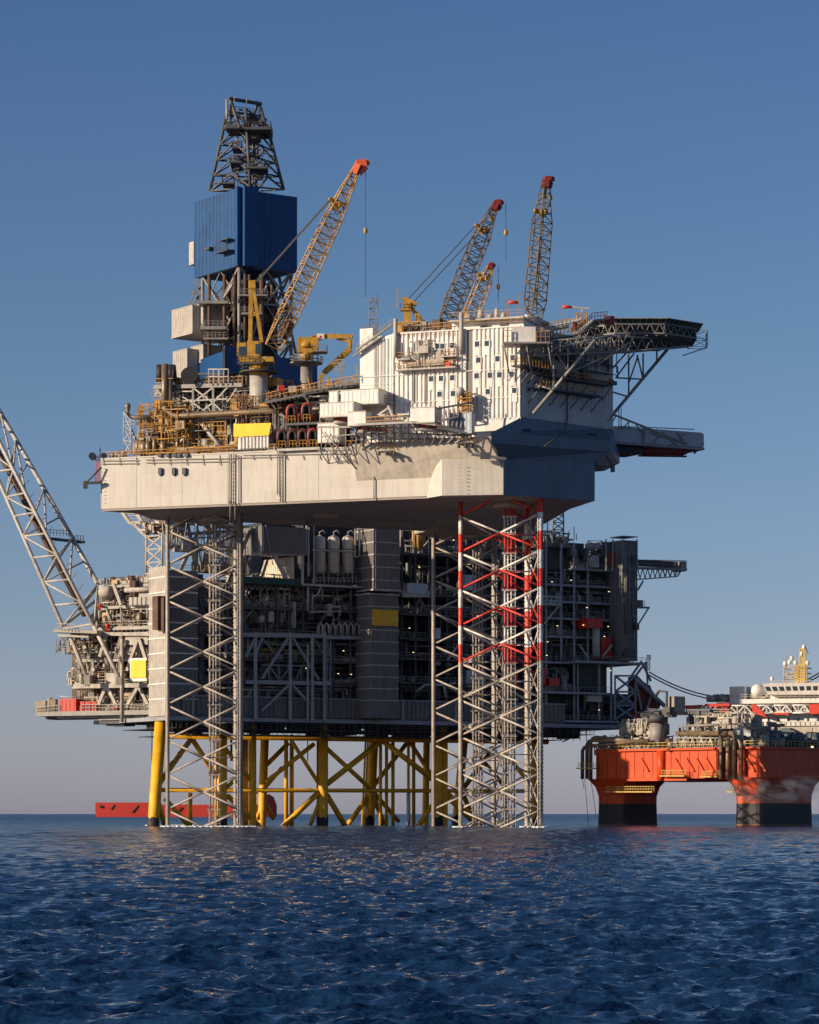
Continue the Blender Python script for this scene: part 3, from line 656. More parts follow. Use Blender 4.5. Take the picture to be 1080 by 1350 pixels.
hb((829, 465, 616), (829, 520, 614)); hb((840, 468, 618), (848, 500, 616)); hb((812, 498, 612), (848, 500, 616)); hb((848, 500, 616), (848, 466, 618)); hb((802, 515, 610), (828, 523, 613)); hb((812, 498, 612), (836, 466, 616)); hb((829, 505, 614), (841, 470, 617)); hb((866, 476, 620), (866, 462, 622))
for k in range(11):
    x0 = 706+k*11; x1 = x0+11; yt = lambda x: 451-(x-706)*.085; yb = lambda x: 467-(x-706)*.03
    hb((x0, yt(x0), 586+k*.8), (x1, yb(x1), 586+k*.8), w=.28); hb((x0, yb(x0), 586+k*.8), (x1, yt(x1), 586+k*.8), w=.28); hb((x0, yb(x0), 588+k), (x0, yt(x0), 588+k), w=.25); hb((x0, yb(x0), 586+k), (x0+6, yb(x0)-3, 600+k), w=.3); hb((x0, yt(x0), 587+k), (x0+8, yt(x0)-1, 602+k), w=.3)
hb((704, 452, 586), (828, 441, 595), w=.6); hb((704, 468, 586), (828, 464, 595), (905, 457, 612), w=.6)
for k in range(7): hb((828+k*12, 463-k*1, 598+k*3), (834+k*12, 446, 600+k*3), (840+k*12, 462-k*1, 601+k*3), w=.28)
build(m, 'strut_bracing', grey, heli)
# access walkway with yellow railings between block and deck
m = MB(); d_ = MB()
for (x0, y0, x1, y1, Z0, Z1) in ((711, 449, 762, 441, 594, 596), (762, 441, 780, 423, 596, 598), (780, 423, 800, 421, 598, 600), (716, 438, 750, 430, 604, 604)):
    a, b = P(x0, y0, Z0), P(x1, y1, Z1); d_.bar(a, b, 2.0, .3); m.rail([a+V((0, -.9, .1)), b+V((0, -.9, .1))], 1.3, .7, .13)
build(m, 'walkway_railing', rail_y, heli); build(d_, 'walkway', grey, heli)
m = MB()
for k in range(9): q = P(714+k*5.2, 437-k*1.3, 606); m.bar(q, q+V((1.6, -4, .5)), .16); m.bar(q, q+V((-.3, 0, -2)), .2)
m.bar(P(712, 428, 606), P(760, 420, 606), .3); m.bar(P(712, 433, 603), P(760, 425, 603), .3)
build(m, 'walkway_roof_frame', lgrey, heli)
m = MB(); a = P(919, 448, 618); 
A = [a+V(p) for p in ((-1.8, -1.5, -1.6), (2, -1.5, -1.6), (2, 1.5, -1.6), (-1.8, 1.5, -1.6))]; B = [p+V((0, 0, 3.4)) for p in A]
lattice(m, A, B, 2, .18, .1, 'k'); m.bar(a+V((-3, 0, -3.3)), a+V((2, 0, -1.6)), .2); build(m, 'escape_platform', grey, heli)
m = MB(); q = P(801, 421, 600); m.box(q.x-.6, q.x+1.4, q.y-.5, q.y+.5, q.z-1.2, q.z+.6); q = P(757, 436, 597); m.box(q.x-.3, q.x+.5, q.y-1.4, q.y-1.1, q.z-.2, q.z+1.6); build(m, 'fire_monitor_cabinet', dred, heli)
# mast cluster with red lamp between roof and helideck
ms = thing('radar_mast', 'small yellow lattice radar mast with white scanner bar beside the helideck', 'mast', P(767, 430, 606))
m = MB(); a = P(767, 430, 606); A = [a+V(p) for p in ((-1, -1, 0), (1, -1, 0), (1, 1, 0), (-1, 1, 0))]; B = [p*1+V((0, 0, 2.6)) for p in A]; lattice(m, A, B, 2, .16, .1); m.rail(A+[A[0]], 1.1, .8, .1); build(m, 'mast_frame', rail_y, ms)
m = MB(); m.bar(a+V((0, 0, 2.6)), a+V((0, 0, 3.6)), .3); m.bar(a+V((-2.4, 0, 3.9)), a+V((1.6, 0, 3.5)), .35); build(m, 'scanner', lgrey, ms)
def windsock(px, py, Z, lab):
    w_ = thing('windsock', lab, 'windsock', P(px, py+18, Z)); m = MB(); a = P(px, py+20, Z); b = P(px, py, Z); m.bar(a, b, .12); build(m, 'pole', grey, w_)
    m = MB(); m.tube([b, b+V((1.1, 0, .1)), b+V((2.0, 0, -.05))], [.42, .34, .2], 8); build(m, 'sock', red, w_)
windsock(671, 399, 600, 'small red windsock flying from a pole on the quarters roof'); windsock(742, 405, 606, 'small red windsock on the pole just left of the helideck')
lat = thing('antenna_mast', 'slim lattice antenna mast standing above the left end of the white quarters', 'mast', P(491, 432, 607))
m = MB(); A = [P(487, 434, 607)+V(p) for p in ((0, 0, 0), (1.6, 0, 0), (1.6, 1.6, 0), (0, 1.6, 0))]; B = [p+V((0, 0, 5.6)) for p in A]; lattice(m, A, B, 5, .16, .1, 'k'); m.rail([A[0]+V((-2, -1, -1)), A[1]+V((2, -1, -1))], 1.4, .8, .12); m.rail([B[0]+V((-.4, -.4, -.3)), B[1]+V((.4, -.4, -.3))], .9, .5, .1); m.bar(B[0], B[0]+V((0, 0, 1.4)), .08); m.bar(B[1], B[1]+V((0, 0, 1.6)), .08)
build(m, 'mast_frame', grey, lat)

# ------------------------------------------------------------------ lifeboat stations
st = thing('boat_platform', 'grey truss boat deck cantilevered over the lit hull side', 'platform', (0, 0, 78))
BF2 = Face((-6.5, 594), (14.5, 584.6))
m = MB(); zb = AF.z(562, AF.t(560), -9)
def Q(px, py, d): return HF.P(px, py, d)
lines = [Q(470, 560, -8), Q(545, 556.5, -9.5), Q(575, 560, -9), Q(622, 570, -5)]
for a, b in zip(lines, lines[1:]): m.bar(a, b, .45)
for k in range(14):
    t = k/13; a = lines[0].lerp(lines[1], min(1, t*1.7)) if t < .59 else lines[1].lerp(lines[3], (t-.59)/.41); b = HF.pt(HF.t(478+k*10), 75.6, -3.5); m.bar(a, b, .28); m.bar(a+V((0, 0, -.1)), b+V((3, 0, .4)), .16)
for f_ in (.33, .66): m.bar(lines[0].lerp(HF.pt(HF.t(480), 75.7, -3.5), f_), lines[3].lerp(HF.pt(HF.t(630), 75.7, -3.5), f_), .3)
# upper truss leading right to the wall
tr = [(545, 554, -9.5), (600, 540, -7), (622, 533, -3)]
m.bar(Q(577, 556, -9), Q(604, 549, -7), .35); m.bar(Q(560, 542, -9), Q(625, 530, -2), .35)
for k in range(7):
    a = Q(585+k*5.6, 560+k*1.2, -8.6+k*.5); b = Q(582+k*5.8, 541-k*.8, -8.4+k*.6); m.bar(a, b, .2); m.bar(a, Q(588+k*5.8, 540.5-k*.8, -8.1+k*.6), .2)
m.bar(Q(577, 564, -9), Q(628, 573, -5), .3)
build(m, 'truss', grey, st)
m = MB(); m.rail([Q(483, 561, -8.2), Q(532, 558, -9)], 1.6, 1.0, .14); m.rail([Q(500, 590, -3.2), Q(520, 592, -3.2)], 2.2, .8, .16); m.rail([Q(604, 580, -4.6), Q(626, 582, -4.4)], 1.6, .8, .14); m.rail([Q(462, 577, -5), Q(480, 577, -5)], 1.6, .8, .14)
build(m, 'railing', rail_y, st)
m = MB()
for px, py in ((505, 594), (608, 583)): HF.bx(m, px-6, px+12, py, py+1.5, -4.6, -2.8)
for px in (500, 510, 520, 605, 614, 622): q = Q(px, 595 if px < 560 else 585, -4.2); m.cyl((q.x, q.y), .3, q.z-.8, q.z, 6)
build(m, 'hanging_gallery', dgrey, st)
m = MB()
for k in range(8): a = Q(492+k*7, 553-(k % 3)*2, -5-(k % 3)); b = Q(503+k*6, 543+(k % 2)*6, -3); m.bar(a, b, .22)
m.bar(Q(485, 548, -4), Q(540, 546, -5), .3); m.bar(Q(486, 552, -5), Q(540, 552, -6), .2); m.bar(Q(512, 535, -4), Q(519, 549, -6), .4); m.bar(Q(498, 548, -4), Q(512, 538, -4), .35)
build(m, 'davit_frame', lgrey, st)
def lifeboat(px0, px1, py, d, lab, rd=None):
    lb = thing('lifeboat', lab, 'lifeboat', HF.P((px0+px1)/2, py, d), 'enclosed lifeboats under the boat deck')
    a, b = HF.P(px0, py, d), HF.P(px1, py+3, d+2.5); u = (b-a).normalized(); s_ = V((-u.y, u.x, 0)); L = (b-a).length
    def rings(w, h0, h1): 
        out = []
        for f_, k in ((0, .15), (.08, .6), (.25, .95), (.6, 1), (.85, .8), (1, .2)):
            c = a+u*L*f_; out.append([c+s_*(w*k*math.cos(2*math.pi*i/12))+V((0, 0, (h1 if math.sin(2*math.pi*i/12) > 0 else h0)*math.sin(2*math.pi*i/12)*(.4+.6*k))) for i in range(12)])
        return out
    m = MB(); m.loft(rings(1.35, .75, .55), smooth=True); build(m, 'hull', rd or red, lb)
    m = MB(); m.loft([[p-V((0, 0, .5)) for p in r] for r in rings(1.15, .62, .3)], smooth=True); build(m, 'keel', lgrey, lb)
    m = MB(); c = a+u*L*.7+V((0, 0, .55)); m.lathe(c, [(.7, -.1), (.65, .4), (.4, .6)], 10); build(m, 'canopy', orr, lb)
lifeboat(468, 512, 564, -6.5, 'orange lifeboat with pale keel under the left end of the boat deck')
lifeboat(546, 592, 561, -7.5, 'orange lifeboat with pale keel hung under the right white box of the boat deck')
lifeboat(440, 464, 552.5, -4.5, 'small dark red lifeboat under the pale deck cabins left of the boat deck', dred)
# lit white cabins
def cabin(px0, px1, py0, py1, d0, d1, lab, mt=None, name='deck_cabin', cat='cabin', ribs=True, door=None, group='white cabins along the lit deck edge'):
    c = thing(name, lab, cat, HF.P((px0+px1)/2, py1, d0), group); m = MB(); HF.bx(m, px0, px1, py0, py1, d0, d1); build(m, 'wall', mt or white, c)
    m = MB(); ta, tb = HF.t(px0, d0), HF.t(px1, d0); z0, z1 = HF.z(py1, (ta+tb)/2, d0), HF.z(py0, (ta+tb)/2, d0)
    if ribs: m.corr(HF.pt(ta+.1, 0, d0-.02), HF.pt(tb-.1, 0, d0-.02), z0+.2, z1-.2, (-HF.w.x, -HF.w.y), .9, .05); build(m, 'cladding', mt or white, c)
    m = MB(); HF.block(m, ta-.08, tb+.08, z1, z1+.15, d0-.1, d1+.05); HF.block(m, ta-.05, tb+.05, z0-.25, z0-.002, d0-.06, d1); build(m, 'frame', lgrey, c)
    if door: m = MB(); HF.bx(m, door[0], door[1], door[2], door[3], d0-.09, d0+.1); build(m, 'door', dgrey, c)
    return c
cabin(541, 573, 537.5, 556, -9.6, -5.5, 'cube-like white box on the boat deck nearest the quarters wall', ribs=False)
cabin(458.5, 482, 543, 560, -8.2, -5, 'small white box at the outer left edge of the boat deck', ribs=False)
cabin(422, 466, 531, 548, -6, -1, 'low cream cabin with flat roof in front of the long white cabin')
cabin(443, 499, 514, 532, -2, 4, 'long ribbed white cabin with dark doorway below the quarters wing', door=(443.5, 449, 520, 530))
cabin(434, 446, 516, 532, -2.3, 2, 'narrow ribbed white cabin at the left end of the long cabin')
cabin(419, 447, 558, 582, -1, 3, 'white ribbed store hut under the cream cabins above hull edge')
cabin(592, 622, 545, 570, -6, -4.2, 'blue-grey panelled screen box hanging below the right end of boat deck', mt=mat('pale_blue_panel', (0.42, 0.47, 0.52), .5), group=None)
# tall yellow stair cage against quarters wall
yc = thing('stair_cage', 'yellow steel stair cage with white floodlight against the quarters wall', 'stair', AF.P(610, 545, -2))
m = MB(); A = [AF.P(604, 552, -3), AF.P(620, 550, -3), AF.P(620, 550, -1), AF.P(604, 552, -1)]; B = [AF.P(606, 517, -3), AF.P(619, 516, -3), AF.P(619, 516, -1), AF.P(606, 517, -1)]
lattice(m, A, B, 4, .3, .22, 'k'); AF.bx(m, 609, 616, 520, 548, -2.6, -1.4)
for py in (523, 531, 540): m.rail([AF.P(603, py+3, -3.3), AF.P(622, py+2, -3.3)], 1.3, .9, .13)
build(m, 'cage', rail_y, yc)
m = MB(); q = AF.P(607, 516, -3.4); m.sphere(q, .9, 10); build(m, 'floodlight', lgrey, yc)
# right-hand boat platform beyond the bow
rb = thing('boat_platform', 'shaded grey panelled boat platform jutting right beyond the bow', 'platform', P(868, 595, 625))
RF = Face((40.2, 612), (62.0, 624)); 
m = MB(); RF.bx(m, 806, 849, 566, 585, 0, .4); RF.bx(m, 849, 928, 569, 587, 0, .4); RF.bx(m, 806, 926, 566, 586, 9, 9.3); build(m, 'side_panel', mat('panel_grey_paint', (0.40, 0.42, 0.45), .55), rb)
m = MB(); RF.bx(m, 806, 929, 586, 589, -.3, 9.4); m.bar(RF.P(810, 547, 0), RF.P(906, 585, -.3), .35); m.bar(RF.P(849, 563, -.2), RF.P(849, 588, -.2), .4)
for xa, ya, xb, yb in ((858, 587, 876, 569), (858, 570, 880, 578), (876, 572, 893, 587), (885, 587, 903, 571), (893, 570, 905, 586), (820, 566, 829, 556), (829, 556, 829, 566), (838, 559, 845, 568), (812, 548, 806, 560)): m.bar(RF.P(xa, ya, -.2), RF.P(xb, yb, -.2), .2)
m.bar(RF.P(815, 562, -.1), RF.P(915, 566, -.1), .18); m.bar(RF.P(928, 584, -.2), RF.P(915, 598, 2), .3)
for px in (816, 819): m.bar(RF.P(px, 538, 1), RF.P(px, 566, 1), .18)
for px in range(830, 920, 12): m.bar(RF.P(px, 566, -.1), RF.P(px, 562+0.04*(px-815), -.1), .12)
build(m, 'truss', grey, rb)
m = MB(); RF.bx(m, 806, 848, 589, 597, 1, 8); RF.bx(m, 905, 922, 589, 594, .5, 8); build(m, 'underframe', black, rb)
def lifeboat2():
    lb = thing('lifeboat', 'dark red lifeboat slung under the boat platform beyond the bow', 'lifeboat', RF.P(880, 595, 3)); m = MB(); a, b = RF.P(842, 594.5, 3), RF.P(905, 595.5, 3); u = (b-a).normalized(); s_ = V((-u.y, u.x, 0)); L = (b-a).length; rr = []
    for f_, k in ((0, .3), (.08, .8), (.3, 1), (.85, 1), (1, .5)):
        c = a+u*L*f_; rr.append([c+s_*1.6*k*math.cos(2*math.pi*i/12)+V((0, 0, 1.1*k*math.sin(2*math.pi*i/12))) for i in range(12)])
    m.loft(rr, smooth=True); build(m, 'hull', dred, lb); m = MB(); m.bar(a+V((0, 0, -1)), b+V((0, 0, -1)), .35); build(m, 'keel', black, lb)
lifeboat2()
# ------------------------------------------------------------------ drilling derrick
DK = (-39.3, 682.0); e1 = (0.57, -0.82); e2 = (0.82, 0.57)
DLp = (DK[0]-20*e1[0], DK[1]-20*e1[1]); DRp = (DK[0]+16.5*e2[0], DK[1]+16.5*e2[1])
DL = Face(DLp, DK); DR = Face(DK, DRp)
def dpt(a, b, z):      # a metres back-left along the lit face from the near corner, b metres right along the shaded face
    return V((DK[0]-a*e1[0]+b*e2[0], DK[1]-a*e1[1]+b*e2[1]-600, z))
der = thing('drilling_derrick', 'tall lattice drilling derrick wrapped in a blue clad box at mid height', 'derrick', dpt(10, 8, 84))
ZB0, ZB1 = 128.2, 146.1
m = MB()
for q in ((0, 0), (18, 0)): pass
def dbox(mb, a0, a1, b0, b1, z0, z1, sh=0.0):
    c = [dpt(a1, b0, z0), dpt(a0, b0, z0), dpt(a0, b1, z0), dpt(a1, b1, z0), dpt(a1-sh, b0+sh, z1), dpt(a0+sh, b0+sh, z1), dpt(a0+sh, b1-sh, z1), dpt(a1-sh, b1-sh, z1)]
    return mb.hexa(c)
dbox(m, 0.6, 20, 0.6, 16.4, ZB0, ZB1-.5, .3)
c = MB()
def dcorr(mb, P0, P1, z0, z1, out, pitch, dep): mb.corr((P0.x, P0.y), (P1.x, P1.y), z0, z1, out, pitch, dep)
dcorr(c, dpt(20, 0.45, 0), dpt(0.9, 0.45, 0), ZB0-.1, ZB1-.2, (-e2[0], -e2[1]), 1.6, .14)
dcorr(c, dpt(0.45, 5.2, 0), dpt(0.45, 16.5, 0), ZB0, ZB1-.4, (e1[0], e1[1]), 1.6, .12)
dbox(c, -1.2, 3, 1.2, 5, ZB0-.1, ZB1+.1)
dbox(c, -.1, .9, -.1, .9, ZB0-.1, ZB1+.1)
build(m, 'cladding_core', bluec, der); build(c, 'cladding', bluec, der, 'blue ribbed windwall cladding')
m = MB()
q = DL.P(288, 322, -1); DL.bx(m, 284, 299, 330.5, 332, -1.8, .2); m.rail([DL.P(284, 331, -1.8), DL.P(299, 331, -1.8)], 1.1, .8, .1); DL.bx(m, 288, 300, 315.5, 316.5, -1.5, .2); m.bar(DL.P(299, 331, -1.7), DL.P(299, 316, -1.6), .16); DL.bx(m, 270, 276, 326, 329, -.8, .2)
build(m, 'access_balcony', dgrey, der)
m = MB(); DL.bx(m, 249.3, 255.5, 319, 349, 1, 4); build(m, 'side_cabinet', offwh, der)
# lattice above the box
zt0, zt1 = ZB1-1, 167.5
A = [dpt(17, 2, zt0), dpt(3.2, 2, zt0), dpt(2, 15.5, zt0), dpt(17, 15.5, zt0)]
A = [P(277, 252, 694), P(330, 246, 684), P(374, 250, 690), P(338, 252, 702)]
B = [P(299, 150, 692), P(324, 143, 688), P(352, 165, 690), P(334, 160, 697)]
m = MB()
for a, b in zip(A, B): m.bar(a, b, .75, n=6)
nl = 5
for k in range(nl):
    r = [a.lerp(b, k/nl) for a, b in zip(A, B)]; q = [a.lerp(b, (k+1)/nl) for a, b in zip(A, B)]
    for i in range(4):
        j = (i+1) % 4; m.bar(r[i], r[j], .32); mid = (q[i]+q[j])/2; m.bar(r[i], mid, .3); m.bar(r[j], mid, .3); m.bar(q[i], q[j], .32)
        if k % 2 == 0: m.bar((r[i]+mid)/2, (r[i]+q[i])/2, .18); m.bar((r[j]+mid)/2, (r[j]+q[j])/2, .18)
build(m, 'upper_lattice', dgrey, der)
m = MB()
for px, y0, y1, w in ((312, 150, 246, .35), (316, 150, 248, .2), (322, 150, 240, .3), (333, 170, 245, .35), (339, 190, 244, .25), (346, 190, 246, .2), (305, 200, 250, .2)): m.bar(P(px, y0, 693), P(px+random.Random(px).uniform(-4, 4), y1, 693), w, n=6)
build(m, 'guide_rail', grey, der)
m = MB()
def plat(mb, x0, x1, y, Z0, Z1, th=.4, rl=True):
    a, b = P(x0, y, Z0), P(x1, y, Z0); d = Z1-Z0; mb.box(a.x, b.x, a.y, a.y+d, a.z-th, a.z)
    if rl: mb.rail([(a.x, a.y+d, a.z), (a.x, a.y, a.z), (b.x, a.y, a.z), (b.x, a.y+d, a.z)], 1.2, .9, .1)
plat(m, 298, 322, 164, 686, 694, .9); plat(m, 322, 357, 167, 684, 694, .6); plat(m, 303, 318, 212, 686, 696); plat(m, 324, 352, 219, 684, 690, .5); plat(m, 293, 308, 240, 686, 692); plat(m, 306, 318, 193, 688, 694)
for i in range(40):
    rg = random.Random(i*7+1); x = rg.uniform(306, 350); y = rg.uniform(158, 245); a = P(x, y, rg.uniform(687, 697)); w = rg.uniform(.3, 1.3); m.box(a.x, a.x+w*1.3, a.y, a.y+w, a.z, a.z+w*rg.uniform(.4, 1.2))
m.box(*(lambda a, b: (a.x, b.x, a.y, a.y+5, b.z, a.z))(P(322, 168, 688), P(343, 182, 688)))
build(m, 'monkey_platform', dgrey, der)
m = MB(); a, b = P(301.5, 130, 688), P(344.5, 137, 692); m.bar(a, b, .95, .6)
for t_, x, y, Z in ((.05, 316, 168, 686), (.9, 330, 162, 694), (.08, 304, 168, 692), (.95, 350, 164, 694), (.97, 343, 165, 688)): m.bar(a.lerp(b, t_), P(x, y, Z), .5)
m.rail([P(301, 146, 688), P(344, 152, 690)], 1.2, .8, .1); m.bar(P(301, 147, 688), P(344, 153, 690), .45); m.bar(P(302, 152, 688), P(345, 158, 692), .35)
for x in (306, 322, 340): m.bar(a.lerp(b, (x-301)/44), a.lerp(b, (x-301)/44)+V((0, 0, 1)), .15)
build(m, 'crown_frame', dgrey, der)
m = MB()
for k in range(10):
    rg = random.Random(k); q = P(rg.uniform(326, 346), rg.uniform(153, 163), 690); m.sphere(q, rg.uniform(.4, .9), 8)
build(m, 'crown_sheave', brown, der)
m = MB(); m.bar(P(298.7, 131, 687), P(299, 168, 687), .4, n=8); m.bar(P(309, 127, 688), P(309, 134, 688), .12); m.bar(P(325, 130, 688), P(325, 136, 688), .12); build(m, 'antenna', offwh, der)
# lattice below the box: open substructure
zb = 96.0
m = MB(); A = [dpt(17.5, 1.2, zb), dpt(1.2, 1.2, zb), dpt(1.2, 15.3, zb), dpt(17.5, 15.3, zb)]; B = [dpt(17.5, 1.2, ZB0+.1), dpt(1.2, 1.2, ZB0+.1), dpt(1.2, 15.3, ZB0+.1), dpt(17.5, 15.3, ZB0+.1)]
for a, b in zip(A, B): m.bar(a, b, .8, n=6)
for k in range(4):
    r = [a.lerp(b, k/4) for a, b in zip(A, B)]; q = [a.lerp(b, (k+1)/4) for a, b in zip(A, B)]
    for i in range(4):
        j = (i+1) % 4; m.bar(q[i], q[j], .4); mid = (r[i]+r[j])/2; m.bar(q[i], mid, .4); m.bar(q[j], mid, .4); m.bar(r[i], r[j], .35)
        mm = (q[i]+q[j])/2; m.bar((q[i]+mid)/2, mm, .22); m.bar((q[j]+mid)/2, mm, .22)
m.bar(P(368, 365, 694), P(391, 470, 694), .7, n=6); m.bar(P(355, 370, 690), P(380, 440, 690), .5); m.bar(P(330, 455, 684), P(353, 372, 688), .4); m.bar(P(385, 470, 690), P(368, 430, 690), .4)
for y in (385, 407, 430): m.bar(P(352, y, 692), P(388, y+2, 694), .3); m.bar(P(352, y+18, 692), P(384, y, 694), .28)
for x0, y0, x1, y1 in ((262, 362, 249, 407), (268, 364, 257, 406), (262, 381, 268, 380), (256, 388, 268, 376), (252, 402, 267, 386)): m.bar(P(x0, y0, 702), P(x1, y1, 702), .4)
build(m, 'lower_lattice', grey, der)
rg = random.Random(3); m = MB(); g = MB(); o = MB()
for i in range(90):
    a, b = rg.uniform(1.5, 17), rg.uniform(3, 14); z0 = rg.uniform(zb, 122); h = rg.uniform(3, 12)
    (m if i % 3 else g).bar(dpt(a, b, z0), dpt(a+rg.uniform(-.5, .5), b, min(ZB0, z0+h)), rg.uniform(.25, .9), n=6)
for i in range(30):
    a, b = rg.uniform(2, 15), rg.uniform(2, 13); z0 = rg.uniform(zb, 124); w = rg.uniform(.8, 3); dbox(m if i % 2 else g, a, a+w, b, b+w, z0, z0+rg.uniform(.6, 3.5))
dbox(g, 5, 15, 5, 14, zb, ZB0-2)
for px, w in ((323, .9), (329, .6), (345, 1.1), (309, .7), (276, .8), (296, .8)): o.bar(P(px, 362, 684), P(px, 470, 684), w, n=8)
build(m, 'drill_equipment', brown, der); build(g, 'dark_machinery', black, der); build(o, 'standpipe', brown, der)
m = MB()
plat(m, 262, 300, 396, 683, 690, .7); plat(m, 264, 298, 430, 682, 690, .7); plat(m, 268, 300, 445, 682, 688, .4); plat(m, 318, 345, 412, 681, 686, .4); plat(m, 316, 352, 388, 681, 686, .3)
m.bar(P(296, 392, 682), P(307, 375, 681), .7, .3); m.rail([P(296, 392, 682), P(307, 375, 681)], 1.2, .8, .1)
build(m, 'walkway', grey, der)
# cladded boxes left of the substructure
def cbox(name, label, cat, F_, px0, px1, py0, py1, d0, d1, mt, group=None, pitch=1.0, dep=.1):
    c = thing(name, label, cat, F_.P((px0+px1)/2, py1, d0), group); m = MB(); F_.bx(m, px0, px1, py0, py1, d0+.02, d1); build(m, 'wall', mt, c)
    ta, tb = F_.t(px0, d0), F_.t(px1, d0); z0, z1 = F_.z(py1, (ta+tb)/2, d0), F_.z(py0, (ta+tb)/2, d0)
    m = MB(); m.corr(F_.pt(ta, 0, d0), F_.pt(tb, 0, d0), z0+.1, z1-.1, (-F_.w.x, -F_.w.y), pitch, dep); build(m, 'cladding', mt, c)
    m = MB(); F_.block(m, ta-.05, tb+.05, z1-.1, z1+.08, d0-.15, d1+.02); F_.block(m, ta-.05, tb+.05, z0-.2, z0+.1, d0-.15, d1+.02); build(m, 'frame', mt, c)
    return c
cbox('clad_module', 'cream ribbed box hanging out left of the derrick below the blue cladding', 'module', DL, 226.5, 254, 406, 442, -6, 4, cladl)
cbox('clad_module', 'narrow cream ribbed box between the hanging cream box and the derrick lattice', 'module', DL, 255, 268, 402, 434, -4, 3, cladl)
cbox('clad_module', 'cream ribbed box standing left behind the low blue wall', 'module', DL, 228, 247, 462, 497, -8, 2, cladl)
cbox('clad_module', 'small cream box with tank peeping over the low blue wall', 'module', DL, 252, 268, 456, 478, -5, 2, cladl)
ww = thing('windwall', 'low blue wall around the drill floor foot', 'windwall', P(290, 490, 684)); WLF = Face((-53, 696), (-41.5, 672)); WRF = Face((-41.5, 672), (-14, 691))
m = MB(); t_ = WLF.L; WLF.block(m, 0, t_, WLF.z(492, t_), WLF.z(459, t_)-0.5, 0, .6); build(m, 'lit_panel', bluec, ww)
m = MB(); WRF.block(m, 0, 8, WRF.z(490, 0), WRF.z(456, 0), 0, .6); WRF.block(m, 12, 26, WRF.z(518, 5), WRF.z(464, 5), 2, 3); build(m, 'shaded_panel', bluec, ww)
m = MB(); m.bar(WLF.pt(t_, WLF.z(492, t_), -.3), WLF.pt(t_, WLF.z(458, t_), -.3), .5); m.bar(WLF.pt(0, WLF.z(493, 0), -.2), WLF.pt(t_, WLF.z(493, t_), -.2), .4); build(m, 'edge_post', dgrey, ww)
# ------------------------------------------------------------------ lit deck machinery on the hull, left of the quarters
sub = thing('cantilever_module', 'open grey trussed machinery module under the derrick on the left deck', 'module', HF.P(260, 598, 6))
m = MB(); d_ = MB(); yr = MB(); dd = 6
def H(px, py, d=6): return HF.P(px, py, d)
d_.bar(H(203, 510.5), H(320, 507.5), .6, .8); HF.bx(d_, 205, 300, 509, 511.5, 6.3, 24); HF.bx(d_, 300, 322, 507, 509, 6.5, 22); d_.bar(H(236, 554), H(301, 550), .5, .8); HF.bx(d_, 236, 300, 552, 553.5, 6.4, 20); HF.bx(d_, 180, 370, 575, 577, 9, 24)
build(d_, 'deck', grey, sub)
for x in (254.5, 281): m.bar(H(x, 511), H(x, 553), .42)
for a in ((254.5, 511, 281, 531), (281, 511, 254.5, 531), (254.5, 531, 281, 551), (281, 531, 254.5, 551), (236, 553, 254.5, 532), (301, 550, 281, 531), (281, 531, 300, 511), (236, 529, 300, 526), (228, 516, 254.5, 531), (300, 530, 312, 512), (205, 512, 214, 522), (232, 516, 254, 516), (210, 514, 204, 523)): m.bar(H(*a[:2]), H(*a[2:]), .26)
m.bar(H(259, 556), H(233, 591, 4), .85, n=8); m.bar(H(264, 556), H(290, 588, 4), .85, n=8); m.bar(H(230, 522, 9), H(250, 545, 9), .9, n=8); m.bar(H(300, 516, 9), H(278, 532, 9), .8, n=8); m.bar(H(246, 519, 10), H(262, 540, 10), .7, n=8)
for x in (296, 322, 345, 368): m.bar(H(x, 508, 8), H(x, 592, 8), .6)
for x in (183, 196, 232, 262, 312, 334): m.bar(H(x, 540, 16), H(x, 592, 16), .6)
build(m, 'truss', lgrey, sub)
yr.rail([H(205, 509.5), H(252, 508.2), H(296, 507)], 1.6, .8, .13); yr.rail([H(297, 507), H(320, 506)], 1.6, .8, .13)
for a, b, y in ((304, 326, 541), (304, 326, 532), (326, 342, 541), (326, 342, 533), (240, 300, 590), (200, 234, 582), (203, 213, 533), (203, 213, 544), (186, 200, 560), (190, 206, 572), (236, 262, 566), (268, 296, 567), (240, 262, 580), (280, 300, 580), (268, 276, 592), (186, 214, 588)): yr.rail([H(a, y, 5), H(b, y-.5, 5)], 1.7, .7, .14)
build(yr, 'railing', rail_y, sub)
yb = MB(); HF.bx(yb, 209, 214, 541, 592, 5, 6.4); HF.bx(yb, 204, 213, 528, 547, 6, 8); HF.bx(yb, 230, 234, 566, 592, 6, 7); HF.bx(yb, 286, 290, 566, 592, 6, 7); HF.bx(yb, 306, 324, 530, 541, 6.5, 9); HF.bx(yb, 328, 338, 533, 541, 6.5, 9)
rg = random.Random(12)
for i in range(60):
    x = rg.uniform(180, 300); y = rg.uniform(548, 592) if x < 240 else rg.uniform(560, 592); q = H(x, y, rg.uniform(5, 12)); w = rg.uniform(.3, 1.2); yb.box(q.x, q.x+w, q.y, q.y+w, q.z, q.z+w*rg.uniform(.4, 2))
build(yb, 'yellow_machinery', rail_y, sub)
t0, t1_ = HF.t(178), HF.t(300)
p_, e_ = clutter(HF, HF.t(168), HF.t(240), 77, 88, 1.5, 7, 170, 23, 'hvbthvr', .05, .18); build(p_, 'amber_piping', rail_y, sub); build(e_, 'amber_equipment', pipeb, sub)
p_, e_ = clutter(HF, HF.t(203), HF.t(330), 90.5, 93.5, 6, 14, 70, 24, 'hvbtb', .06, .2); build(p_, 'top_piping', grey, sub); build(e_, 'top_equipment', dgrey, sub)
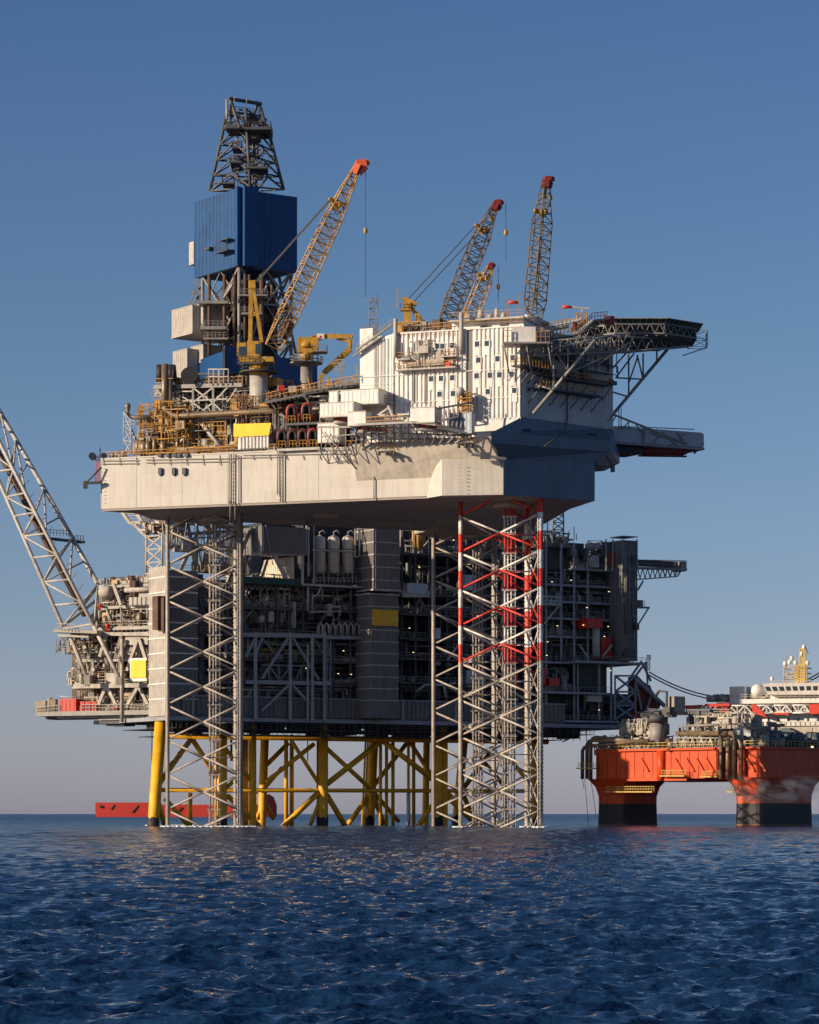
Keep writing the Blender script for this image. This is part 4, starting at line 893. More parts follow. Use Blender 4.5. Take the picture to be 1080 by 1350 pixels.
p_, e_ = clutter(HF, HF.t(232), HF.t(320), 82, 91, 7, 12, 120, 25, 'hvdhv', .05, .16); build(p_, 'thin_piping', lgrey, sub); build(e_, 'thin_equipment', brown, sub)
p_, e_ = clutter(HF, HF.t(136), HF.t(360), 76.4, 78.2, .6, 3, 120, 26, 'hvbb', .05, .12); build(p_, 'deck_edge_piping', rail_y, sub); build(e_, 'deck_edge_equipment', grey, sub)
p_, e_ = clutter(HF, t0, t1_, 77, 91, 7, 16, 380, 21, 'hvbthvrd', .07, .3); build(p_, 'piping', grey, sub); build(e_, 'equipment', dgrey, sub)
p_, e_ = clutter(HF, HF.t(185), HF.t(300), 77, 86, 4.5, 9, 150, 22, 'hvbtvh', .06, .22); build(p_, 'small_piping', offwh, sub); build(e_, 'pale_equipment', offwh, sub)
m = MB(); HF.bx(m, 228, 300, 557, 592, 13, 18); HF.bx(m, 225, 372, 512, 556, 17, 22); build(m, 'dark_backing', black, sub)  # solid black blocks added to darken the depth behind the machinery
m = MB(); m.tube([H(216, 536, 3.5), H(218, 539, 3.5), H(227, 547, 3.5), H(234, 548.5, 3.5), H(300, 545, 3.5), H(355, 542, 3.5), H(372, 546, 4)], .62, 12); m.tube([H(224, 500, 4.5), H(224, 532, 4.5), H(232, 544, 4.5)], .6, 10); m.tube([H(217.5, 480, 4), H(217.5, 548, 4)], .75, 12); m.tube([H(223.5, 505, 5), H(223.5, 549, 5)], .55, 10)
build(m, 'exhaust_duct', pipeb, sub)
m = MB()
for x in (211, 229, 225.5): a = H(x, 503, 7); b = H(x+.5, 481, 7); m.cyl((a.x, a.y), .8, a.z, b.z, 10, .45 if x > 228 else .75)
build(m, 'exhaust_stack', black, sub)
m = MB(); c0 = H(250, 494, 5); 
for dy in (-.9, .9): m.loft([[c0+V((1.75*math.cos(2*math.pi*k/20), dy*(.1), 1.75*math.sin(2*math.pi*k/20)-.3))+V((0, dy+s, 0)) for k in range(20)] for s in (0, .2)])
m.loft([[c0+V((1.1*math.cos(2*math.pi*k/20), s, 1.1*math.sin(2*math.pi*k/20)-.3)) for k in range(20)] for s in (-.8, .9)]); build(m, 'cable_reel', black, sub)
m = MB()
for x0, x1 in ((275, 288), (289, 301)): m.rail([H(x0, 506, 5), H(x1, 506, 5)], 3.0, 1.0, .22)
build(m, 'pipe_frame', lgrey, sub)
# left end: vent stack tower
vt = thing('vent_tower', 'pale stair tower with a gooseneck vent pipe at the left deck end', 'tower', HF.P(168, 600, 3))
m = MB(); A = [H(163, 598, 3), H(173, 597, 3), H(173, 597, 5), H(163, 598, 5)]; B = [H(163, 543, 3), H(173, 555, 3), H(173, 555, 5), H(163, 543, 5)]
lattice(m, A, B, 3, .22, .15, 'k'); m.bar(H(173, 566, 4), H(182, 586, 4), .7, .3); m.rail([H(163, 564, 3), H(178, 563, 3)], 1.3, .7, .1)
build(m, 'stair_frame', lgrey, vt)
m = MB(); m.tube([H(168.5, 533, 4), H(168.5, 540, 4), H(168.5, 544.5, 4), H(172, 549, 4), H(178, 550.5, 4), H(198, 550, 4)], [.55, .5, .35, .4, .42, .42], 10); m.sphere(H(168.5, 536, 4), .62, 10, 1.3)
build(m, 'vent_pipe', pipeb, vt)
p_, e_ = clutter(HF, HF.t(172), HF.t(200), 77, 83.5, 3, 9, 60, 31, 'hvbtb', .08, .25); build(p_, 'piping', offwh, vt); build(e_, 'equipment', brown, vt)
# yellow tarpaulin panel with white ribbed container
yc_ = thing('ribbed_container', 'white ribbed container half hidden by a bright yellow cover', 'container', HF.P(334, 592, .5))
m = MB(); HF.bx(m, 314, 355, 577, 592, .6, 3); build(m, 'box', white, yc_)
m = MB(); ta, tb = HF.t(314, .4), HF.t(355, .4); m.corr(HF.pt(ta, 0, .45), HF.pt(tb, 0, .45), HF.z(592, ta, .4), HF.z(577, ta, .4), (-HF.w.x, -HF.w.y), .75, .3); build(m, 'ribbing', white, yc_)
m = MB()
q = [H(308, 576, .1), H(354.5, 574, .1), H(357.5, 557.5, .1), H(308, 559, .1)]; w_ = V((HF.w.x, HF.w.y, 0))
m.loft([q, [p+w_*.3 for p in q]]); build(m, 'yellow_cover', ysign, yc_)
# hose reels
for (x, y, lab) in ((372, 588, 'leftmost of the four lower hose reels beside the ribbed container'), (386, 587.5, 'second of the four lower hose reels from the left'), (399.5, 587, 'third of the four lower hose reels from the left'), (412.5, 586.5, 'rightmost of the four lower hose reels, with a red hose'), (384.5, 555, 'upper left hose reel with a red arch'), (404.5, 553, 'upper right hose reel with a red valve box')):
    hr = thing('hose_reel', lab, 'hose reel', H(x, y, 0), 'arched hose reels on the lit deck edge')
    big = 1.0; 
    for nm, r_, mt_, wd_ in (('outer_hose', .95, dred if x in (386, 399.5, 372) else red, .2), ('inner_hose', .7, black, .34)):
        m = MB(); pth = [H(x, y, 0)+V((-r_, 0, 0))]+[H(x, y, 0)+V((r_*math.cos(math.pi*(1-k/8)), 0, 2.0+r_*1.3*math.sin(math.pi*k/8))) for k in range(9)]+[H(x, y, 0)+V((r_, 0, 0))]
        m.tube(pth, wd_, 8); m.tube([p+V((0, .7, 0)) for p in pth], wd_, 8); build(m, nm, mt_, hr)
    m = MB(); m.rail([H(x, y, -.6)+V((-.7, 0, -.3)), H(x, y, -.6)+V((.7, 0, -.3))], 1.3, .5, .16); build(m, 'guard', rail_y, hr)
    m = MB(); q = H(x, y, .9); m.box(q.x-1, q.x+1, q.y, q.y+.8, q.z-.5, q.z+3.1); build(m, 'housing', black, hr)
rr_ = thing('reel_rack', 'dark steel rack holding the hose reels beside the ribbed container', 'rack', H(392, 592, 2))
m = MB(); HF.bx(m, 364, 420, 590, 593, -.8, 6); HF.bx(m, 376, 424, 557, 560, -.6, 6); HF.bx(m, 366, 420, 560, 590, 3, 8)
for x in (365, 379, 392.5, 406, 419): m.bar(H(x, 592, -.3), H(x, 558, -.3), .25)
build(m, 'frame', dgrey, rr_)
m = MB(); m.bar(H(366, 593.5, -.8), H(422, 591, -.8), .4, .5); build(m, 'edge_beam', lgrey, rr_)
p_, e_ = clutter(HF, HF.t(356), HF.t(430), 77.5, 84, .8, 4, 90, 33, 'hvbdb', .08, .22); build(p_, 'piping', grey, rr_); build(e_, 'equipment', brown, rr_)
p_, e_ = clutter(HF, HF.t(300), HF.t(366), 78, 89, 3, 7, 130, 43, 'hvbthvd', .06, .2); build(p_, 'mid_piping', brown, rr_); build(e_, 'mid_equipment', rail_y, rr_)
p_, e_ = clutter(HF, HF.t(345), HF.t(476), 85.5, 92, 8, 18, 160, 44, 'hvbtvd', .06, .22); build(p_, 'rear_piping', rail_y, rr_); build(e_, 'rear_equipment', grey, rr_)
# raised pipe deck between the cranes and the quarters
pd = thing('pipe_deck', 'raised sloping pipe deck with yellow rails left of the white quarters', 'deck', H(420, 540, 10))
m = MB(); m.bar(H(350, 531, 3), H(404, 520, 3), .6, .5); m.bar(H(404, 519, 3), H(475, 507, 6), .6, .5); HF.bx(m, 350, 400, 524, 527, 3.5, 20); HF.bx(m, 398, 480, 511, 516, 6, 22)
for k in range(9): m.bar(H(352+k*6, 533-k*1.2, 2.5), H(358+k*6, 527-k*1.2, 9), .3)
m.bar(H(400, 519, 3), H(408, 531, 2), .35); m.bar(H(358, 531, 3), H(364, 540, 3), .3)
build(m, 'deck', dgrey, pd)
m = MB()
for a in ((352, 528, 380, 522), (380, 522, 402, 517), (404, 517, 440, 510), (440, 510, 474, 504), (428, 558, 450, 556), (392, 555, 426, 552), (421, 548, 458, 546)): m.rail([H(a[0], a[1], 2.8), H(a[2], a[3], 2.8)], 1.5, .8, .13)
build(m, 'railing', rail_y, pd)
p_, e_ = clutter(HF, HF.t(345), HF.t(476), 84, 88.3, 5, 16, 190, 35, 'hvbtbr', .1, .35); build(p_, 'piping', offwh, pd); build(e_, 'pale_equipment', offwh, pd)
p_, e_ = clutter(HF, HF.t(345), HF.t(476), 77.5, 86, 5, 14, 160, 36, 'hvbdt', .1, .35); build(p_, 'dark_piping', brown, pd); build(e_, 'yellow_equipment', rail_y, pd)
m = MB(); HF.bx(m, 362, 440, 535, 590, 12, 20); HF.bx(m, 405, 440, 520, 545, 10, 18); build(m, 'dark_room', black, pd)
m = MB()
for x, y0, y1, w in ((446, 480, 512, .25), (452, 478, 510, .2), (470, 480, 503, .3)): m.bar(H(x, y1, 5), H(x, y0, 5), w)
m.rail([H(441, 492, 5), H(454, 491, 5)], 1.4, .7, .12); m.rail([H(441, 484, 5), H(454, 483, 5)], 1.4, .7, .12); build(m, 'light_post', grey, pd)
m = MB(); HF.bx(m, 352, 366, 498, 509, 9, 12); build(m, 'yellow_winch_house', yel, pd)
m = MB(); q = H(371, 516, 3); m.box(q.x-.6, q.x+.6, q.y-.5, q.y+.5, q.z, q.z+1.2); build(m, 'red_cabinet', red, pd)

# ------------------------------------------------------------------ cranes
def boom(root, foot, tip, w, m_, n, headm, face=(0.35, -0.94), nm='boom', wc=.28, wb=.15):
    foot = V(foot); tip = V(tip); d = (tip-foot).normalized(); s = V((face[0], face[1], 0)); s = (s-d*s.dot(d)).normalized(); t = s.cross(d)
    mb = MB(); prof = ((0, .25, .9), (.18, 1, 1), (.72, .95, .9), (1, .3, .35)); segs = []
    for f_, a, b in prof:
        c = foot.lerp(tip, f_); segs.append([c+s*(w*.5*a*sx)+t*(w*.5*b*sy) for sx, sy in ((-1, -1), (1, -1), (1, 1), (-1, 1))])
    for i in range(3):
        k = max(2, int(round(n*(prof[i+1][0]-prof[i][0])))); lattice(mb, segs[i], segs[i+1], k, wc, wb, 'k')
    build(mb, nm, m_, root)
    h = MB(); a = foot.lerp(tip, 0.97); hv = V((1, 0, 0)) if tip.x > foot.x else V((-1, 0, 0)); L = (tip-foot).length
    k = L*0.055; b = tip+d*k*.45; e = b+hv*k*.75+V((0, 0, k*.1))
    h.bar(a+s*.4, b+s*.4, w*.34, w*.34); h.bar(a-s*.4, b-s*.4, w*.3, w*.3); h.bar(b, e, w*.36, w*.42); h.bar(b-s*.5+V((0, 0, .3)), b+s*.5+V((0, 0, .3)), w*.3, n=10); h.bar(e-s*.5, e+s*.5, w*.34, n=10); h.bar(a+hv*w*.3, e-V((0, 0, w*.2)), w*.25)
    build(h, 'boom_head', headm, root)
    y = MB(); c = foot.lerp(tip, .80); q = c+t*w*.6*(1 if t.x*hv.x < 0 else -1); y.bar(c-d*1.0, q+d*.2, w*.22, w*.2); y.bar(q-s*.35, q+s*.35, w*.24, n=10); y.bar(c-s*w*.4, c+s*w*.4, w*.2, w*.3); c2 = foot.lerp(tip, .95)-V((0, 0, w*.4)); y.bar(c2-s*.3, c2+s*.3, w*.26, n=10)
    build(y, 'boom_sheave', yel, root)
    wk = MB(); a1 = foot.lerp(tip, .15); a2 = foot.lerp(tip, .72); wk.bar(a1, a2, .35, .12); build(wk, 'boom_walkway', grey, root)
    return e, q
def hookline(root, e, z1, blk=.5, mid=None):
    m = MB(); m.bar(e, (e.x, e.y, z1), .14, n=5); build(m, 'hoist_rope', wire, root)
    m = MB(); zz = e.z+(z1-e.z)*blk; m.lathe((e.x, e.y, zz-.9), [(.05, 0), (.42, .4), (.42, 1.0), (.05, 1.6)], 8); build(m, 'hook_block', yel, root)
# 1: the big ochre crane on the left
c1 = thing('pedestal_crane', 'big ochre lattice crane with orange-red boom tip beside the blue derrick box', 'crane', P(341, 520, 612), 'lattice boom cranes')
ZC = 612; q = P(341, 518, ZC)
m = MB(); m.cyl((q.x, q.y), 1.85, q.z-9, CH+(HZ-494)/F*ZC, 24); build(m, 'pedestal', lgrey, c1)
m = MB(); zz = CH+(HZ-490)/F*ZC; m.cyl((q.x, q.y), 3.9, zz-.3, zz, 24); m.rail([(q.x+3.8*math.cos(a/8*6.283), q.y+3.8*math.sin(a/8*6.283), zz) for a in range(9)], 1.2, 1, .12); build(m, 'slew_platform', dgrey, c1)
m = MB(); m.cyl((q.x, q.y), 1.9, zz, zz+1.0, 24); m.cyl((q.x, q.y), 2.0, zz-.8, zz-.3, 24); m.cyl((q.x, q.y), 1.85, zz+1.2, zz+2.2, 24, 2.4); build(m, 'slew_ring', yel, c1)
m = MB(); a = P(316, 478, ZC-1); b = P(361, 468, ZC-1); m.box(a.x, b.x, q.y-2.4, q.y+2.4, a.z, a.z+1.0); a = P(326, 466, ZC-2); b = P(342, 450, ZC-2); m.box(a.x, b.x, q.y-2.6, q.y+1.8, a.z-1, b.z); a = P(312.5, 470, ZC-2); b = P(325, 452, ZC-2); m.box(a.x, b.x-.1, q.y-2.4, q.y+1.4, a.z, b.z)
build(m, 'crane_house', yel, c1)
m = MB(); a = P(336, 464, ZC-5); m.box(a.x, a.x+1.2, q.y-2.68, q.y-2.55, a.z, a.z+2); a = P(318, 466, ZC-5); m.box(a.x-.6, a.x+1, q.y-2.5, q.y-2.3, a.z, a.z+1.8); build(m, 'cab_window', glass, c1)
m = MB(); m.rail([P(313, 478, ZC-4), P(345, 478, ZC-4)], 1.2, .8, .12); m.rail([P(313, 472, ZC-4), P(325, 472, ZC-4)], 1.1, .8, .12); m.bar(P(313, 479, ZC-4), P(346, 478, ZC-4), .4); build(m, 'cab_railing', dgrey, c1)
m = MB(); 
for s_ in (-1.2, 1.2): m.bar(P(331, 380, ZC)+V((0, s_, 0)), P(330, 452, ZC)+V((0, s_, 0)), .7, .55); m.bar(P(334, 380, ZC)+V((0, s_, 0)), P(345, 450, ZC)+V((0, s_, 0)), .65, .5); m.bar(P(331, 415, ZC)+V((0, s_, 0)), P(339, 413, ZC)+V((0, s_, 0)), .4)
a = P(332.5, 377, ZC); m.box(a.x-.7, a.x+.7, a.y-1.6, a.y+1.6, a.z-.8, a.z+.9); build(m, 'a_frame', yel, c1)
e, pq = boom(c1, P(360, 458, ZC-2), P(470, 222, ZC-6), 3.6, boomy, 22, orr)
hookline(c1, V((P(482, 210, ZC-6).x, e.y, e.z)), P(482, 392, ZC-6).z, .5)
m = MB(); 
for dy in (-.8, 0, .8): m.bar(P(333, 378, ZC)+V((0, dy, 0)), V(pq)+V((0, dy, 0)), .12, n=4)
build(m, 'pendant_rope', wire, c1)
m = MB(); a = P(372, 440, ZC-2); b = P(388, 415, ZC-2); 
m.bar(P(372, 446, ZC-2), P(382, 424, ZC-3), 2.0, 1.4); m.bar(P(374, 436, ZC-3.6), P(380, 436, ZC-.4), 1.3, n=10); build(m, 'boom_foot_winch', brown, c1)
# 2: knuckle boom crane
c2 = thing('knuckle_crane', 'yellow folding-arm crane with red spot on a white plate, bent over the pipe deck', 'crane', P(404, 512, 624)); ZC = 624; q = P(404, 512, ZC)
m = MB(); m.cyl((q.x, q.y), 1.35, q.z-8, CH+(HZ-480)/F*ZC, 20, 1.2); build(m, 'pedestal', grey, c2)
zz = CH+(HZ-478)/F*ZC; m = MB(); m.cyl((q.x, q.y), 3.4, zz-.3, zz, 20, 3.4); m.rail([(q.x+3.4*math.cos(a/8*6.283), q.y+3.4*math.sin(a/8*6.283), zz) for a in range(9)], 1.2, 1, .13); plat(m, 386, 403, 474, ZC-4, ZC-1, .2); plat(m, 412, 431, 462, ZC-3, ZC+1, .2); build(m, 'platform', grey, c2)
m = MB(); m.cyl((q.x, q.y), 1.5, zz, zz+3.2, 18); m.cyl((q.x, q.y), 1.9, zz+3, zz+4.2, 18, 1.7); a = P(398, 466, ZC); m.box(a.x-.8, a.x+3.5, a.y-1.5, a.y+1.5, a.z, a.z+3.2)
m.loft([[p+V((0, s_, 0)) for s_ in (0,) for p in (P(394, 462, ZC-1.2), P(400, 448, ZC-1.2), P(412, 442, ZC-1.2), P(414, 450, ZC-1.2))], [P(394, 462, ZC+1.2), P(400, 448, ZC+1.2), P(412, 442, ZC+1.2), P(414, 450, ZC+1.2)]])
build(m, 'slew_column', yel, c2)
m = MB(); 
def beam(mb, pts, hs, Z, wy): mb.loft([[P(x, y-h/2, Z-wy), P(x, y-h/2, Z+wy), P(x, y+h/2, Z+wy), P(x, y+h/2, Z-wy)] for (x, y), h in zip(pts, hs)])
beam(m, [(403, 453), (415, 446), (430, 443.5), (455, 443), (464, 444)], [7, 9, 7, 5, 4], ZC, .7); beam(m, [(461, 441), (462.5, 455), (461, 463)], [2, 5, 6], ZC, .7); m.bar(P(462.5, 441, ZC), P(461, 463, ZC), .9, 1.2)
build(m, 'main_arm', yel, c2)
m = MB(); m.bar(P(462, 460, ZC), P(428, 491, ZC), 1.3, 1.1); m.bar(P(428, 489, ZC), P(421, 502, ZC), .7); m.bar(P(460, 450, ZC), P(444, 446, ZC), .6); build(m, 'folding_arm', yel, c2)
m = MB(); m.bar(P(405, 464, ZC-1), P(420, 448, ZC-1), .55, n=8); build(m, 'lift_cylinder', yel, c2)
m = MB(); a = P(422.5, 444, ZC-.9); m.box(a.x-.7, a.x+.8, a.y-.1, a.y+.1, a.z-.65, a.z+.65); pl = build(m, 'sign_plate', white, c2)
m = MB(); a.y -= .14; m.loft([[a+V((.27*math.cos(k/12*6.283)+.05, s_, .27*math.sin(k/12*6.283))) for k in range(12)] for s_ in (0, .03)]); build(m, 'red_mark', red, pl)
# 3, 4, 5: cranes seen over the quarters roof
def crane3(lab, Z, foot, tip, w, m_, n, post, hook, headm=dred, face=(.35, -.94), zbase=None):
    c = thing('pedestal_crane', lab, 'crane', P(foot[0]-10 if post is None else post[0], foot[1]+40, Z), 'lattice boom cranes')
    px = foot[0] if post is None else post[0]; q = P(px, foot[1]+6, Z); m = MB(); m.cyl((q.x, q.y), 1.7, 76, q.z, 16); build(m, 'pedestal', yel, c)
    e, pq = boom(c, P(*foot, Z), P(*tip, Z), w, m_, n, headm, face)
    if hook: 
        e2_ = V((P(hook[0], hook[1], Z).x, e.y, e.z)); hookline(c, e2_, P(hook[0], hook[2], Z).z, hook[3])
    m = MB(); a = P(px, foot[1]+4, Z); m.box(a.x-2.2, a.x+2.2, a.y-1.6, a.y+1.6, a.z-1.6, a.z+.4); m.bar(a+V((0, 0, -1)), P(foot[0], foot[1]+5, Z), .7); build(m, 'crane_house', yel, c)
    if post:
        m = MB(); t_ = P(post[0], post[1], Z); b_ = P(post[0], foot[1]+4, Z); m.bar(t_, b_, 1.5, 1.3); m.bar(t_+V((.5, 0, 0)), b_+V((2.8, 0, 0)), .6); m.bar(t_+V((-1, 0, 1)), t_+V((2, 0, -.5)), .9); m.bar(t_+V((-2.2, 0, -1.2)), t_+V((-2.2, 0, 3.0)), .25)
        plat(m, post[0]-9, post[0]+5, post[1]+8, Z-1, Z+1, .3); m.bar(t_+V((1, 0, -1)), t_+V((6, 0, -7)), .5); plat(m, post[0]+12, post[0]+18, post[1]+24, Z-1, Z+1, .3); build(m, 'a_frame', yel, c)
        m = MB(); m.bar(t_+V((0, 0, .5)), V(pq)+V((0, 0, .2)), .22, n=5); m.bar(t_+V((.8, 0, -.4)), V(pq)+V((-.8, .5, -2.6)), .22, n=5); build(m, 'pendant_rope', wire, c)
    else:
        m = MB(); f0 = P(foot[0]-8, foot[1]-4, Z); m.bar(f0, V(pq), .2, n=5); build(m, 'pendant_rope', wire, c)
    return c
crane3('dark ochre lattice crane with yellow kingpost and twin ropes above the quarters left half', 640, (588, 424), (652, 272), 3.4, boomb, 14, (537, 399), (667, 262, 344, .5))
crane3('shortest ochre lattice crane, between the two dark taller cranes', 690, (618, 424), (646, 352), 3.2, boomy, 8, None, (657, 350, 400, .55))
crane3('steep dark lattice crane standing behind the right part of the quarters roof', 665, (703, 430), (719, 242), 3.5, boomb, 16, None, (726, 240, 262, .9), face=(.6, -.8))
m = MB(); rf = thing('roof_machinery', 'low cluttered machinery deck on the quarters roof beside the kingpost crane', 'machinery', AF.P(540, 445, 6))
p_, e_ = clutter(AF, AF.t(516), AF.t(596), ztop-1.0, ztop+3.2, 3, 12, 120, 41, 'hvbtrb', .08, .3); build(p_, 'piping', grey, rf); build(e_, 'equipment', brown, rf)
m = MB(); m.rail([AF.P(518, 434, 1.5), AF.P(556, 433, 1.5)], 1.4, .8, .12); m.rail([AF.P(556, 437, 1.5), AF.P(592, 434, 1.5)], 1.4, .8, .12); AF.bx(m, 520, 532, 429, 441, 3, 7); build(m, 'railing', rail_y, rf)
m = MB(); AF.bx(m, 554, 562, 424, 440, 4, 7); AF.bx(m, 563, 592, 433, 440, 4, 7); build(m, 'grey_housing', grey, rf)
# ------------------------------------------------------------------ fixed process platform behind the rig
PF = Face((-55, 675), (57, 745)); ST = Face((-94.8, 738.6), (-55, 675)); LS = ST.L; SL = Face((-92, 706), (-57.5, 690))
of = (-PF.w.x, -PF.w.y); os_ = (-SL.w.x, -SL.w.y); ot_ = (-ST.w.x, -ST.w.y)
def G(px, py, d=0): return PF.P(px, py, d)
def K(px, py, d=0): return SL.P(px, py, d)
def deckslab(mb, F_, xa, xb, y, d0, d1, th=.5): 
    ta, tb = F_.t(xa, d0), F_.t(xb, d0); z = F_.z(y, (ta+tb)/2, d0); F_.block(mb, ta, tb, z-th, z, d0, d1); return ta, tb, z
ZG0, ZG1 = 24.0, 29.6
base = thing('platform_deck', 'long grey clad girder deck carrying the process modules above the yellow jacket', 'platform', PF.pt(60, ZG0, 5))
m = MB(); ta = PF.t(238); tb = PF.t(745); PF.block(m, ta, tb, ZG0+.9, ZG1, .4, 38); m.corr(PF.pt(ta, 0, 0), PF.pt(tb, 0, 0), ZG0+1.3, ZG1-.1, of, 1.25, .22); build(m, 'girder_cladding', clad, base)
m = MB(); PF.block(m, .3, PF.L, ZG0, ZG0+.9, -.4, 38); PF.block(m, ta, tb, ZG1-.05, ZG1+.25, -.3, .5)
for x in (254, 338, 383, 428, 487, 530, 600, 680): t = PF.t(x); PF.block(m, t-.3, t+.3, ZG0+.95, ZG1-.1, -.42, .1)
build(m, 'girder_flange', mat('shade_grey_paint', (0.30, 0.32, 0.34), .55, dirt=.25), base)
m = MB(); u_ = MB()
for z, a, b in ((ZG0-1.6, 2, 118), (ZG0-3.1, 6, 108)): PF.block(m, a, b, z-.15, z, -1, 26); u_.rail([PF.pt(a, z, -1), PF.pt(b, z, -1)], 1.2, 1.3, .1)
rg = random.Random(8)
for k in range(46):
    t = rg.uniform(2, 118); PF.block(m, t, t+rg.uniform(.4, 3.5), ZG0-rg.uniform(1.2, 3), ZG0-.01, rg.uniform(-.5, 10), rg.uniform(11, 20))
for k in range(60): t = 2+k*1.95; u_.bar(PF.pt(t, ZG0, 1), PF.pt(t, ZG0-3.2, 1), .18)
build(m, 'underdeck', black, base); build(u_, 'underdeck_railing', dgrey, base)
# solid dark blocks behind the open modules, their interior shade put in as colour
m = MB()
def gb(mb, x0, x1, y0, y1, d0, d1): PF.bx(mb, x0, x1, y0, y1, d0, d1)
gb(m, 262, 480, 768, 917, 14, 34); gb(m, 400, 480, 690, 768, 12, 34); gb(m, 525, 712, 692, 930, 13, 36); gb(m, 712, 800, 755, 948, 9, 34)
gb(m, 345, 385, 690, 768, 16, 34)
build(m, 'interior_shade', dark, base)

# stair towers with pale bands
def banded(name, label, cat, boxes, yb, mt_front, mt_side, parent=None):
    pass
tw = thing('stair_tower', 'tall grey ribbed stair tower with pale bands, its left side sunlit, at platform left corner', 'stair tower', PF.pt(0, ZG1, 0))
zt = PF.z(752, 2); m = MB(); t2_ = PF.t(261); dd_ = 7.0
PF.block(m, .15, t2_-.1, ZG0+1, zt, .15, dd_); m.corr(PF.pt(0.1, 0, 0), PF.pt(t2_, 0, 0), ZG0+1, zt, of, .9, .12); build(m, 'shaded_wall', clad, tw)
m = MB(); tS = LS-dd_-1.5; m.corr(ST.pt(tS, 0, -.05), ST.pt(LS-.05, 0, -.05), ZG0+1, zt+1, ot_, .9, .1); ST.block(m, tS, LS-.1, ZG0+1, zt+.9, .0, .1); build(m, 'sunlit_wall', cladl, tw)  # sunlight put into the colour: paler copy of the tower's cladding
m = MB()
for k in range(10):
    z = zt-1.6-k*3.45
    if z > ZG1-2: PF.block(m, 0.0, t2_, z, z+.28, -.2, .14); ST.block(m, tS, LS, z, z+.28, -.25, .01)
build(m, 'pale_band', white, tw)
m = MB(); gb(m, 262, 268, 757, 918, 1, 6); build(m, 'dark_flank', dgrey, tw)
tw = thing('stair_tower', 'grey ribbed stair tower with yellow board on its front, at platform middle', 'stair tower', G(505, 925, -5))
ta, tb = PF.t(493, -6), PF.t(527, -6); z1 = PF.z(693, ta, -6); zg = PF.z(779, ta, -6)
m = MB(); PF.block(m, ta, tb, zg+.5, z1, -5.9, 2); m.corr(PF.pt(ta, 0, -6), PF.pt(tb, 0, -6), zg+.5, z1, of, .85, .12)
tc_, td = PF.t(487, -4.5), PF.t(525.5, -4.5); PF.block(m, tc_, td, ZG0+1.3, zg-.4, -4.4, 2); m.corr(PF.pt(tc_, 0, -4.5), PF.pt(td, 0, -4.5), ZG0+1.3, zg-.4, of, .85, .12); build(m, 'cladding', clad, tw)
m = MB(); W = PF.w; a_ = PF.pt(ta, 0, 2); b_ = PF.pt(ta, 0, -5.9); m.corr(a_, b_, zg+.5, z1, (-PF.u.x, -PF.u.y), .9, .1); a_ = PF.pt(tc_, 0, 2); b_ = PF.pt(tc_, 0, -4.4); m.corr(a_, b_, ZG0+1.3, zg-.4, (-PF.u.x, -PF.u.y), .9, .1); build(m, 'side_cladding', clad, tw)
m = MB(); z = zg+.5
PF.block(m, ta-.4, tb+.4, zg+.1, zg+.5, -6.3, 2); PF.block(m, tc_-.5, td+.2, zg-.8, zg-.4, -4.9, 2)
for k in range(5): z = zg+2.6+k*2.9; (PF.block(m, ta-.15, tb, z, z+.25, -6.2, 2.1) if k % 2 else PF.block(m, ta-.15, ta+.4, z, z+.25, -6.2, 2.1))
PF.block(m, ta-.12, tb, zg+2.5, zg+2.7, -6.19, -5); PF.block(m, ta-.12, tb, zg+8.5, zg+8.7, -6.19, -5)
for k in range(9):
    z = zg-3.6-k*2.75
    if z > ZG0+1.5: PF.block(m, tc_-.12, td, z, z+.25, -4.7, 2.1)
build(m, 'pale_band', lgrey, tw)
m = MB(); PF.bx(m, 491.5, 525, 804, 825, -4.95, -4.7); build(m, 'yellow_board', mat('yellow_board', (0.80, 0.45, 0.02), .55, dirt=.2), tw)

# open front module between the towers
fm = thing('process_module', 'shaded open module with a pale trussed frame in the middle of the platform', 'module', G(380, 916, 2))
m = MB()
for x in (337, 383, 428): t = PF.t(x, -.8); m.bar(PF.pt(t, ZG0+.5, -.8), PF.pt(t, PF.z(834, t), -.8), .75)
m.bar(G(320, 837, -.8), G(428, 838.5, -.8), .8, 1.0); m.bar(G(428, 840, -.8), G(487, 841, -.8), .6, .8); m.bar(G(325, 899, -.8), G(436, 901, -.8), .7, .9)
for a in ((380, 841, 345, 895), (386, 841, 420, 896), (380, 904, 345, 937), (386, 904, 413, 933), (324, 866, 336, 842), (345, 842, 337, 862)): m.bar(G(a[0], a[1], -.8), G(a[2], a[3], -.8), .55)
for a in ((345, 877, 410, 878), (355, 877, 355, 897), (368, 878, 368, 897), (397, 878, 397, 897), (355, 879, 368, 896), (390, 896, 397, 880), (383, 879, 370, 896)): m.bar(G(a[0], a[1], 1), G(a[2], a[3], 1), .35)
m.bar(G(412, 838, -1.2), G(412, 950, -1.2), .7); m.bar(G(406, 850, -1.2), G(406, 950, -1.2), .5)
for x in (432, 436): m.bar(G(x, 841, -.5), G(x, 940, -.5), .3)
build(m, 'frame', mat('shade_grey_paint', (0, 0, 0)), fm)
m = MB(); d_ = MB()
for xa, xb, y in ((320, 487, 771), (265, 487, 802), (265, 487, 838), (265, 487, 870), (265, 487, 901)):
    a, b, z = deckslab(d_, PF, xa, xb, y, .5, 14); m.rail([PF.pt(a, z, .7), PF.pt(b, z, .7)], 1.2, 1.5, .1)
for x in (268, 300, 322, 345, 366, 400, 440, 462, 480):
    for d in (1.2, 7): t = PF.t(x, d); d_.bar(PF.pt(t, ZG1, d), PF.pt(t, PF.z(768, t, d), d), .5)
build(d_, 'deck', dgrey, fm); build(m, 'railing', grey, fm)
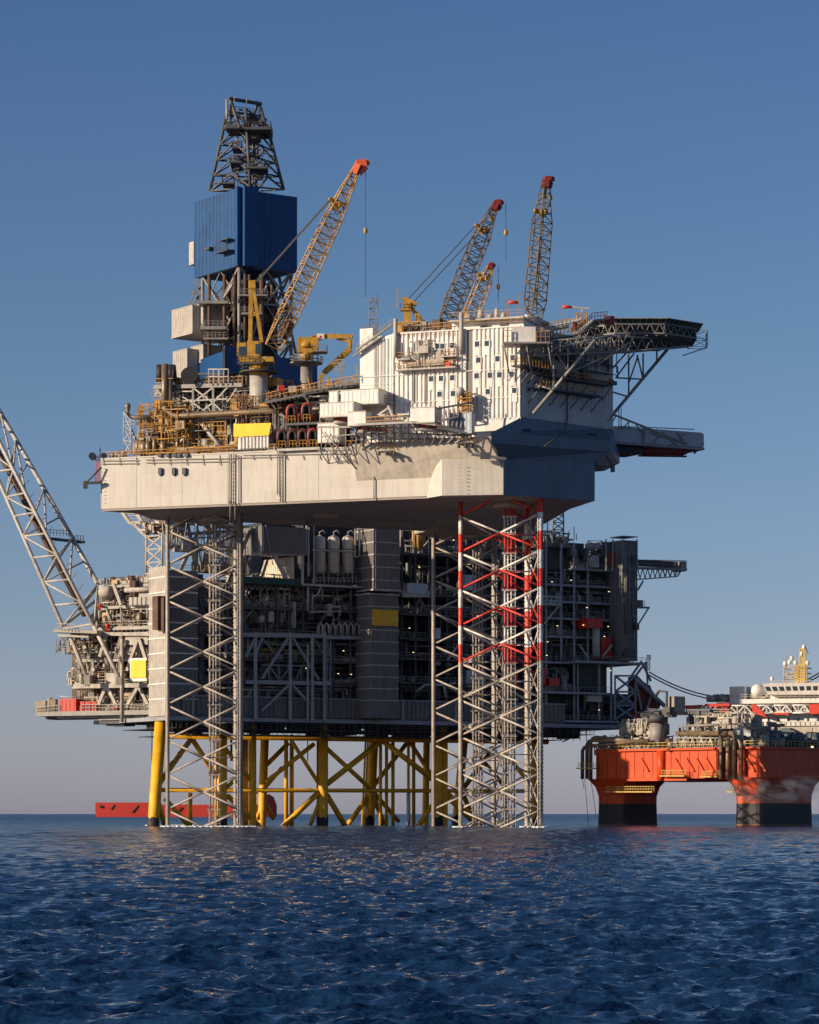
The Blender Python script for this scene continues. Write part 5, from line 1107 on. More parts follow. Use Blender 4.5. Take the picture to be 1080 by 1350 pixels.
for i, (y0, y1, xa, xb) in enumerate(((772, 801, 322, 487), (804, 836, 322, 487), (840, 868, 265, 487), (872, 899, 265, 487), (902, 917, 265, 487), (770, 836, 266, 322))):
    ta, tb = PF.t(xa), PF.t(xb); p_, e_ = clutter(PF, ta, tb, PF.z(y1, ta), PF.z(y0, tb), .8, 9, 110, 50+i, 'hvbthvdr', .09, .34)
    build(p_, 'piping', grey if i % 2 else lgrey, fm); build(e_, 'equipment', dgrey if i % 2 else grey, fm)
m = MB(); m.bar(G(339, 857, 3), G(424, 858, 3), .5, .5); m.bar(G(345, 855, 3), G(365, 855.5, 3), .4); PF.bx(m, 352, 355, 862, 872, 2, 3); build(m, 'monorail_beam', yel, fm)
m = MB()
for k in range(9):
    q = G(420+k*8, 833, .2); m.tube([q+V((0, 0, -1)), q+V((0, 0, 1.4)), q+V((.5, 0, 2)), q+V((1, 0, 1.4)), q+V((1.0, 0, -.8))], .28, 6)
m.tube([G(406, 772, -.5), G(406, 806, -.5)], .22, 6); m.tube([G(412, 806, -.5), G(412, 788, -.5), G(420, 782, -.5), G(424, 771, -.5)], .2, 6); m.tube([G(436, 808, -.5), G(436, 800, -.5), G(448, 800, -.5), G(448, 812, -.5)], .25, 6); PF.bx(m, 432, 438, 796, 812, .5, 2)
m.tube([G(408, 807, -.5), G(450, 806, -.5)], .2, 6)
build(m, 'looped_piping', lgrey, fm)
m = MB()
for k in range(7): q = G(424+k*11, 832, 1); m.loft([[q+V((1.1*math.cos(j/14*6.283), s_, 1.1*math.sin(j/14*6.283))) for j in range(14)] for s_ in (0, .8)])
build(m, 'hose_drum', brown, fm)
# ribbed cabin, sunlit gallery wall, silos
cbox('control_cabin', 'grey ribbed cabin under the hull belly left of the silos', 'cabin', PF, 345.5, 402, 695, 729, -1, 8, clad, None, .7, .1)
m = MB(); gal = thing('sunlit_gallery', 'open gallery below the grey ribbed cabin where low sun strikes pale ribbed walls', 'gallery', G(365, 768, 5))
QF = Face((PF.pt(PF.t(386), 0, 0).x-.53*14, PF.pt(PF.t(386), 0, 0).y+600+.848*14), (PF.pt(PF.t(386), 0, 0).x, PF.pt(PF.t(386), 0, 0).y+600))
m.corr(QF.pt(0, 0), QF.pt(QF.L, 0), 57, 62.5, (-QF.w.x, -QF.w.y), .9, .22); QF.block(m, 0, QF.L, 57, 62.5, .05, .4); build(m, 'ribbed_wall', mat('warm_white_wall', (0.72, 0.64, 0.52), .6), gal)
m = MB(); QF.block(m, 0, QF.L, 46, 52, .5, .9); build(m, 'lower_wall', offwh, gal)
m = MB(); m.bar(G(362, 732, -.5), G(377, 762, -.5), .8); m.bar(G(345, 760, 4), G(352, 738, 4), .7); m.bar(G(399, 731, -.6), G(399, 770, -.6), .6); m.bar(G(330, 731, -.6), G(402, 731, -.6), .6); m.bar(G(404, 690, -.6), G(404, 731, -.6), .4); m.bar(G(344, 692, -1.2), G(344, 730, -1.2), .35); m.bar(G(350, 692, -1.2), G(360, 745, -1.2), .2)
for x0 in range(322, 385, 7): m.bar(G(x0, 772, 2), G(x0+3.5, 778, 2), .2); m.bar(G(x0+3.5, 778, 2), G(x0+7, 772, 2), .2)
build(m, 'gallery_frame', lgrey, gal)
m = MB(); PF.bx(m, 318, 400, 762, 770, -.4, -.2); build(m, 'green_net', green, gal)
p_, e_ = clutter(PF, PF.t(318), PF.t(384), 56.5, 59, 1, 9, 40, 61, 'hvbvh', .06, .15); build(p_, 'piping', offwh, gal); build(e_, 'equipment', offwh, gal)
p_, e_ = clutter(PF, PF.t(318), PF.t(384), 47, 54, 1, 8, 60, 62, 'hvbdt', .08, .25); build(p_, 'lower_piping', offwh, gal); build(e_, 'lower_equipment', offwh, gal)
for i, (x, lab) in enumerate(((421.5, 'leftmost of three pale upright silos under the hull belly'), (440, 'middle of three pale upright silos under the hull belly'), (459, 'rightmost of three pale upright silos, beside the grey ribbed tower'))):
    s_ = thing('silo', lab, 'silo', G(x, 757, 1), 'upright silos under the hull belly'); q = G(x, 757, 1); h = PF.z(706, PF.t(x, 1), 1)-q.z
    m = MB(); m.lathe((q.x, q.y, q.z), [(.3, 0), (1.35, .5), (1.38, h-.9), (1.1, h-.35), (.4, h)], 20); build(m, 'vessel', silo, s_)
    m = MB(); m.tube([(q.x, q.y, q.z+h-.1), (q.x, q.y, q.z+h+.8), (q.x+.8, q.y, q.z+h+1.2), (q.x+1.4, q.y, q.z+h+.4)], .16, 6); m.lathe((q.x, q.y, q.z+h*.62), [(1.45, 0), (1.45, .25)], 20)
    for dx in (-1, 1): m.bar((q.x+dx, q.y-.7, q.z+.6), (q.x+dx*1.1, q.y-.8, q.z-2.2), .3)
    build(m, 'pipe_ring', grey, s_)
m = MB()
for a in ((414, 692, 414, 770), (407, 695, 407, 760), (468, 692, 468, 735), (404, 691, 470, 693), (412, 725, 470, 727)): m.bar(G(a[0], a[1], -.8), G(a[2], a[3], -.8), .32)
deckslab(m, PF, 400, 478, 771, -1, 6, .5); m.rail([G(412, 769, -1), G(470, 769, -1)], 1.2, 1, .1); m.tube([G(474, 698, -1), G(474, 733, -1), G(470, 735, -1)], .22, 6)
build(m, 'silo_support', lgrey, fm)
p_, e_ = clutter(PF, PF.t(408), PF.t(472), 57.5, 61.5, 0, 5, 60, 63, 'hvbd', .08, .25); build(p_, 'silo_piping', grey, fm); build(e_, 'silo_equipment', dgrey, fm)

# dark modules to the right of the middle tower, behind the banded leg
rm = thing('process_module', 'dark cluttered module with rows of decks behind the red and white leg', 'module', G(620, 930, 3))
m = MB(); d_ = MB()
for xa, xb, y in ((527, 712, 733), (527, 712, 786), (527, 712, 812), (527, 712, 843), (527, 712, 870), (527, 712, 901)):
    a, b, z = deckslab(d_, PF, xa, xb, y, .5, 13, .45); m.rail([PF.pt(a, z, .6), PF.pt(b, z, .6)], 1.2, 1.4, .1)
for x in (530, 548, 566, 590, 612, 640, 665, 690, 708):
    t = PF.t(x, 1.2); d_.bar(PF.pt(t, ZG1, 1.2), PF.pt(t, PF.z(700, t, 1.2), 1.2), .5)
build(d_, 'deck', dgrey, rm); build(m, 'railing', grey, rm)
for i, (y0, y1) in enumerate(((696, 731), (735, 784), (788, 810), (814, 841), (845, 868), (872, 899), (903, 920))):
    ta, tb = PF.t(527), PF.t(712); p_, e_ = clutter(PF, ta, tb, PF.z(y1, ta), PF.z(y0, tb), 1, 9, 90 if i > 1 else 70, 70+i, 'hvbthvdr', .09, .36)
    build(p_, 'piping', dgrey if i % 2 else grey, rm); build(e_, 'equipment', grey if i % 2 else dgrey, rm)
m = MB(); PF.bx(m, 537, 563, 769, 782, -1, 2); PF.bx(m, 613, 629, 758, 778, -1, 2); PF.bx(m, 573, 581, 828, 842, -1, 1); PF.bx(m, 615, 640, 884, 906, 1, 3); build(m, 'white_cabinet', mat('cool_grey_box', (0.5, 0.52, 0.54), .5), rm)
m = MB(); 
for a in ((548, 912, 560, 903), (560, 903, 585, 903), (585, 903, 588, 920), (590, 903, 600, 900)): m.bar(G(a[0], a[1], -.5), G(a[2], a[3], -.5), .6, n=8)
m.bar(G(530, 783, -.3), G(566, 783, -.3), .7, 1.6); m.bar(G(590, 870, -.3), G(612, 840, -.3), .4); build(m, 'white_pipe', lgrey, rm)
m = MB(); q = G(552, 700, 3); m.lathe((q.x, q.y, q.z-4.6), [(.8, 0), (1.6, 2.4), (1.6, 4.8)], 4); build(m, 'yellow_hopper', yel, rm)
m = MB(); PF.bx(m, 671, 683, 882, 905, .2, 2); PF.bx(m, 699, 706, 884, 903, .2, 2); PF.bx(m, 686, 697, 836, 842, .2, 2); build(m, 'red_panel', red, rm)

# right-hand utility block
ub = thing('utility_block', 'dark stacked utility block with twin towers on the right end of the platform', 'building', G(780, 950, 5))
m = MB(); d_ = MB(); b_ = MB()
for xa, xb, y, d0 in ((716, 757, 718, 2), (757, 818, 750, 0), (720, 809, 771, 1), (716, 809, 793, 1), (720, 809, 815, 1), (720, 809, 839, 1), (716, 762, 872, .5), (760, 852, 872, -3), (712, 806, 912, -1), (712, 848, 950, 0), (806, 848, 925, 1)):
    a, b, z = deckslab(d_, PF, xa, xb, y, d0, 16, .55); m.rail([PF.pt(a, z, d0+.1), PF.pt(b, z, d0+.1)], 1.2, 1.3, .1)
for x, y0, y1 in ((720, 716, 950), (757, 716, 950), (775, 720, 872), (806, 750, 950), (740, 716, 870), (762, 872, 950), (790, 872, 950)):
    t = PF.t(x, 1); d_.bar(PF.pt(t, PF.z(y1, t, 1), 1), PF.pt(t, PF.z(y0, t, 1), 1), .55)
build(d_, 'deck', mat('shade_grey_paint', (0, 0, 0)), ub); build(m, 'railing', grey, ub)
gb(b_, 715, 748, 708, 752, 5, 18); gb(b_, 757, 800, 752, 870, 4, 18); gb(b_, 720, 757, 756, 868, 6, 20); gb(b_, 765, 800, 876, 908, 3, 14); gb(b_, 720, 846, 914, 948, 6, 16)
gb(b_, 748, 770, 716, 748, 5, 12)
build(b_, 'dark_wall', mat('module_shade_wall', (0.10, 0.105, 0.11), .7, dirt=.4, streak=.3), ub)  # dark fill: the shaded depth of the block put in as colour
# twin tower
t0, t1_ = PF.t(821, -4), PF.t(840.5, -4); zA, zB = PF.z(871, t0, -4), PF.z(712, t0, -4)
m = MB(); PF.block(m, t0, t1_, zA, zB, -3.9, 6); m.corr(PF.pt(t0, 0, -4), PF.pt(t1_, 0, -4), zA, zB, of, .8, .1)
m.corr(PF.pt(t0-.05, 0, 1.5), PF.pt(t0-.05, 0, -4), zA, zB, (-PF.u.x, -PF.u.y), .8, .1); tq = PF.t(800, -1); PF.block(m, tq, t0, PF.z(750, tq), PF.z(714, tq), 0, 6)
build(m, 'tower_cladding', mat('dim_grey_cladding', (0.17, 0.18, 0.18), .65, dirt=.25, streak=.3), ub)
m = MB()
for k in range(8): z = zA+2+k*4.1; PF.block(m, t0-.1, t1_, z, z+.2, -4.15, 1.5)
for x in (799, 808, 821, 840): m.bar(G(x, 752, -4), G(x, 711, -4), .35)
build(m, 'tower_band', grey, ub)
p_, e_ = clutter(PF, PF.t(820, -4), PF.t(840, -4), zA+1, zB-1, -5, -4.2, 34, 99, 'hvbvv', .06, .14); build(p_, 'tower_piping', grey, ub); build(e_, 'tower_equipment', dgrey, ub)
for i, (y0, y1, xa, xb) in enumerate(((722, 749, 757, 806), (753, 770, 720, 806), (773, 792, 720, 806), (795, 814, 720, 806), (817, 838, 720, 772), (841, 870, 720, 800), (876, 910, 716, 762), (915, 948, 716, 846), (700, 716, 716, 757))):
    ta, tb = PF.t(xa), PF.t(xb); p_, e_ = clutter(PF, ta, tb, PF.z(y1, ta), PF.z(y0, tb), 1.2, 6, 60, 90+i, 'hvbtvbr', .08, .3)
    build(p_, 'piping', grey, ub); build(e_, 'equipment', dgrey if i % 2 else grey, ub)
m = MB(); gb(m, 774, 795, 815, 828, -2.5, 2); gb(m, 793, 807, 841, 868, -1, 2); gb(m, 713, 720, 880, 902, -1.5, 1); gb(m, 724, 738, 894, 904, -1.2, 1); gb(m, 807, 813, 729, 747, -1, 1); gb(m, 839, 847, 938, 950, -2, 0); build(m, 'red_box', red, ub)
m = MB(); q = G(786, 866, -1.5); m.cyl((q.x, q.y), .95, q.z, q.z+7.2, 14); m.bar(G(795, 865, -2), G(807, 850, -2), .4); m.bar(G(764, 850, -2), G(776, 868, -2), .3)
gb(m, 781, 790, 732, 748, -1, 1); gb(m, 776, 792, 717, 722, -.5, 1); gb(m, 776, 794, 917, 925, -.5, 1); build(m, 'grey_vessel', lgrey, ub)
m = MB(); A = [G(775, 733, -.5), G(794, 733, -.5), G(794, 733, 3), G(775, 733, 3)]; B = [G(775, 713, -.5), G(794, 713, -.5), G(794, 713, 3), G(775, 713, 3)]; lattice(m, A, B, 2, .25, .15, 'k'); build(m, 'roof_frame', grey, ub)
m = MB(); gb(m, 778, 792, 716, 721, .5, 2.5); build(m, 'yellow_hoist', yel, ub)
m = MB(); A = [G(729, 708, 6), G(743, 708, 6), G(743, 708, 8), G(729, 708, 8)]; B = [G(729, 660, 6), G(743, 660, 6), G(743, 660, 8), G(729, 660, 8)]; lattice(m, A, B, 5, .4, .22); m.bar(G(722, 708, 5), G(722, 680, 5), .3); m.bar(G(716, 700, 5), G(728, 700, 5), .3)
for x, y in ((757, 694), (750, 700), (760, 704), (714, 702)): m.bar(G(x, 712, 4), G(x, y, 4), .2)
build(m, 'roof_mast', grey, ub)
# lower right lattice and red escape chute
m = MB(); 
for a in ((811, 891, 811, 949), (838, 891, 838, 949), (811, 891, 838, 891), (811, 912, 838, 912), (811, 930, 838, 930), (811, 891, 838, 912), (838, 891, 811, 912), (811, 912, 838, 930), (838, 912, 811, 930), (811, 930, 838, 948), (838, 930, 811, 948), (852, 873, 854, 902), (838, 891, 852, 873), (848, 876, 858, 898), (838, 895, 846, 936), (852, 936, 860, 914), (846, 872, 832, 892)): m.bar(G(a[0], a[1], -2), G(a[2], a[3], -2), .45)
m.bar(G(838, 895, -2.5), G(882, 936, -2.5), .8); m.bar(G(838, 940, -2.5), G(882, 937, -2.5), .5); lattice(m, [G(853, 884, -2), G(857, 884, -2), G(857, 884, -1), G(853, 884, -1)], [G(853, 864, -2), G(857, 864, -2), G(857, 864, -1), G(853, 864, -1)], 4, .14, .1, 'k'); m.rail([G(853, 870, -3), G(858, 870, -3)], 1.2, .5, .1)
build(m, 'end_lattice', mat('blue_grey_steel', (0.24, 0.27, 0.31), .5, dirt=.3), ub)
ch = thing('escape_chute', 'dark red sloping chute hanging from the right end of the platform', 'chute', G(850, 944, -1))
m = MB(); q = [G(839, 892, -1.2), G(855, 903, -1.2), G(872, 927, -1.2), G(869, 935, -1.2), G(848, 938, -1.2), G(839, 915, -1.2)]; W3 = V((PF.w.x, PF.w.y, 0)); m.loft([q, [p+W3*3.5 for p in q]]); build(m, 'body', dred, ch)
m = MB(); m.bar(G(839, 891, -1.4), G(873, 928, -1.4), .5); m.bar(G(856, 903, -1.4), G(868, 935, -1.4), .3); build(m, 'rail', grey, ch)
# arms on the right
ar = thing('cantilever_gantry', 'railed dark gantry sticking out right from the platform tower top', 'gantry', G(850, 760, 0)); m = MB()
for s_ in (0, 3):
    m.bar(G(840, 749, s_), G(905, 751, s_), .7, .6); m.bar(G(840, 764, s_), G(893, 760, s_), .3); m.bar(G(893, 760, s_), G(898, 752, s_), .3); m.bar(G(841, 778, s_), G(848, 766, s_), .35)
    for k in range(8): m.bar(G(841+k*6.6, 750, s_), G(844+k*6.6, 763-k*.4, s_), .25); m.bar(G(847+k*6.6, 750, s_), G(844+k*6.6, 763-k*.4, s_), .25)
    m.rail([G(840, 748, s_), G(905, 749, s_)], 1.9, .55, .13)
PF.bx(m, 898, 905, 740, 753, -.4, 3.2); build(m, 'gantry_frame', grey, ar)
m = MB(); PF.bx(m, 842, 896, 739, 748, 3.2, 3.5); build(m, 'screen', mat('dim_red', (0.16, 0.05, 0.05), .6), ar)
ar = thing('lookout_balcony', 'small dark balcony on one strut right of the platform tower', 'balcony', G(846, 802, 0)); m = MB(); m.bar(G(840, 801, 0), G(856, 801, 0), .5); m.bar(G(855, 802, 0), G(841, 824, 0), .3); m.rail([G(840, 801, -.5), G(850, 801, -.5)], 1.6, .6, .12); PF.bx(m, 843, 848, 791, 800, 0, 1); build(m, 'frame', grey, ar)
ar = thing('lookout_balcony', 'pale slotted balcony with brace right of the banded leg', 'balcony', G(727, 798, -3)); m = MB(); PF.bx(m, 713, 741, 795, 798, -4, -1)
for x in (714, 720, 726, 732, 738): m.bar(G(x, 796, -4), G(x+1.5, 786, -4), .35)
m.bar(G(713, 786, -4), G(741, 788, -4), .4); m.bar(G(713, 791, -4), G(741, 792, -4), .25); m.bar(G(737, 799, -4), G(718, 822, -1), .4); build(m, 'frame', lgrey, ar)
# drooping hoses below
m = MB()
for dx, dy in ((0, 0), (3, -2)): m.tube([G(732+dx, 962, 0), G(736+dx, 972+dy*.5, 0), G(743+dx*.6, 978+dy, 0), G(751, 974+dy, 0), G(759-dx*.5, 960, 0)], .12, 6)
hs = build(m, 'hanging_hose', wire, None, label='thin dark hoses drooping in a loop below the platform right of the banded leg', cat='hose', base=G(745, 962, 0))
# work lamps
lampdef = [(697, 785), (753, 765), (740, 766), (728, 767), (774, 779), (787, 779), (803, 780), (774, 801), (806, 800), (769, 824), (735, 825), (757, 824), (802, 826), (797, 839), (779, 860), (721, 864), (805, 884), (813, 879), (769, 935), (790, 936), (832, 860), (598, 712), (613, 745), (665, 785), (630, 812), (610, 838), (660, 860), (540, 828), (545, 860), (569, 871), (483, 812), (453, 858), (470, 857), (446, 888), (463, 889), (350, 882), (404, 881), (553, 748), (556, 759), (585, 768), (722, 846), (581, 778)]
for i, (x, y) in enumerate(lampdef):
    if i % 3 == 2 or i % 7 == 4: continue
    q = G(x, y, -.6 if x < 712 else -1.2); m = MB(); m.box(q.x-.18, q.x+.18, q.y-.1, q.y+.2, q.z-.05, q.z+.05); build(m, 'work_lamp', lampm, ub if x > 712 else (rm if x > 530 else fm))

# ------------------------------------------------------------------ sunlit left end of the platform
lf = thing('process_module', 'sunlit cream module packed with pipes and decks at the left end of the platform', 'module', K(170, 950, 3))
ds = MB(); rl = MB()
for xa, xb, y, d0 in ((130, 216, 770, 1), (128, 216, 826, 0), (96, 216, 834, 0), (100, 216, 868, 1), (95, 216, 903, 0), (100, 216, 938, -.5), (140, 200, 798, .5)):
    a, b, z = deckslab(ds, SL, xa, xb, y, d0, 14, .7); rl.rail([SL.pt(a, z, d0+.1), SL.pt(b, z, d0+.1)], 1.3, 1.1, .1)
for x in (104, 122, 140, 158, 178, 198): t = SL.t(x, 1); ds.bar(SL.pt(t, SL.z(940, t, 1), 1), SL.pt(t, SL.z(838, t, 1), 1), .7)
for x in (142, 160, 180, 200): t = SL.t(x, 2); ds.bar(SL.pt(t, SL.z(836, t, 2), 2), SL.pt(t, SL.z(772, t, 2), 2), .6)
build(ds, 'deck', cladl, lf); build(rl, 'railing', offwh, lf)
m = MB()
for a in ((140, 906, 130, 930), (142, 906, 155, 932), (182, 906, 167, 932), (184, 906, 197, 932), (182, 842, 168, 884), (184, 842, 193, 870), (123, 830, 116, 868), (152, 868, 160, 838), (200, 838, 214, 822), (150, 770, 160, 798), (140, 838, 132, 866)): m.bar(K(a[0], a[1], -.8), K(a[2], a[3], -.8), .75)
m.bar(K(98, 905, -.8), K(215, 903, -.8), 1.2, 1.0); m.bar(K(96, 836, -.8), K(216, 836, -.8), 1.0, .8); m.bar(K(161, 842, -1.5), K(161, 952, -1.5), .9, n=8); SL.bx(m, 140, 155, 887, 902, -1, 2); SL.bx(m, 112, 119, 890, 905, -1.4, 2); SL.bx(m, 165, 195, 838, 850, -.5, .4)
build(m, 'white_frame', offwh, lf)
m = MB(); SL.bx(m, 95, 216, 842, 938, 10, 22); SL.bx(m, 132, 216, 775, 834, 9, 20); build(m, 'brown_shade_back', mat('brown_shade_back', (0.16, 0.125, 0.095), .8, dirt=.5), lf)  # brown back blocks paint the shading behind the pipework
for i, (y0, y1, xa, xb, n) in enumerate(((758, 769, 132, 216, 90), (772, 797, 132, 205, 190), (800, 825, 118, 214, 200), (838, 867, 104, 212, 230), (870, 902, 98, 212, 230), (905, 937, 98, 214, 230))):
    ta, tb = SL.t(xa), SL.t(xb); z0, z1 = SL.z(y1, (ta+tb)/2), SL.z(y0, (ta+tb)/2)
    p_, e_ = clutter(SL, ta, tb, z0, z1, .2, 8, n, 110+i, 'hvbtvbdr', .07, .3); build(p_, 'piping', offwh if i % 2 else cladl, lf); build(e_, 'equipment', offwh if i % 2 == 0 else grey, lf)
    p_, e_ = clutter(SL, ta, tb, z0, z1, .5, 6, n//2, 130+i, 'hvbvt', .07, .28); build(p_, 'brown_piping', brown, lf); build(e_, 'brown_equipment', pipeb, lf)
m = MB(); m.tube([K(132, 781, -1), K(134, 781, -1), K(146, 780, -1), K(148, 780, -1)], [.9, 1.45, 1.45, .9], 14); m.tube([K(165, 778, -.5), K(208, 777, -.5)], .6, 10); build(m, 'horizontal_vessel', offwh, lf)
m = MB(); 
for x, y0 in ((174, 759), (178, 765)): q = K(x, 790, 0); m.cyl((q.x, q.y), .6, q.z, SL.z(y0, SL.t(x)), 10)
build(m, 'exhaust_stack', brown, lf)
m = MB(); a, b = SL.t(170, -1), SL.t(199, -1); m.corr(SL.pt(a, 0, -1), SL.pt(b, 0, -1), SL.z(798, a), SL.z(788, a), os_, 1.2, .2); SL.bx(m, 170, 199, 788, 798, -.9, 2); SL.bx(m, 183, 214, 775, 788, 0, 3); SL.bx(m, 196, 216, 764, 782, 1, 4); build(m, 'ribbed_box', cladl, lf)
m = MB(); ST.bx(m, 201, 208, 786, 830, -2.6, -.3); ST.bx(m, 208.5, 216, 788, 832, -1.8, -.3); build(m, 'dark_cabinet', brown, lf)
m = MB(); 
for x in (196, 203): m.bar(K(x, 832, -2), K(x+9, 852, 0), .4)
build(m, 'bracket', grey, lf)
for (x, y, r_) in ((142, 825, .6), (132, 798, .4), (153, 934, .7), (177, 862, .35)):
    m = MB(); q = K(x, y, -.6); m.sphere(q, r_, 10, .9); m.box(q.x-.3, q.x+.3, q.y-.2, q.y+.2, q.z-r_-.6, q.z-r_*.5); build(m, 'red_valve', red, lf)
yb_ = thing('name_board', 'bright yellow board in a white frame hung on the sunlit left module', 'board', K(184, 897, -1.5)); m = MB(); SL.bx(m, 172.5, 192.5, 870.5, 893.5, -3.95, -3.7); build(m, 'board', ysign, yb_)
m = MB(); SL.bx(m, 171.5, 193.6, 867.5, 898, -3.69, -3.3); build(m, 'frame', white, yb_)
p_, e_ = clutter(SL, SL.t(78), SL.t(130), SL.z(862, 10), SL.z(836, 10), -3, 2, 60, 145, 'hvbdr', .07, .22); build(p_, 'boom_foot_piping', pipeb, lf); build(e_, 'boom_foot_equipment', cladl, lf)
p_, e_ = clutter(SL, SL.t(88), SL.t(112), SL.z(904, 8), SL.z(880, 8), -2, 3, 36, 146, 'hvbtr', .07, .22); build(p_, 'end_piping', offwh, lf); build(e_, 'end_equipment', cladl, lf)
# low cantilever deck to the far left with red cabins
ld = thing('laydown_deck', 'thin low laydown deck reaching out left under the flare boom', 'deck', K(90, 945, 0)); m = MB()
SL.bx(m, 47, 216, 937, 943, -1.5, 8); SL.bx(m, 75, 130, 942, 947, 0, 7); SL.bx(m, 130, 216, 943, 949, .5, 9); build(m, 'floor', grey, ld)
m = MB(); SL.bx(m, 131, 180, 949, 954, 1, 8); SL.bx(m, 140, 164, 954, 957, 2, 7); SL.bx(m, 60, 140, 944, 948, 2, 7); build(m, 'underframe', dgrey, ld)
m = MB(); m.rail([K(46, 941, -1.5), K(78, 938, -1.5)], 1.5, .7, .12); m.rail([K(108, 937, -1.5), K(214, 936, -1.5)], 1.4, .9, .12); m.tube([K(79, 928, -1), K(79, 918, -1), K(105, 919, -1)], .13, 6); build(m, 'railing', offwh, ld)
m = MB(); SL.bx(m, 47, 60, 924, 938, -.8, 3); SL.bx(m, 61, 66, 926, 938, -.5, 2)
for x in (66, 70, 73): q = K(x, 938, 0); m.cyl((q.x, q.y), .6, q.z, q.z+3.2-.3*(x % 3), 8)
build(m, 'mesh_crate', mat('tan_mesh', (0.36, 0.29, 0.22), .8, dirt=.5), ld)
for (x0, x1, y0, lab) in ((79, 100, 922.5, 'big red cabin at the left end of the low laydown deck'), (106, 111, 926, 'leftmost of the three small red cabinets by the big red cabin'), (112.5, 119.5, 926, 'middle of the three small red cabinets by the big red cabin'), (121, 127, 926, 'rightmost of the three small red cabinets by the big red cabin')):
    big = x0 < 100; c = thing('red_cabin' if big else 'red_cabinet', lab, 'cabin' if big else 'cabinet', K((x0+x1)/2, 938, -1)); m = MB(); SL.bx(m, x0, x1, y0, 937.5, -1.2, 3 if big else .3); build(m, 'wall', red, c)
    m = MB(); SL.bx(m, x0-.4, x1+.4, y0-1.2, y0-.02, -1.3, 3.1 if big else .4); build(m, 'roof', red, c)
    m = MB(); 
    for k in range(4 if big else 1): xx = x0+(x1-x0)*(k+.5)/(4 if big else 1); SL.bx(m, xx-.3, xx+.3, y0+1, 937, -1.27, -1.1)
    build(m, 'door_seam', dred, c)
# truss tower seen left under the hull
lt = thing('truss_tower', 'sunlit pale lattice tower rising to the hull belly above the left stair tower', 'tower', K(203, 760, 5)); m = MB()
A = [K(193, 760, 4), K(214, 758, 4), K(214, 758, 8), K(193, 760, 8)]; B = [K(193, 690, 4), K(214, 688, 4), K(214, 688, 8), K(193, 690, 8)]; lattice(m, A, B, 4, .5, .35)
for a in ((160, 673, 172, 690), (172, 690, 190, 688), (176, 690, 196, 710), (165, 675, 200, 678), (196, 710, 214, 708), (180, 676, 196, 700)): m.bar(K(a[0], a[1], 5), K(a[2], a[3], 5), .7)
m.bar(K(190, 758, 4), K(190, 712, 4), .2); m.rail([K(168, 688, 5), K(196, 686, 5)], 1.4, .9, .12)
build(m, 'lattice', offwh, lt)
p_, e_ = clutter(SL, SL.t(178), SL.L-1, SL.z(700, SL.L), SL.z(676, SL.L), 2, 8, 70, 140, 'hvbd', .1, .3); build(p_, 'piping', pipeb, lt); build(e_, 'equipment', offwh, lt)
lt2 = thing('truss_gantry', 'sunlit pale crossed truss standing over the grey stair tower behind the left leg', 'frame', G(250, 752, 8)); m = MB()
for d in (4,):
    for a in ((222, 752, 222, 690), (318, 768, 318, 686), (262, 752, 245, 680), (238, 752, 262, 700), (248, 690, 258, 752), (222, 705, 318, 700), (222, 722, 300, 722), (262, 752, 290, 700), (300, 768, 330, 700), (275, 752, 275, 690)): m.bar(G(a[0], a[1], d), G(a[2], a[3], d), .7)
deckslab(m, PF, 222, 260, 752, .5, 12, .3); deckslab(m, PF, 222, 330, 690, 2, 5, .4)
m.rail([G(222, 752, .6), G(261, 752, .6)], 1.2, 1, .1); m.rail([G(222, 712, 4), G(330, 711, 4)], 1.2, 1, .12)
build(m, 'truss', offwh, lt2)
p_, e_ = clutter(PF, PF.t(262), PF.t(330), 58, 71, 1, 4, 70, 141, 'hvbtdvr', .08, .25); build(p_, 'piping', offwh, lt2); build(e_, 'equipment', pipeb, lt2)
p_, e_ = clutter(PF, PF.t(222), PF.t(262), 62.5, 70, 1, 3.5, 40, 142, 'hvbdr', .1, .26); build(p_, 'pale_piping', cladl, lt2); build(e_, 'pale_equipment', cladl, lt2)

# ------------------------------------------------------------------ flare boom
fb = thing('flare_boom', 'long grey triangular lattice flare boom leaning out to the upper left', 'flare boom', P(105, 830, 715))
Lb = [P(83, 826, 698), P(0, 637, 730), P(-90, 432, 748)]; Mb = [P(124, 826, 695), P(0, 584, 726), P(-90, 408, 744)]; Tb = [P(129, 770, 704), P(97, 712, 727), P(0, 543, 741), P(-90, 386, 756)]
m = MB()
for c_, w in ((Lb, .95), (Mb, .95), (Tb, 1.15)): m.tube(c_, w*.5, 10)
build(m, 'chord', lgrey, fb)
def along(pts, y):
    for a, b in zip(pts, pts[1:]):
        ya, yb = HZ-(a.z-CH)/(a.y+600)*F, HZ-(b.z-CH)/(b.y+600)*F
        if yb <= y <= ya+1e-3: return a.lerp(b, (ya-y)/(ya-yb)) if ya != yb else a
    return pts[-1]
m = MB(); ly = [826, 799, 769, 737.5, 709, 682, 656, 622, 590, 556, 520, 480]; my = [826, 796, 766, 734.5, 706, 678, 652, 620, 586, 550, 512, 470]; ty = [800, 770, 740, 712, 675, 640, 610, 575, 540, 505, 465, 420]
pl_, pm_, pt_ = [along(Lb, y) for y in ly], [along(Mb, y) for y in my], [along(Tb, max(387, y-30)) for y in ty]
for k in range(len(ly)):
    if k: m.bar(pl_[k], pm_[k], .55, n=6)
    if k % 2 == 0 or k > 6: m.bar(pm_[k], pt_[k], .5, n=6); m.bar(pl_[k], pt_[k], .45, n=6)
    if k+1 < len(ly):
        m.bar(pl_[k], pm_[k+1], .5, n=6) if k % 2 == 0 else m.bar(pm_[k], pl_[k+1], .5, n=6)
        m.bar(pl_[k+1], pt_[k], .42, n=6) if k % 2 else m.bar(pm_[k+1], pt_[k], .45, n=6)
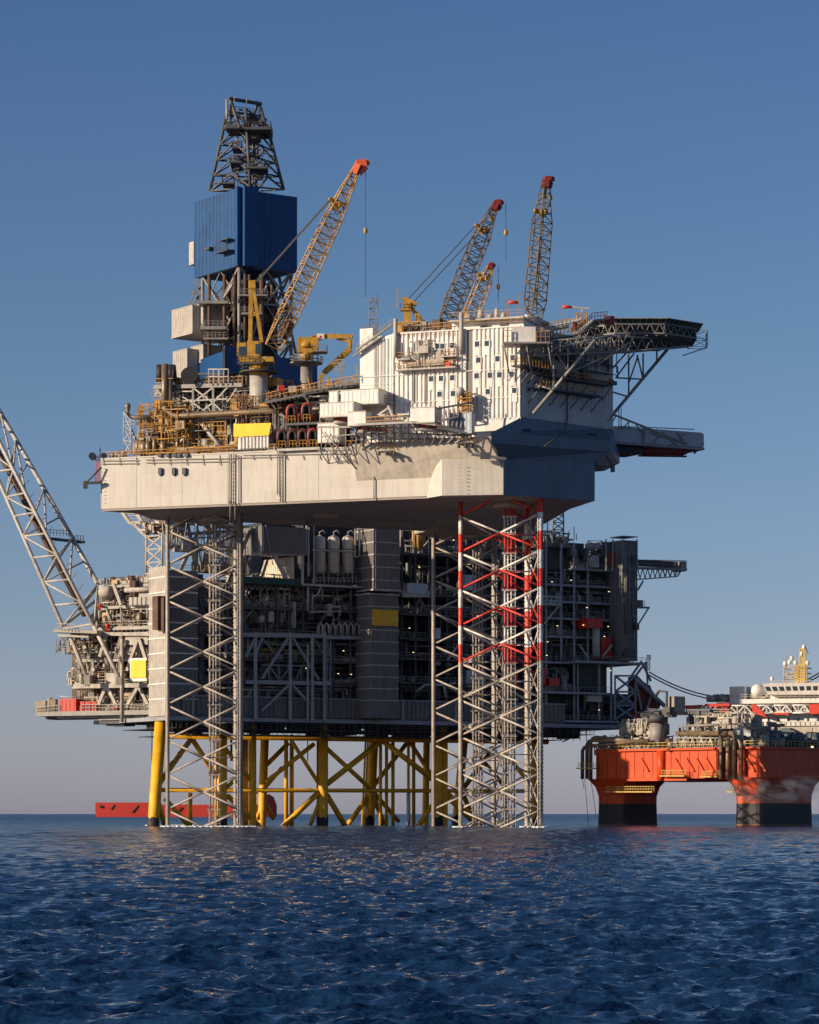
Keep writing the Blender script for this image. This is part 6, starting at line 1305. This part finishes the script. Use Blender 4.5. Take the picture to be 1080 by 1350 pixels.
build(m, 'bracing', lgrey, fb)
m = MB()
for dx, w in ((-2.2, .55), (0, .8), (1.6, .4), (3.2, .35)): m.tube([P(112+dx, 812, 716), P(47+dx, 690, 726), P(0+dx, 600, 733), P(-90+dx, 425, 750)], w*.5, 6)
for k in range(26): q = P(112, 812, 716).lerp(P(-90, 425, 750), k/26); m.bar(q+V((-.8, 0, 0)), q+V((1.2, 0, .1)), .14); m.bar(q+V((1.5, 0, .6)), q+V((2.6, 0, 2.0)), .1)
build(m, 'flare_pipe', brown, fb)
m = MB(); a, b = P(56, 709, 722), P(110, 715, 728); m.bar(a, b, 2.0, .5); m.rail([P(62, 706, 722), P(92, 707, 725)], 1.4, .8, .12); m.rail([P(99, 715, 727), P(110, 715, 727)], 1.6, .6, .14); m.bar(P(97, 715, 727), P(110, 715, 727), 1.4, .4)
m.rail([P(22, 650, 728), P(28, 650, 728)], 1.2, .6, .12)
build(m, 'inspection_platform', dgrey, fb)
m = MB(); m.bar(P(92, 838, 696), P(115, 893, 693), .9, n=8); m.bar(P(124, 826, 695), P(157, 893, 688), .95, n=8); m.bar(P(129, 772, 704), P(128, 828, 697), .7, n=8); m.bar(P(129, 772, 704), P(108, 800, 700), .6); m.bar(P(83, 826, 698), P(129, 790, 702), .6); m.bar(P(157, 893, 688), P(157, 903, 688), 1.3); m.bar(P(115, 890, 693), P(115, 903, 693), 1.3)
build(m, 'support_leg', offwh, fb)
m = MB(); a, b = P(75, 832, 697), P(132, 834, 694); m.bar(a, b, 4, .7); m.bar(P(80, 838, 697), P(120, 840, 694), 2.5, .5); m.rail([P(74, 831, 695), P(100, 832, 693)], 1.6, .7, .12); m.bar(P(84, 829, 710), P(126, 822, 706), .5)
build(m, 'base_platform', cladl, fb)

# ------------------------------------------------------------------ yellow jacket
jk = thing('jacket', 'yellow tubular steel jacket standing in the sea under the process platform', 'jacket', PF.pt(55, 0, 15))
DF = 5; DB = 30
def J(px, py, row=0): return PF.P(px, py, DF if row == 0 else DB)
def jleg(x0, x1, r, row=0):
    a = J(x0, 952, row); b = J(x1, 1091, row); c = b+(b-a)*.25; m = MB(); m.tube([a, b, c], r*(1.12 if x0 != 212 else 1), 16); build(m, 'leg', jyel, jk)
for x0, x1, r, row in ((333, 333, .8, 0), (563, 561, .75, 1), (212, 202, 1.35, 0), (292, 292, 1.2, 0), (425.5, 425.5, 1.15, 0), (576, 576, 1.25, 0), (585, 585, .9, 0), (700, 704, 1.0, 0), (494, 487, 1.05, 1), (614, 601, .95, 1), (350, 345, .9, 1)): jleg(x0, x1, r, row)
for aa in ((208, 970, 722, 978, 1.3, 0), (206, 1041.5, 712, 1043, .95, 0), (355, 972, 700, 978, 1.0, 1), (350, 1042, 640, 1043, .7, 1)):
    m = MB(); m.bar(J(aa[0], aa[1], aa[5]), J(aa[2], aa[3], aa[5]), aa[4], n=12); build(m, 'horizontal_brace', jyel, jk)
m = MB()
m = MB()
for a in ((252, 974, 208, 1036, .9), (254, 975, 286, 1025, .9), (206, 1045, 217, 1088, .8), (218, 1053, 250, 1090, .8), (251, 1045, 251, 1088, .75), (300, 1049, 342, 1089, .9), (352, 1030, 414, 981, .8), (384, 976, 419, 1031, .7), (419, 1046, 373, 1090, 1.0), (431, 1048, 456, 1090, 1.0), (421, 1058, 409, 1088, .7), (431, 987, 489, 1040, .8), (503, 977, 428, 1036, 1.0), (505, 977, 570, 1027, 1.0), (587, 1048, 630, 1089, .9), (570, 1062, 551, 1089, .9), (292, 1044, 322, 1018, .7), (345, 1044, 372, 1012, .7), (292, 980, 330, 1028, .7), (672, 1000, 712, 1050, .8), (590, 1045, 640, 1090, .7)): m = MB(); m.bar(J(a[0], a[1]), J(a[2], a[3]), a[4]*1.35, n=10); build(m, 'diagonal_brace', jyel, jk)
m = MB()
for a in ((537, 979, 489, 1041, .8), (541, 979, 574, 1030, .8), (489, 1045, 458, 1088, .9), (491, 1046, 508, 1090, .9), (494, 1046, 526, 1083, .8), (645, 994, 612, 1038, .9), (611, 1048, 624, 1078, .9), (380, 980, 352, 1008, .8), (345, 1050, 361, 1080, .8), (352, 1050, 338, 1080, .7), (626, 990, 668, 1040, .8)): m = MB(); m.bar(J(a[0], a[1], 1), J(a[2], a[3], 1), a[4]*1.4, n=10); build(m, 'rear_brace', jyel, jk)
m = MB()
for x, w in ((310, .7), (331, .9), (340, 1.15), (347, .9), (352, .7), (394, .85), (401.5, .85), (442, .7), (519, .7), (527, .7), (535.5, .75), (556, .6), (563, .75), (301, .6), (305.5, .6)): m = MB(); m.bar(J(x, 968, 0)+W3*6, J(x, 1095, 0)+W3*6, w*1.15, n=10); build(m, 'conductor', jyel, jk)
for x, x2, w in ((511, 506, .5), (514, 509, .4), (338, 346, .5)): m = MB(); m.bar(J(x, 972)+W3*10, J(x2, 1090)+W3*10, w, n=8); build(m, 'conductor', jyel, jk)
m = MB()
for x in (300.5, 318, 322.5, 325): m = MB(); m.bar(J(x, 1000)+W3*3, J(x, 1095)+W3*3, .55, n=10); build(m, 'riser', ysign, jk, 'bright lemon yellow riser pipe')
m = MB()
for x, w in ((316, .5), (321, .6), (331, .6), (417, .25), (198+13, .2)): m.bar(J(x, 955)+W3*4, J(x, 1003)+W3*4, w, n=8)
m.bar(J(418, 975), J(418, 1090), .2, n=6); build(m, 'dark_caisson', black, jk)
m = MB(); m.bar(J(556, 1045)+W3*6, J(556, 1086)+W3*6, .95, n=10); build(m, 'white_sleeve', white, jk)
m = MB(); rg = random.Random(77)
for k in range(26):
    a, b = J(252, 974), J(208, 1036); q = a.lerp(b, rg.random())+V((rg.uniform(-.6, .6), -.6, 0)); m.box(q.x-.25, q.x+.25, q.y-.2, q.y+.2, q.z-.2, q.z+.3)
    a, b = J(645, 994, 1), J(612, 1038, 1); q = a.lerp(b, rg.random())+V((rg.uniform(-.6, .6), -.6, 0)); m.box(q.x-.2, q.x+.2, q.y-.2, q.y+.2, q.z-.2, q.z+.2)
build(m, 'clamp', rail_y, jk)
# splash-zone growth on legs: dark sleeve with ragged height
m = MB(); rg = random.Random(5)
for x0, r, row in ((202, 1.39, 0), (292, 1.24, 0), (425.5, 1.19, 0), (576, 1.29, 0), (704, 1.04, 0), (487.3, 1.09, 1), (601.5, .99, 1)):
    q = J(x0, 1089, row); n = 20; bot = [(q.x+math.cos(k/n*6.283)*r*(1.12 if x0 != 202 else 1), q.y+math.sin(k/n*6.283)*r*(1.12 if x0 != 202 else 1), -2) for k in range(n)]; h0 = 2.6
    top = [(x+(.18*h0*.1 if x0 == 202 else 0), y, 1.0+rg.uniform(.4, 1.6)) for x, y, z in bot]; m.loft([bot, top], smooth=True)
build(m, 'marine_growth', black, jk)
# ------------------------------------------------------------------ orange semi-submersible on the right
SA, SB = (45.6, 729.0), (81.2, 692.0)
S1 = Face(SA, SB); u1 = S1.u; S2 = Face(SB, (SB[0]+34, SB[1]+33)); LL = S1.L
ss = thing('semi_submersible', 'orange-red floating accommodation rig on dark-footed columns at the right', 'vessel', (95, 165, 0))
def M1(px, py, d=0): return S1.P(px, py, d)
ZD0, ZD1 = 11.2, 17.9
def colring(F_, t0, t1, d0, d1, z, g=0.0, ch=1.2):
    q = [(t0-g, d0-g), (t1+g, d0-g), (t1+g, d1+g), (t0-g, d1+g)]; out = []
    for i in range(4):
        p, n_, pr = q[i], q[(i+1) % 4], q[i-1]
        def tow(a, b, k): L = math.hypot(b[0]-a[0], b[1]-a[1]); return (a[0]+(b[0]-a[0])*k/L, a[1]+(b[1]-a[1])*k/L)
        for k, (src) in ((ch, pr), (ch*.4, pr)): pass
        out += [tow(p, pr, ch), tow(tow(p, pr, ch*.35), n_, ch*.35), tow(p, n_, ch)]
    return [F_.pt(a, z, b) for a, b in out]
tcA = S1.t(822, 0); tcB0 = S1.t(968, 0)
cols = ((S1.t(786.5), tcA, 0, 13), (tcB0, LL, 0, 20))
for i, (a, b, d0, d1) in enumerate(cols):
    m = MB(); m.loft([colring(S1, a, b, d0, d1, z, g) for z, g in ((5.2, 0), (7.2, 0.05), (9.4, .6), (11.3, 1.9))], smooth=False); build(m, 'column', semi, ss)
    m = MB(); m.loft([colring(S1, a, b, d0, d1, z, .004+g) for z, g in ((-6, .1), (0.6, .1), (5.25, 0))]); build(m, 'column_foot', mat('antifouling_black', (0.045, 0.042, 0.045), .6, dirt=.35, streak=.3, rustamt=.3), ss)
    m = MB(); m.loft([colring(S1, a, b, d0, d1, z, .15) for z in (-1, .45)]); build(m, 'waterline_band', mat('brown_band', (0.22, 0.10, 0.06), .7), ss)
m = MB(); S1.block(m, S1.t(786, -.6), LL+.6, ZD0, ZD1, -.6, 58); build(m, 'deck_box', semi, ss)
m = MB(); S1.block(m, S1.t(784, -1.2), LL+1.2, ZD1, ZD1+.5, -1.4, 59); S1.block(m, S1.t(800, -1), S1.t(905, -1), ZD0-.5, ZD0, -1.0, 30); build(m, 'deck_rim', semi, ss)
m = MB(); S1.block(m, S1.t(786, 0), LL, ZD1+.51, ZD1+.8, 0, 57); build(m, 'deck_plating', dgrey, ss)
m = MB()
for k, x in enumerate((845, 890, 905, 918, 931, 985, 1000)): m.bar(M1(x, 1000, -.9), M1(x+10, 1017, -.9), .5)
for x in (872, 955): q = M1(x, 1000, -.8); m.cyl((q.x, q.y), 1.1 if x == 872 else .5, ZD0-.3, ZD1, 14)
build(m, 'side_strut', semi, ss)
m = MB()
for k in range(16): x = 790+k*1.0*12; S1.block(m, S1.t(x), S1.t(x)+.3, ZD0+.2, ZD1-.3, -.75, -.5)
build(m, 'side_stiffener', mat('deep_orange_paint', (0.55, 0.07, 0.02), .5), ss)
m = MB()
for (xa, xb, y, d) in ((762, 786, 1013, -2), (800, 862, 1044, -1.5), (872, 904, 1023, -2), (925, 948, 1024, -1.6), (960, 976, 1044, -2)):
    a, b = M1(xa, y, d), M1(xb, y, d); m.bar(a, b, 1.2, .3); m.rail([a+V((0, -.5, .1)), b+V((0, -.5, .1))], 1.2, .8, .13)
m.rail([S1.pt(S1.t(786), ZD1+.6, -1.3), S1.pt(LL+1, ZD1+.6, -1.3)], 1.3, 1.4, .12); m.rail([S2.pt(0, ZD1+.6, -1.3), S2.pt(40, ZD1+.6, -1.3)], 1.3, 1.4, .12)
build(m, 'yellow_gallery', mat('pale_yellow_rail', (0.55, 0.38, 0.10), .5, dirt=.3), ss)
# big bronze pipes
m = MB()
for k, (x, y0) in enumerate(((768, 990), (774, 982), (779, 978))): m.tube([M1(x, 1027, -2), M1(x, y0, -2), M1(x+2, y0-4, -2), M1(x+6, y0-6, -2), M1(856, 976+k*1.6, -1)], .45, 10)
m.tube([M1(893, 967, 2), M1(955, 967, 0), M1(966, 967, -2), M1(969, 971, -2), M1(969, 1027, -2)], .6, 10); m.tube([M1(960, 1027, -2.2), M1(960, 972, -2.2)], .6, 10); m.tube([M1(951, 1027, -2.2), M1(951, 970, -2)], .5, 10); m.tube([M1(977, 1027, -2), M1(977, 981, -2), M1(974, 975, -2), M1(968, 974, -2)], .55, 10)
m.tube([M1(882, 990, -1), M1(885, 982, -1), M1(880, 975, -1)], .7, 8)
build(m, 'bronze_pipe', pipeb, ss)
m = MB()
for xa, xb in ((784, 856), (890, 949)):
    ya = 982 if xa < 800 else 973; A = [M1(xa, 995, 0), M1(xa, ya, 0), M1(xa, ya, 4), M1(xa, 995, 4)]; B = [M1(xb, 995, 0), M1(xb, ya, 0), M1(xb, ya, 4), M1(xb, 995, 4)]; lattice(m, A, B, 10, .35, .25, 'k')
build(m, 'pipe_rack', lgrey, ss)
p_, e_ = clutter(S1, S1.t(786), S1.t(852), ZD1+.8, ZD1+4.3, .5, 10, 140, 150, 'hvbtb', .1, .35); build(p_, 'piping', cladl, ss); build(e_, 'deck_equipment', offwh, ss)
p_, e_ = clutter(S1, S1.t(803), S1.t(852), ZD1+4, ZD1+8, 2, 8, 170, 151, 'hvbtbd', .1, .35); build(p_, 'upper_piping', offwh, ss); build(e_, 'upper_equipment', cladl, ss)
p_, e_ = clutter(S1, S1.t(880), LL, ZD1+.8, ZD1+6.5, .5, 10, 170, 152, 'hvbtb', .1, .4); build(p_, 'aft_piping', grey, ss); build(e_, 'aft_equipment', grey, ss)
p_, e_ = clutter(S2, 0, 34, ZD1+.8, ZD1+4.5, .5, 8, 130, 153, 'hvbtb', .1, .35); build(p_, 'side_piping', dgrey, ss); build(e_, 'side_equipment', mat('dull_blue_equipment', (0.10, 0.14, 0.17), .6, dirt=.4), ss)
p_, e_ = clutter(S1, S1.t(885), S1.t(958), ZD1+5, ZD1+9, 6, 14, 110, 154, 'hvbtbd', .1, .35); build(p_, 'tall_piping', offwh, ss); build(e_, 'tall_equipment', cladl, ss)
# crane pedestal column on deck with dark head
cp = thing('gangway_pedestal', 'thick bare grey column with dark winch head on the floating rig left part', 'pedestal', M1(867, 994, 2.2)); q = M1(867, 994, 2.2); m = MB(); m.cyl((q.x, q.y), 1.85, ZD1+.8, S1.z(952, S1.t(867, 2.2), 2.2), 20); build(m, 'column', grey, cp)
m = MB(); q2 = M1(867, 950, 2.2); m.cyl((q.x, q.y), 2.5, q2.z-.4, q2.z+1.3, 16); m.box(q.x-4, q.x+4.5, q.y-1.5, q.y+1.5, q2.z+.8, q2.z+1.8); m.tube([M1(872, 942, 4), M1(879, 932, 4), M1(879, 912, 4), M1(869, 911, 4), M1(865, 917, 4)], .35, 6); m.rail([M1(856, 942, 4), M1(884, 943, 4)], 1.4, .6, .14)
p_, e_ = clutter(S1, S1.t(857, 2), S1.t(886, 2), q2.z+.8, q2.z+3.2, .5, 3.5, 24, 155, 'hvbb', .1, .3); m.add(p_.v, p_.f); m.add(e_.v, e_.f)
build(m, 'winch_head', dgrey, cp)
m = MB(); S1.bx(m, 878, 889, 918, 941, 5, 9); build(m, 'grey_box', grey, cp)
# superstructure
GF = Face((58, 750), (108, 730)); 
sup = thing('superstructure', 'white accommodation house with wheelhouse windows on the floating rig', 'building', GF.pt(30, ZD1, 4))
m = MB(); GF.bx(m, 905, 1100, 944, 985, 0, 12); GF.bx(m, 1000, 1110, 948, 990, -6, 0); build(m, 'lower_house', mat('cream_and_shade_house', (0.50, 0.46, 0.38), .6, dirt=.3, streak=.3), sup)  # lower storeys' shade put into this duller cream
m = MB(); GF.bx(m, 968, 1110, 941, 957, -6.5, -6.02); GF.bx(m, 945, 1110, 925, 944, 1, 12); build(m, 'upper_house', white, sup)
m = MB(); GF.bx(m, 965, 1110, 921, 927, -3, 12); GF.bx(m, 1015, 1110, 912, 922, 0, 10); build(m, 'bridge_deck', white, sup)
m = MB(); 
def wheel(y0, y1, e, mm): 
    a, b = GF.t(1013, -3), GF.t(1046, -3); z0, z1 = GF.z(y1, a), GF.z(y0, a)
    return [(a-e, -3-e), (b+8, -3-e), (b+14, 2), (b+14, 9), (a-e, 9)], z0, z1
pts, z0, z1 = wheel(902, 917, 0, None); 
lowr = [GF.pt(a, z0, b) for a, b in pts]; ptu = [(pts[0][0]-1.2, pts[0][1]-1.2), (pts[1][0]+.5, pts[1][1]-1.2), (pts[2][0]+1.2, pts[2][1]), pts[3], (pts[4][0]-1.2, pts[4][1])]; up_ = [GF.pt(a, z1, b) for a, b in ptu]
m.loft([lowr, up_]); build(m, 'wheelhouse', white, sup)
m = MB()
for k in range(9):
    f0, f1 = k/9+.015, (k+1)/9-.02
    def wl(f, h): return (lowr[0].lerp(lowr[1], f)).lerp(up_[0].lerp(up_[1], f), h)
    o_ = V((-GF.w.x, -GF.w.y, 0))*.06; m.loft([[wl(f0, .35), wl(f1, .35), wl(f1, .72), wl(f0, .72)], [wl(f0, .35)+o_, wl(f1, .35)+o_, wl(f1, .72)+o_, wl(f0, .72)+o_]])
build(m, 'wheelhouse_window', glass, sup)
for k in range(9):
    x = 973+k*13; m = MB(); GF.bx(m, x, x+2.6, 946, 950.5, -6.6, -6.5); build(m, 'window', glass, sup)
m = MB(); 
for y, xa, xb, d in ((903, 1015, 1100, -3), (921, 965, 1100, -3.2), (941, 950, 1100, -6.6), (957, 960, 1100, -6.6)): m.rail([GF.P(xa, y, d), GF.P(xb, y, d)], 1.0, 1.2, .1)
build(m, 'railing', lgrey, sup)
p_, e_ = clutter(GF, GF.t(905), GF.t(1100), GF.z(985, 20), GF.z(960, 20), -9, -6.5, 110, 160, 'hvbtb', .08, .3); build(p_, 'piping', dgrey, sup); build(e_, 'equipment', mat('dull_blue_equipment', (0, 0, 0)), sup)
p_, e_ = clutter(GF, GF.t(930), GF.t(1012), GF.z(925, 20), GF.z(915, 20), -2, 4, 60, 161, 'hvbtb', .08, .25); build(p_, 'roof_piping', pipeb, sup); build(e_, 'roof_equipment', offwh, sup)
m = MB(); GF.bx(m, 962, 983, 905, 930, -2, 3); build(m, 'lift_housing', white, sup)
rd = thing('radome', 'white radome ball on a short stand left of the wheelhouse', 'radome', GF.P(999, 923, 0)); m = MB(); q = GF.P(999, 911, 0); m.sphere(q, 1.75, 24); build(m, 'dome', white, rd)
m = MB(); 
for dx in (-.9, 0, .9): m.bar(q+V((dx, 0, -1.3)), q+V((dx*1.3, 0, -3)), .25)
m.cyl((q.x, q.y), .9, q.z-2, q.z-1.4, 12); build(m, 'stand', grey, rd)
mt2 = thing('signal_mast', 'yellow and white lattice signal mast on top of the wheelhouse', 'mast', GF.P(1050, 903, 2)); m = MB()
A = [GF.P(1034, 903, 1), GF.P(1064, 903, 1), GF.P(1064, 903, 5), GF.P(1034, 903, 5)]; B = [GF.P(1034, 877, 1), GF.P(1064, 877, 1), GF.P(1064, 877, 5), GF.P(1034, 877, 5)]; lattice(m, A, B, 2, .3, .2)
for y in (880, 894, 887): GF.bx(m, 1033, 1065, y, y+1.2, 1, 5)
m.bar(GF.P(1037, 903, 2), GF.P(1037, 857, 2), .16); m.bar(GF.P(1066, 862, 2), GF.P(1062, 852, 2), .12); build(m, 'platform_frame', offwh, mt2)
m = MB(); lattice(m, [GF.P(1053, 903, 1), GF.P(1062, 903, 1), GF.P(1062, 903, 3), GF.P(1053, 903, 3)], [GF.P(1055, 855, 1), GF.P(1062, 855, 1), GF.P(1062, 855, 3), GF.P(1055, 855, 3)], 7, .4, .28); GF.bx(m, 1047, 1052, 878, 900, 1, 2); GF.bx(m, 1040, 1044, 893, 896, 1, 2); build(m, 'yellow_mast', mat('mast_yellow', (0.62, 0.40, 0.06), .5, dirt=.4), mt2)
m = MB()
for x, y in ((1041, 873), (1049, 874), (1035, 875), (1065, 874), (1057, 862), (1044, 868), (1060, 853), (1018, 895)): q = GF.P(x, y, 1); m.sphere(q, .5, 8, 1.3); m.bar(q, q-V((0, 0, 1)), .14)
build(m, 'antenna', white, mt2)
# red and white crane boom lying across
cb2 = thing('resting_crane', 'red and white lattice crane boom resting level over the floating rig deck', 'crane', GF.P(980, 945, -8)); 
xs = (882, 905, 922, 940, 962, 992, 1020, 1045, 1068); cc = (0, 1, 0, 1, 0, 0, 0, 0)
for k in range(8):
    m = MB(); A = [GF.P(xs[k], y, d) for y, d in ((942-.3*k, -9), (931-.2*k, -9), (931-.2*k, -6.8), (942-.3*k, -6.8))]; B = [GF.P(xs[k+1], y, d) for y, d in ((942-.3*k, -9), (931-.2*k, -9), (931-.2*k, -6.8), (942-.3*k, -6.8))]; lattice(m, A, B, 3, .42, .26, 'k'); build(m, 'boom_section', red if cc[k] else white, cb2)
m = MB(); q = [GF.P(991, 928, -9.5), GF.P(996, 929, -9.5), GF.P(1012, 946, -9.5), GF.P(992, 940, -9.5)]; w4 = V((GF.w.x, GF.w.y, 0)); m.loft([q, [p+w4*2 for p in q]]); m.bar(GF.P(930, 930, -9.3), GF.P(962, 929, -9.3), .7); m.bar(GF.P(905, 932, -9.3), GF.P(925, 931, -9.3), .7); GF.bx(m, 1067, 1110, 928, 941, -9.5, -5); m.bar(GF.P(1020, 941, -9.4), GF.P(1040, 941, -9.4), .5); build(m, 'red_head', red, cb2)
fh = thing('framed_house', 'dark grey framed deckhouse in shade below the red and white boom', 'deckhouse', M1(920, 966, 8)); m = MB(); S1.bx(m, 908, 920, 935, 967, 8, 11); S1.bx(m, 921, 936, 935, 967, 8.2, 12); build(m, 'wall', dgrey, fh)
m = MB()
for x in (908, 919, 921): m.bar(M1(x, 967, 7.8), M1(x, 935, 7.8), .35)
for y in (936, 944, 952, 960): m.bar(M1(908, y, 7.8), M1(936, y, 7.8), .2)
build(m, 'frame', mat('blue_grey_steel', (0, 0, 0)), fh)
bh = thing('deckhouse', 'cream flat-roofed deckhouse standing right of the dark framed deckhouse', 'deckhouse', M1(950, 985, 9)); m = MB(); S1.bx(m, 938, 950, 944, 984, 9, 12); S1.bx(m, 951, 964, 948, 984, 9, 13); build(m, 'wall', mat('cream_and_shade_house', (0, 0, 0)), bh)
m = MB(); S1.bx(m, 937.5, 964.5, 941.5, 944, 8.7, 13.2); m.rail([M1(938, 941, 8.8), M1(964, 941, 8.8)], 1.1, .8, .1); build(m, 'roof', offwh, bh)
m = MB(); S1.bx(m, 941, 944, 950, 955, 8.9, 9.05); build(m, 'window', glass, bh)
cbx = thing('deck_container', 'pale blue-white container standing beside the bronze pipe bend', 'container', M1(985, 985, 2)); m = MB(); S1.bx(m, 968, 990, 958, 984, 2, 8); build(m, 'wall', mat('pale_blue_panel', (0, 0, 0)), cbx)
m = MB(); S1.bx(m, 967.5, 990.5, 956.5, 958, 1.8, 8.1); build(m, 'roof', offwh, cbx)
for (x, y) in ((1071, 985), (1070, 1001), (976, 961)):
    m = MB(); q = P(x, y, 705); m.sphere(q, .3, 8); build(m, 'work_lamp', lampm, ss)
# mooring chains left
m = MB()
for a in ((771, 1027, 776, 1086), (779, 1027, 786, 1075), (768, 1027, 770, 1040)): m.bar(M1(a[0], a[1], -2), M1(a[2], a[3], -2), .12)
build(m, 'mooring_line', wire, ss)
# cables strung to the floating rig crane
m = MB()
for dy in (0, 5):
    pth = []
    for k in range(25):
        f_ = k/24; x = 856+f_*250; y = (886+dy*.8)+(f_*(870-886))+4*(44)*f_*(1-f_)*.95; pth.append(P(x, y, 742+f_*20))
    m.tube(pth, .17, 6)
build(m, 'slung_cable', wire, None, label='pair of dark sagging cables running right from the platform end', cat='cable', base=P(860, 888, 742))
# smoke drifting past the column
m = MB(); a = P(955, 1060, 694); b = P(1095, 1022, 694); m.box(a.x, b.x, a.y-6, a.y+1, a.z, b.z); sm = bpy.data.materials.new('smoke'); sm.use_nodes = True; t = sm.node_tree; t.nodes.clear()
o_ = t.nodes.new('ShaderNodeOutputMaterial'); pv = t.nodes.new('ShaderNodeVolumePrincipled'); pv.inputs['Color'].default_value = (.85, .85, .88, 1); tcx = t.nodes.new('ShaderNodeTexCoord'); n1 = t.nodes.new('ShaderNodeTexNoise'); n1.inputs['Scale'].default_value = .32; n1.inputs['Detail'].default_value = 5; n1.inputs['Roughness'].default_value = .6; n1.inputs['Distortion'].default_value = .6
mpx = t.nodes.new('ShaderNodeMapping'); mpx.inputs['Scale'].default_value = (.7, .7, 1.2); t.links.new(tcx.outputs['Object'], mpx.inputs[0]); t.links.new(mpx.outputs[0], n1.inputs['Vector'])
rmp = t.nodes.new('ShaderNodeMapRange'); rmp.inputs['From Min'].default_value = .44; rmp.inputs['From Max'].default_value = .70; rmp.inputs['To Max'].default_value = 1.1; t.links.new(n1.outputs['Fac'], rmp.inputs[0])
gx_ = t.nodes.new('ShaderNodeSeparateXYZ'); t.links.new(tcx.outputs['Generated'], gx_.inputs[0])
def edge(sock, w):
    a = t.nodes.new('ShaderNodeMath'); a.operation = 'PINGPONG'; a.inputs[1].default_value = .5; t.links.new(sock, a.inputs[0]); b = t.nodes.new('ShaderNodeMapRange'); b.inputs['From Max'].default_value = w; t.links.new(a.outputs[0], b.inputs[0]); return b.outputs[0]
cur = rmp.outputs[0]
for s_, w in ((gx_.outputs['X'], .35), (gx_.outputs['Z'], .5), (gx_.outputs['Y'], .4)):
    mm = t.nodes.new('ShaderNodeMath'); mm.operation = 'MULTIPLY'; t.links.new(cur, mm.inputs[0]); t.links.new(edge(s_, w), mm.inputs[1]); cur = mm.outputs[0]
t.links.new(cur, pv.inputs['Density']); t.links.new(pv.outputs[0], o_.inputs['Volume'])
sb = build(m, 'exhaust_smoke', sm, None, kind='stuff', base=a)
# ------------------------------------------------------------------ distant red ship
ZS = 2700
sh = thing('cargo_ship', 'long low red ship far off behind the yellow jacket', 'ship', P(245, 1076, ZS)); m = MB()
prof = [(128, 1058), (205, 1058), (210, 1061.5), (330, 1061), (345, 1050), (352, 1047), (358, 1049), (362, 1056), (365, 1066), (365, 1072)]
rings = []
for (x, y) in ((128, 1058), (205, 1058), (210, 1061), (330, 1061), (345, 1049), (355, 1047), (361, 1051), (365, 1062)):
    w = 14 if x < 300 else 14*max(.03, (366-x)/66)**.6; a = P(x, y, ZS); rings.append([V((a.x, a.y-w, -2)), V((a.x, a.y-w*1.05, a.z)), V((a.x, a.y+w*1.05, a.z)), V((a.x, a.y+w, -2))])
m.loft(rings); build(m, 'hull', mat('ship_red', (0.60, 0.055, 0.035), .5, dirt=.15, scale=.03), sh)
m = MB()
for a in ((148, 1067, 153, 1061), (176, 1071, 184, 1062), (231, 1071, 238, 1063), (133, 1063, 136, 1063)): p, q = P(a[0], a[1], ZS), P(a[2], a[3], ZS); w = 2.0 if a[0] == 133 else .7; m.bar(p+V((0, -14.9, 0)), q+V((0, -14.9, 0)), w, w)
build(m, 'hull_mark', dgrey, sh)
m = MB(); a, b = P(318, 1061, ZS), P(346, 1040, ZS); m.box(a.x, b.x, a.y-9, a.y+9, a.z, b.z-4); m.box(a.x+3, b.x-5, a.y-10, a.y+10, b.z-3.99, b.z); build(m, 'bridge_house', offwh, sh)
m = MB(); rg = random.Random(4)
for k in range(30): x = rg.uniform(212, 318); p = P(x, 1061.3, ZS); m.box(p.x, p.x+rg.uniform(1, 5), p.y-8, p.y-5, p.z, p.z+rg.uniform(.4, 1.4))
build(m, 'deck_gear', offwh, sh)
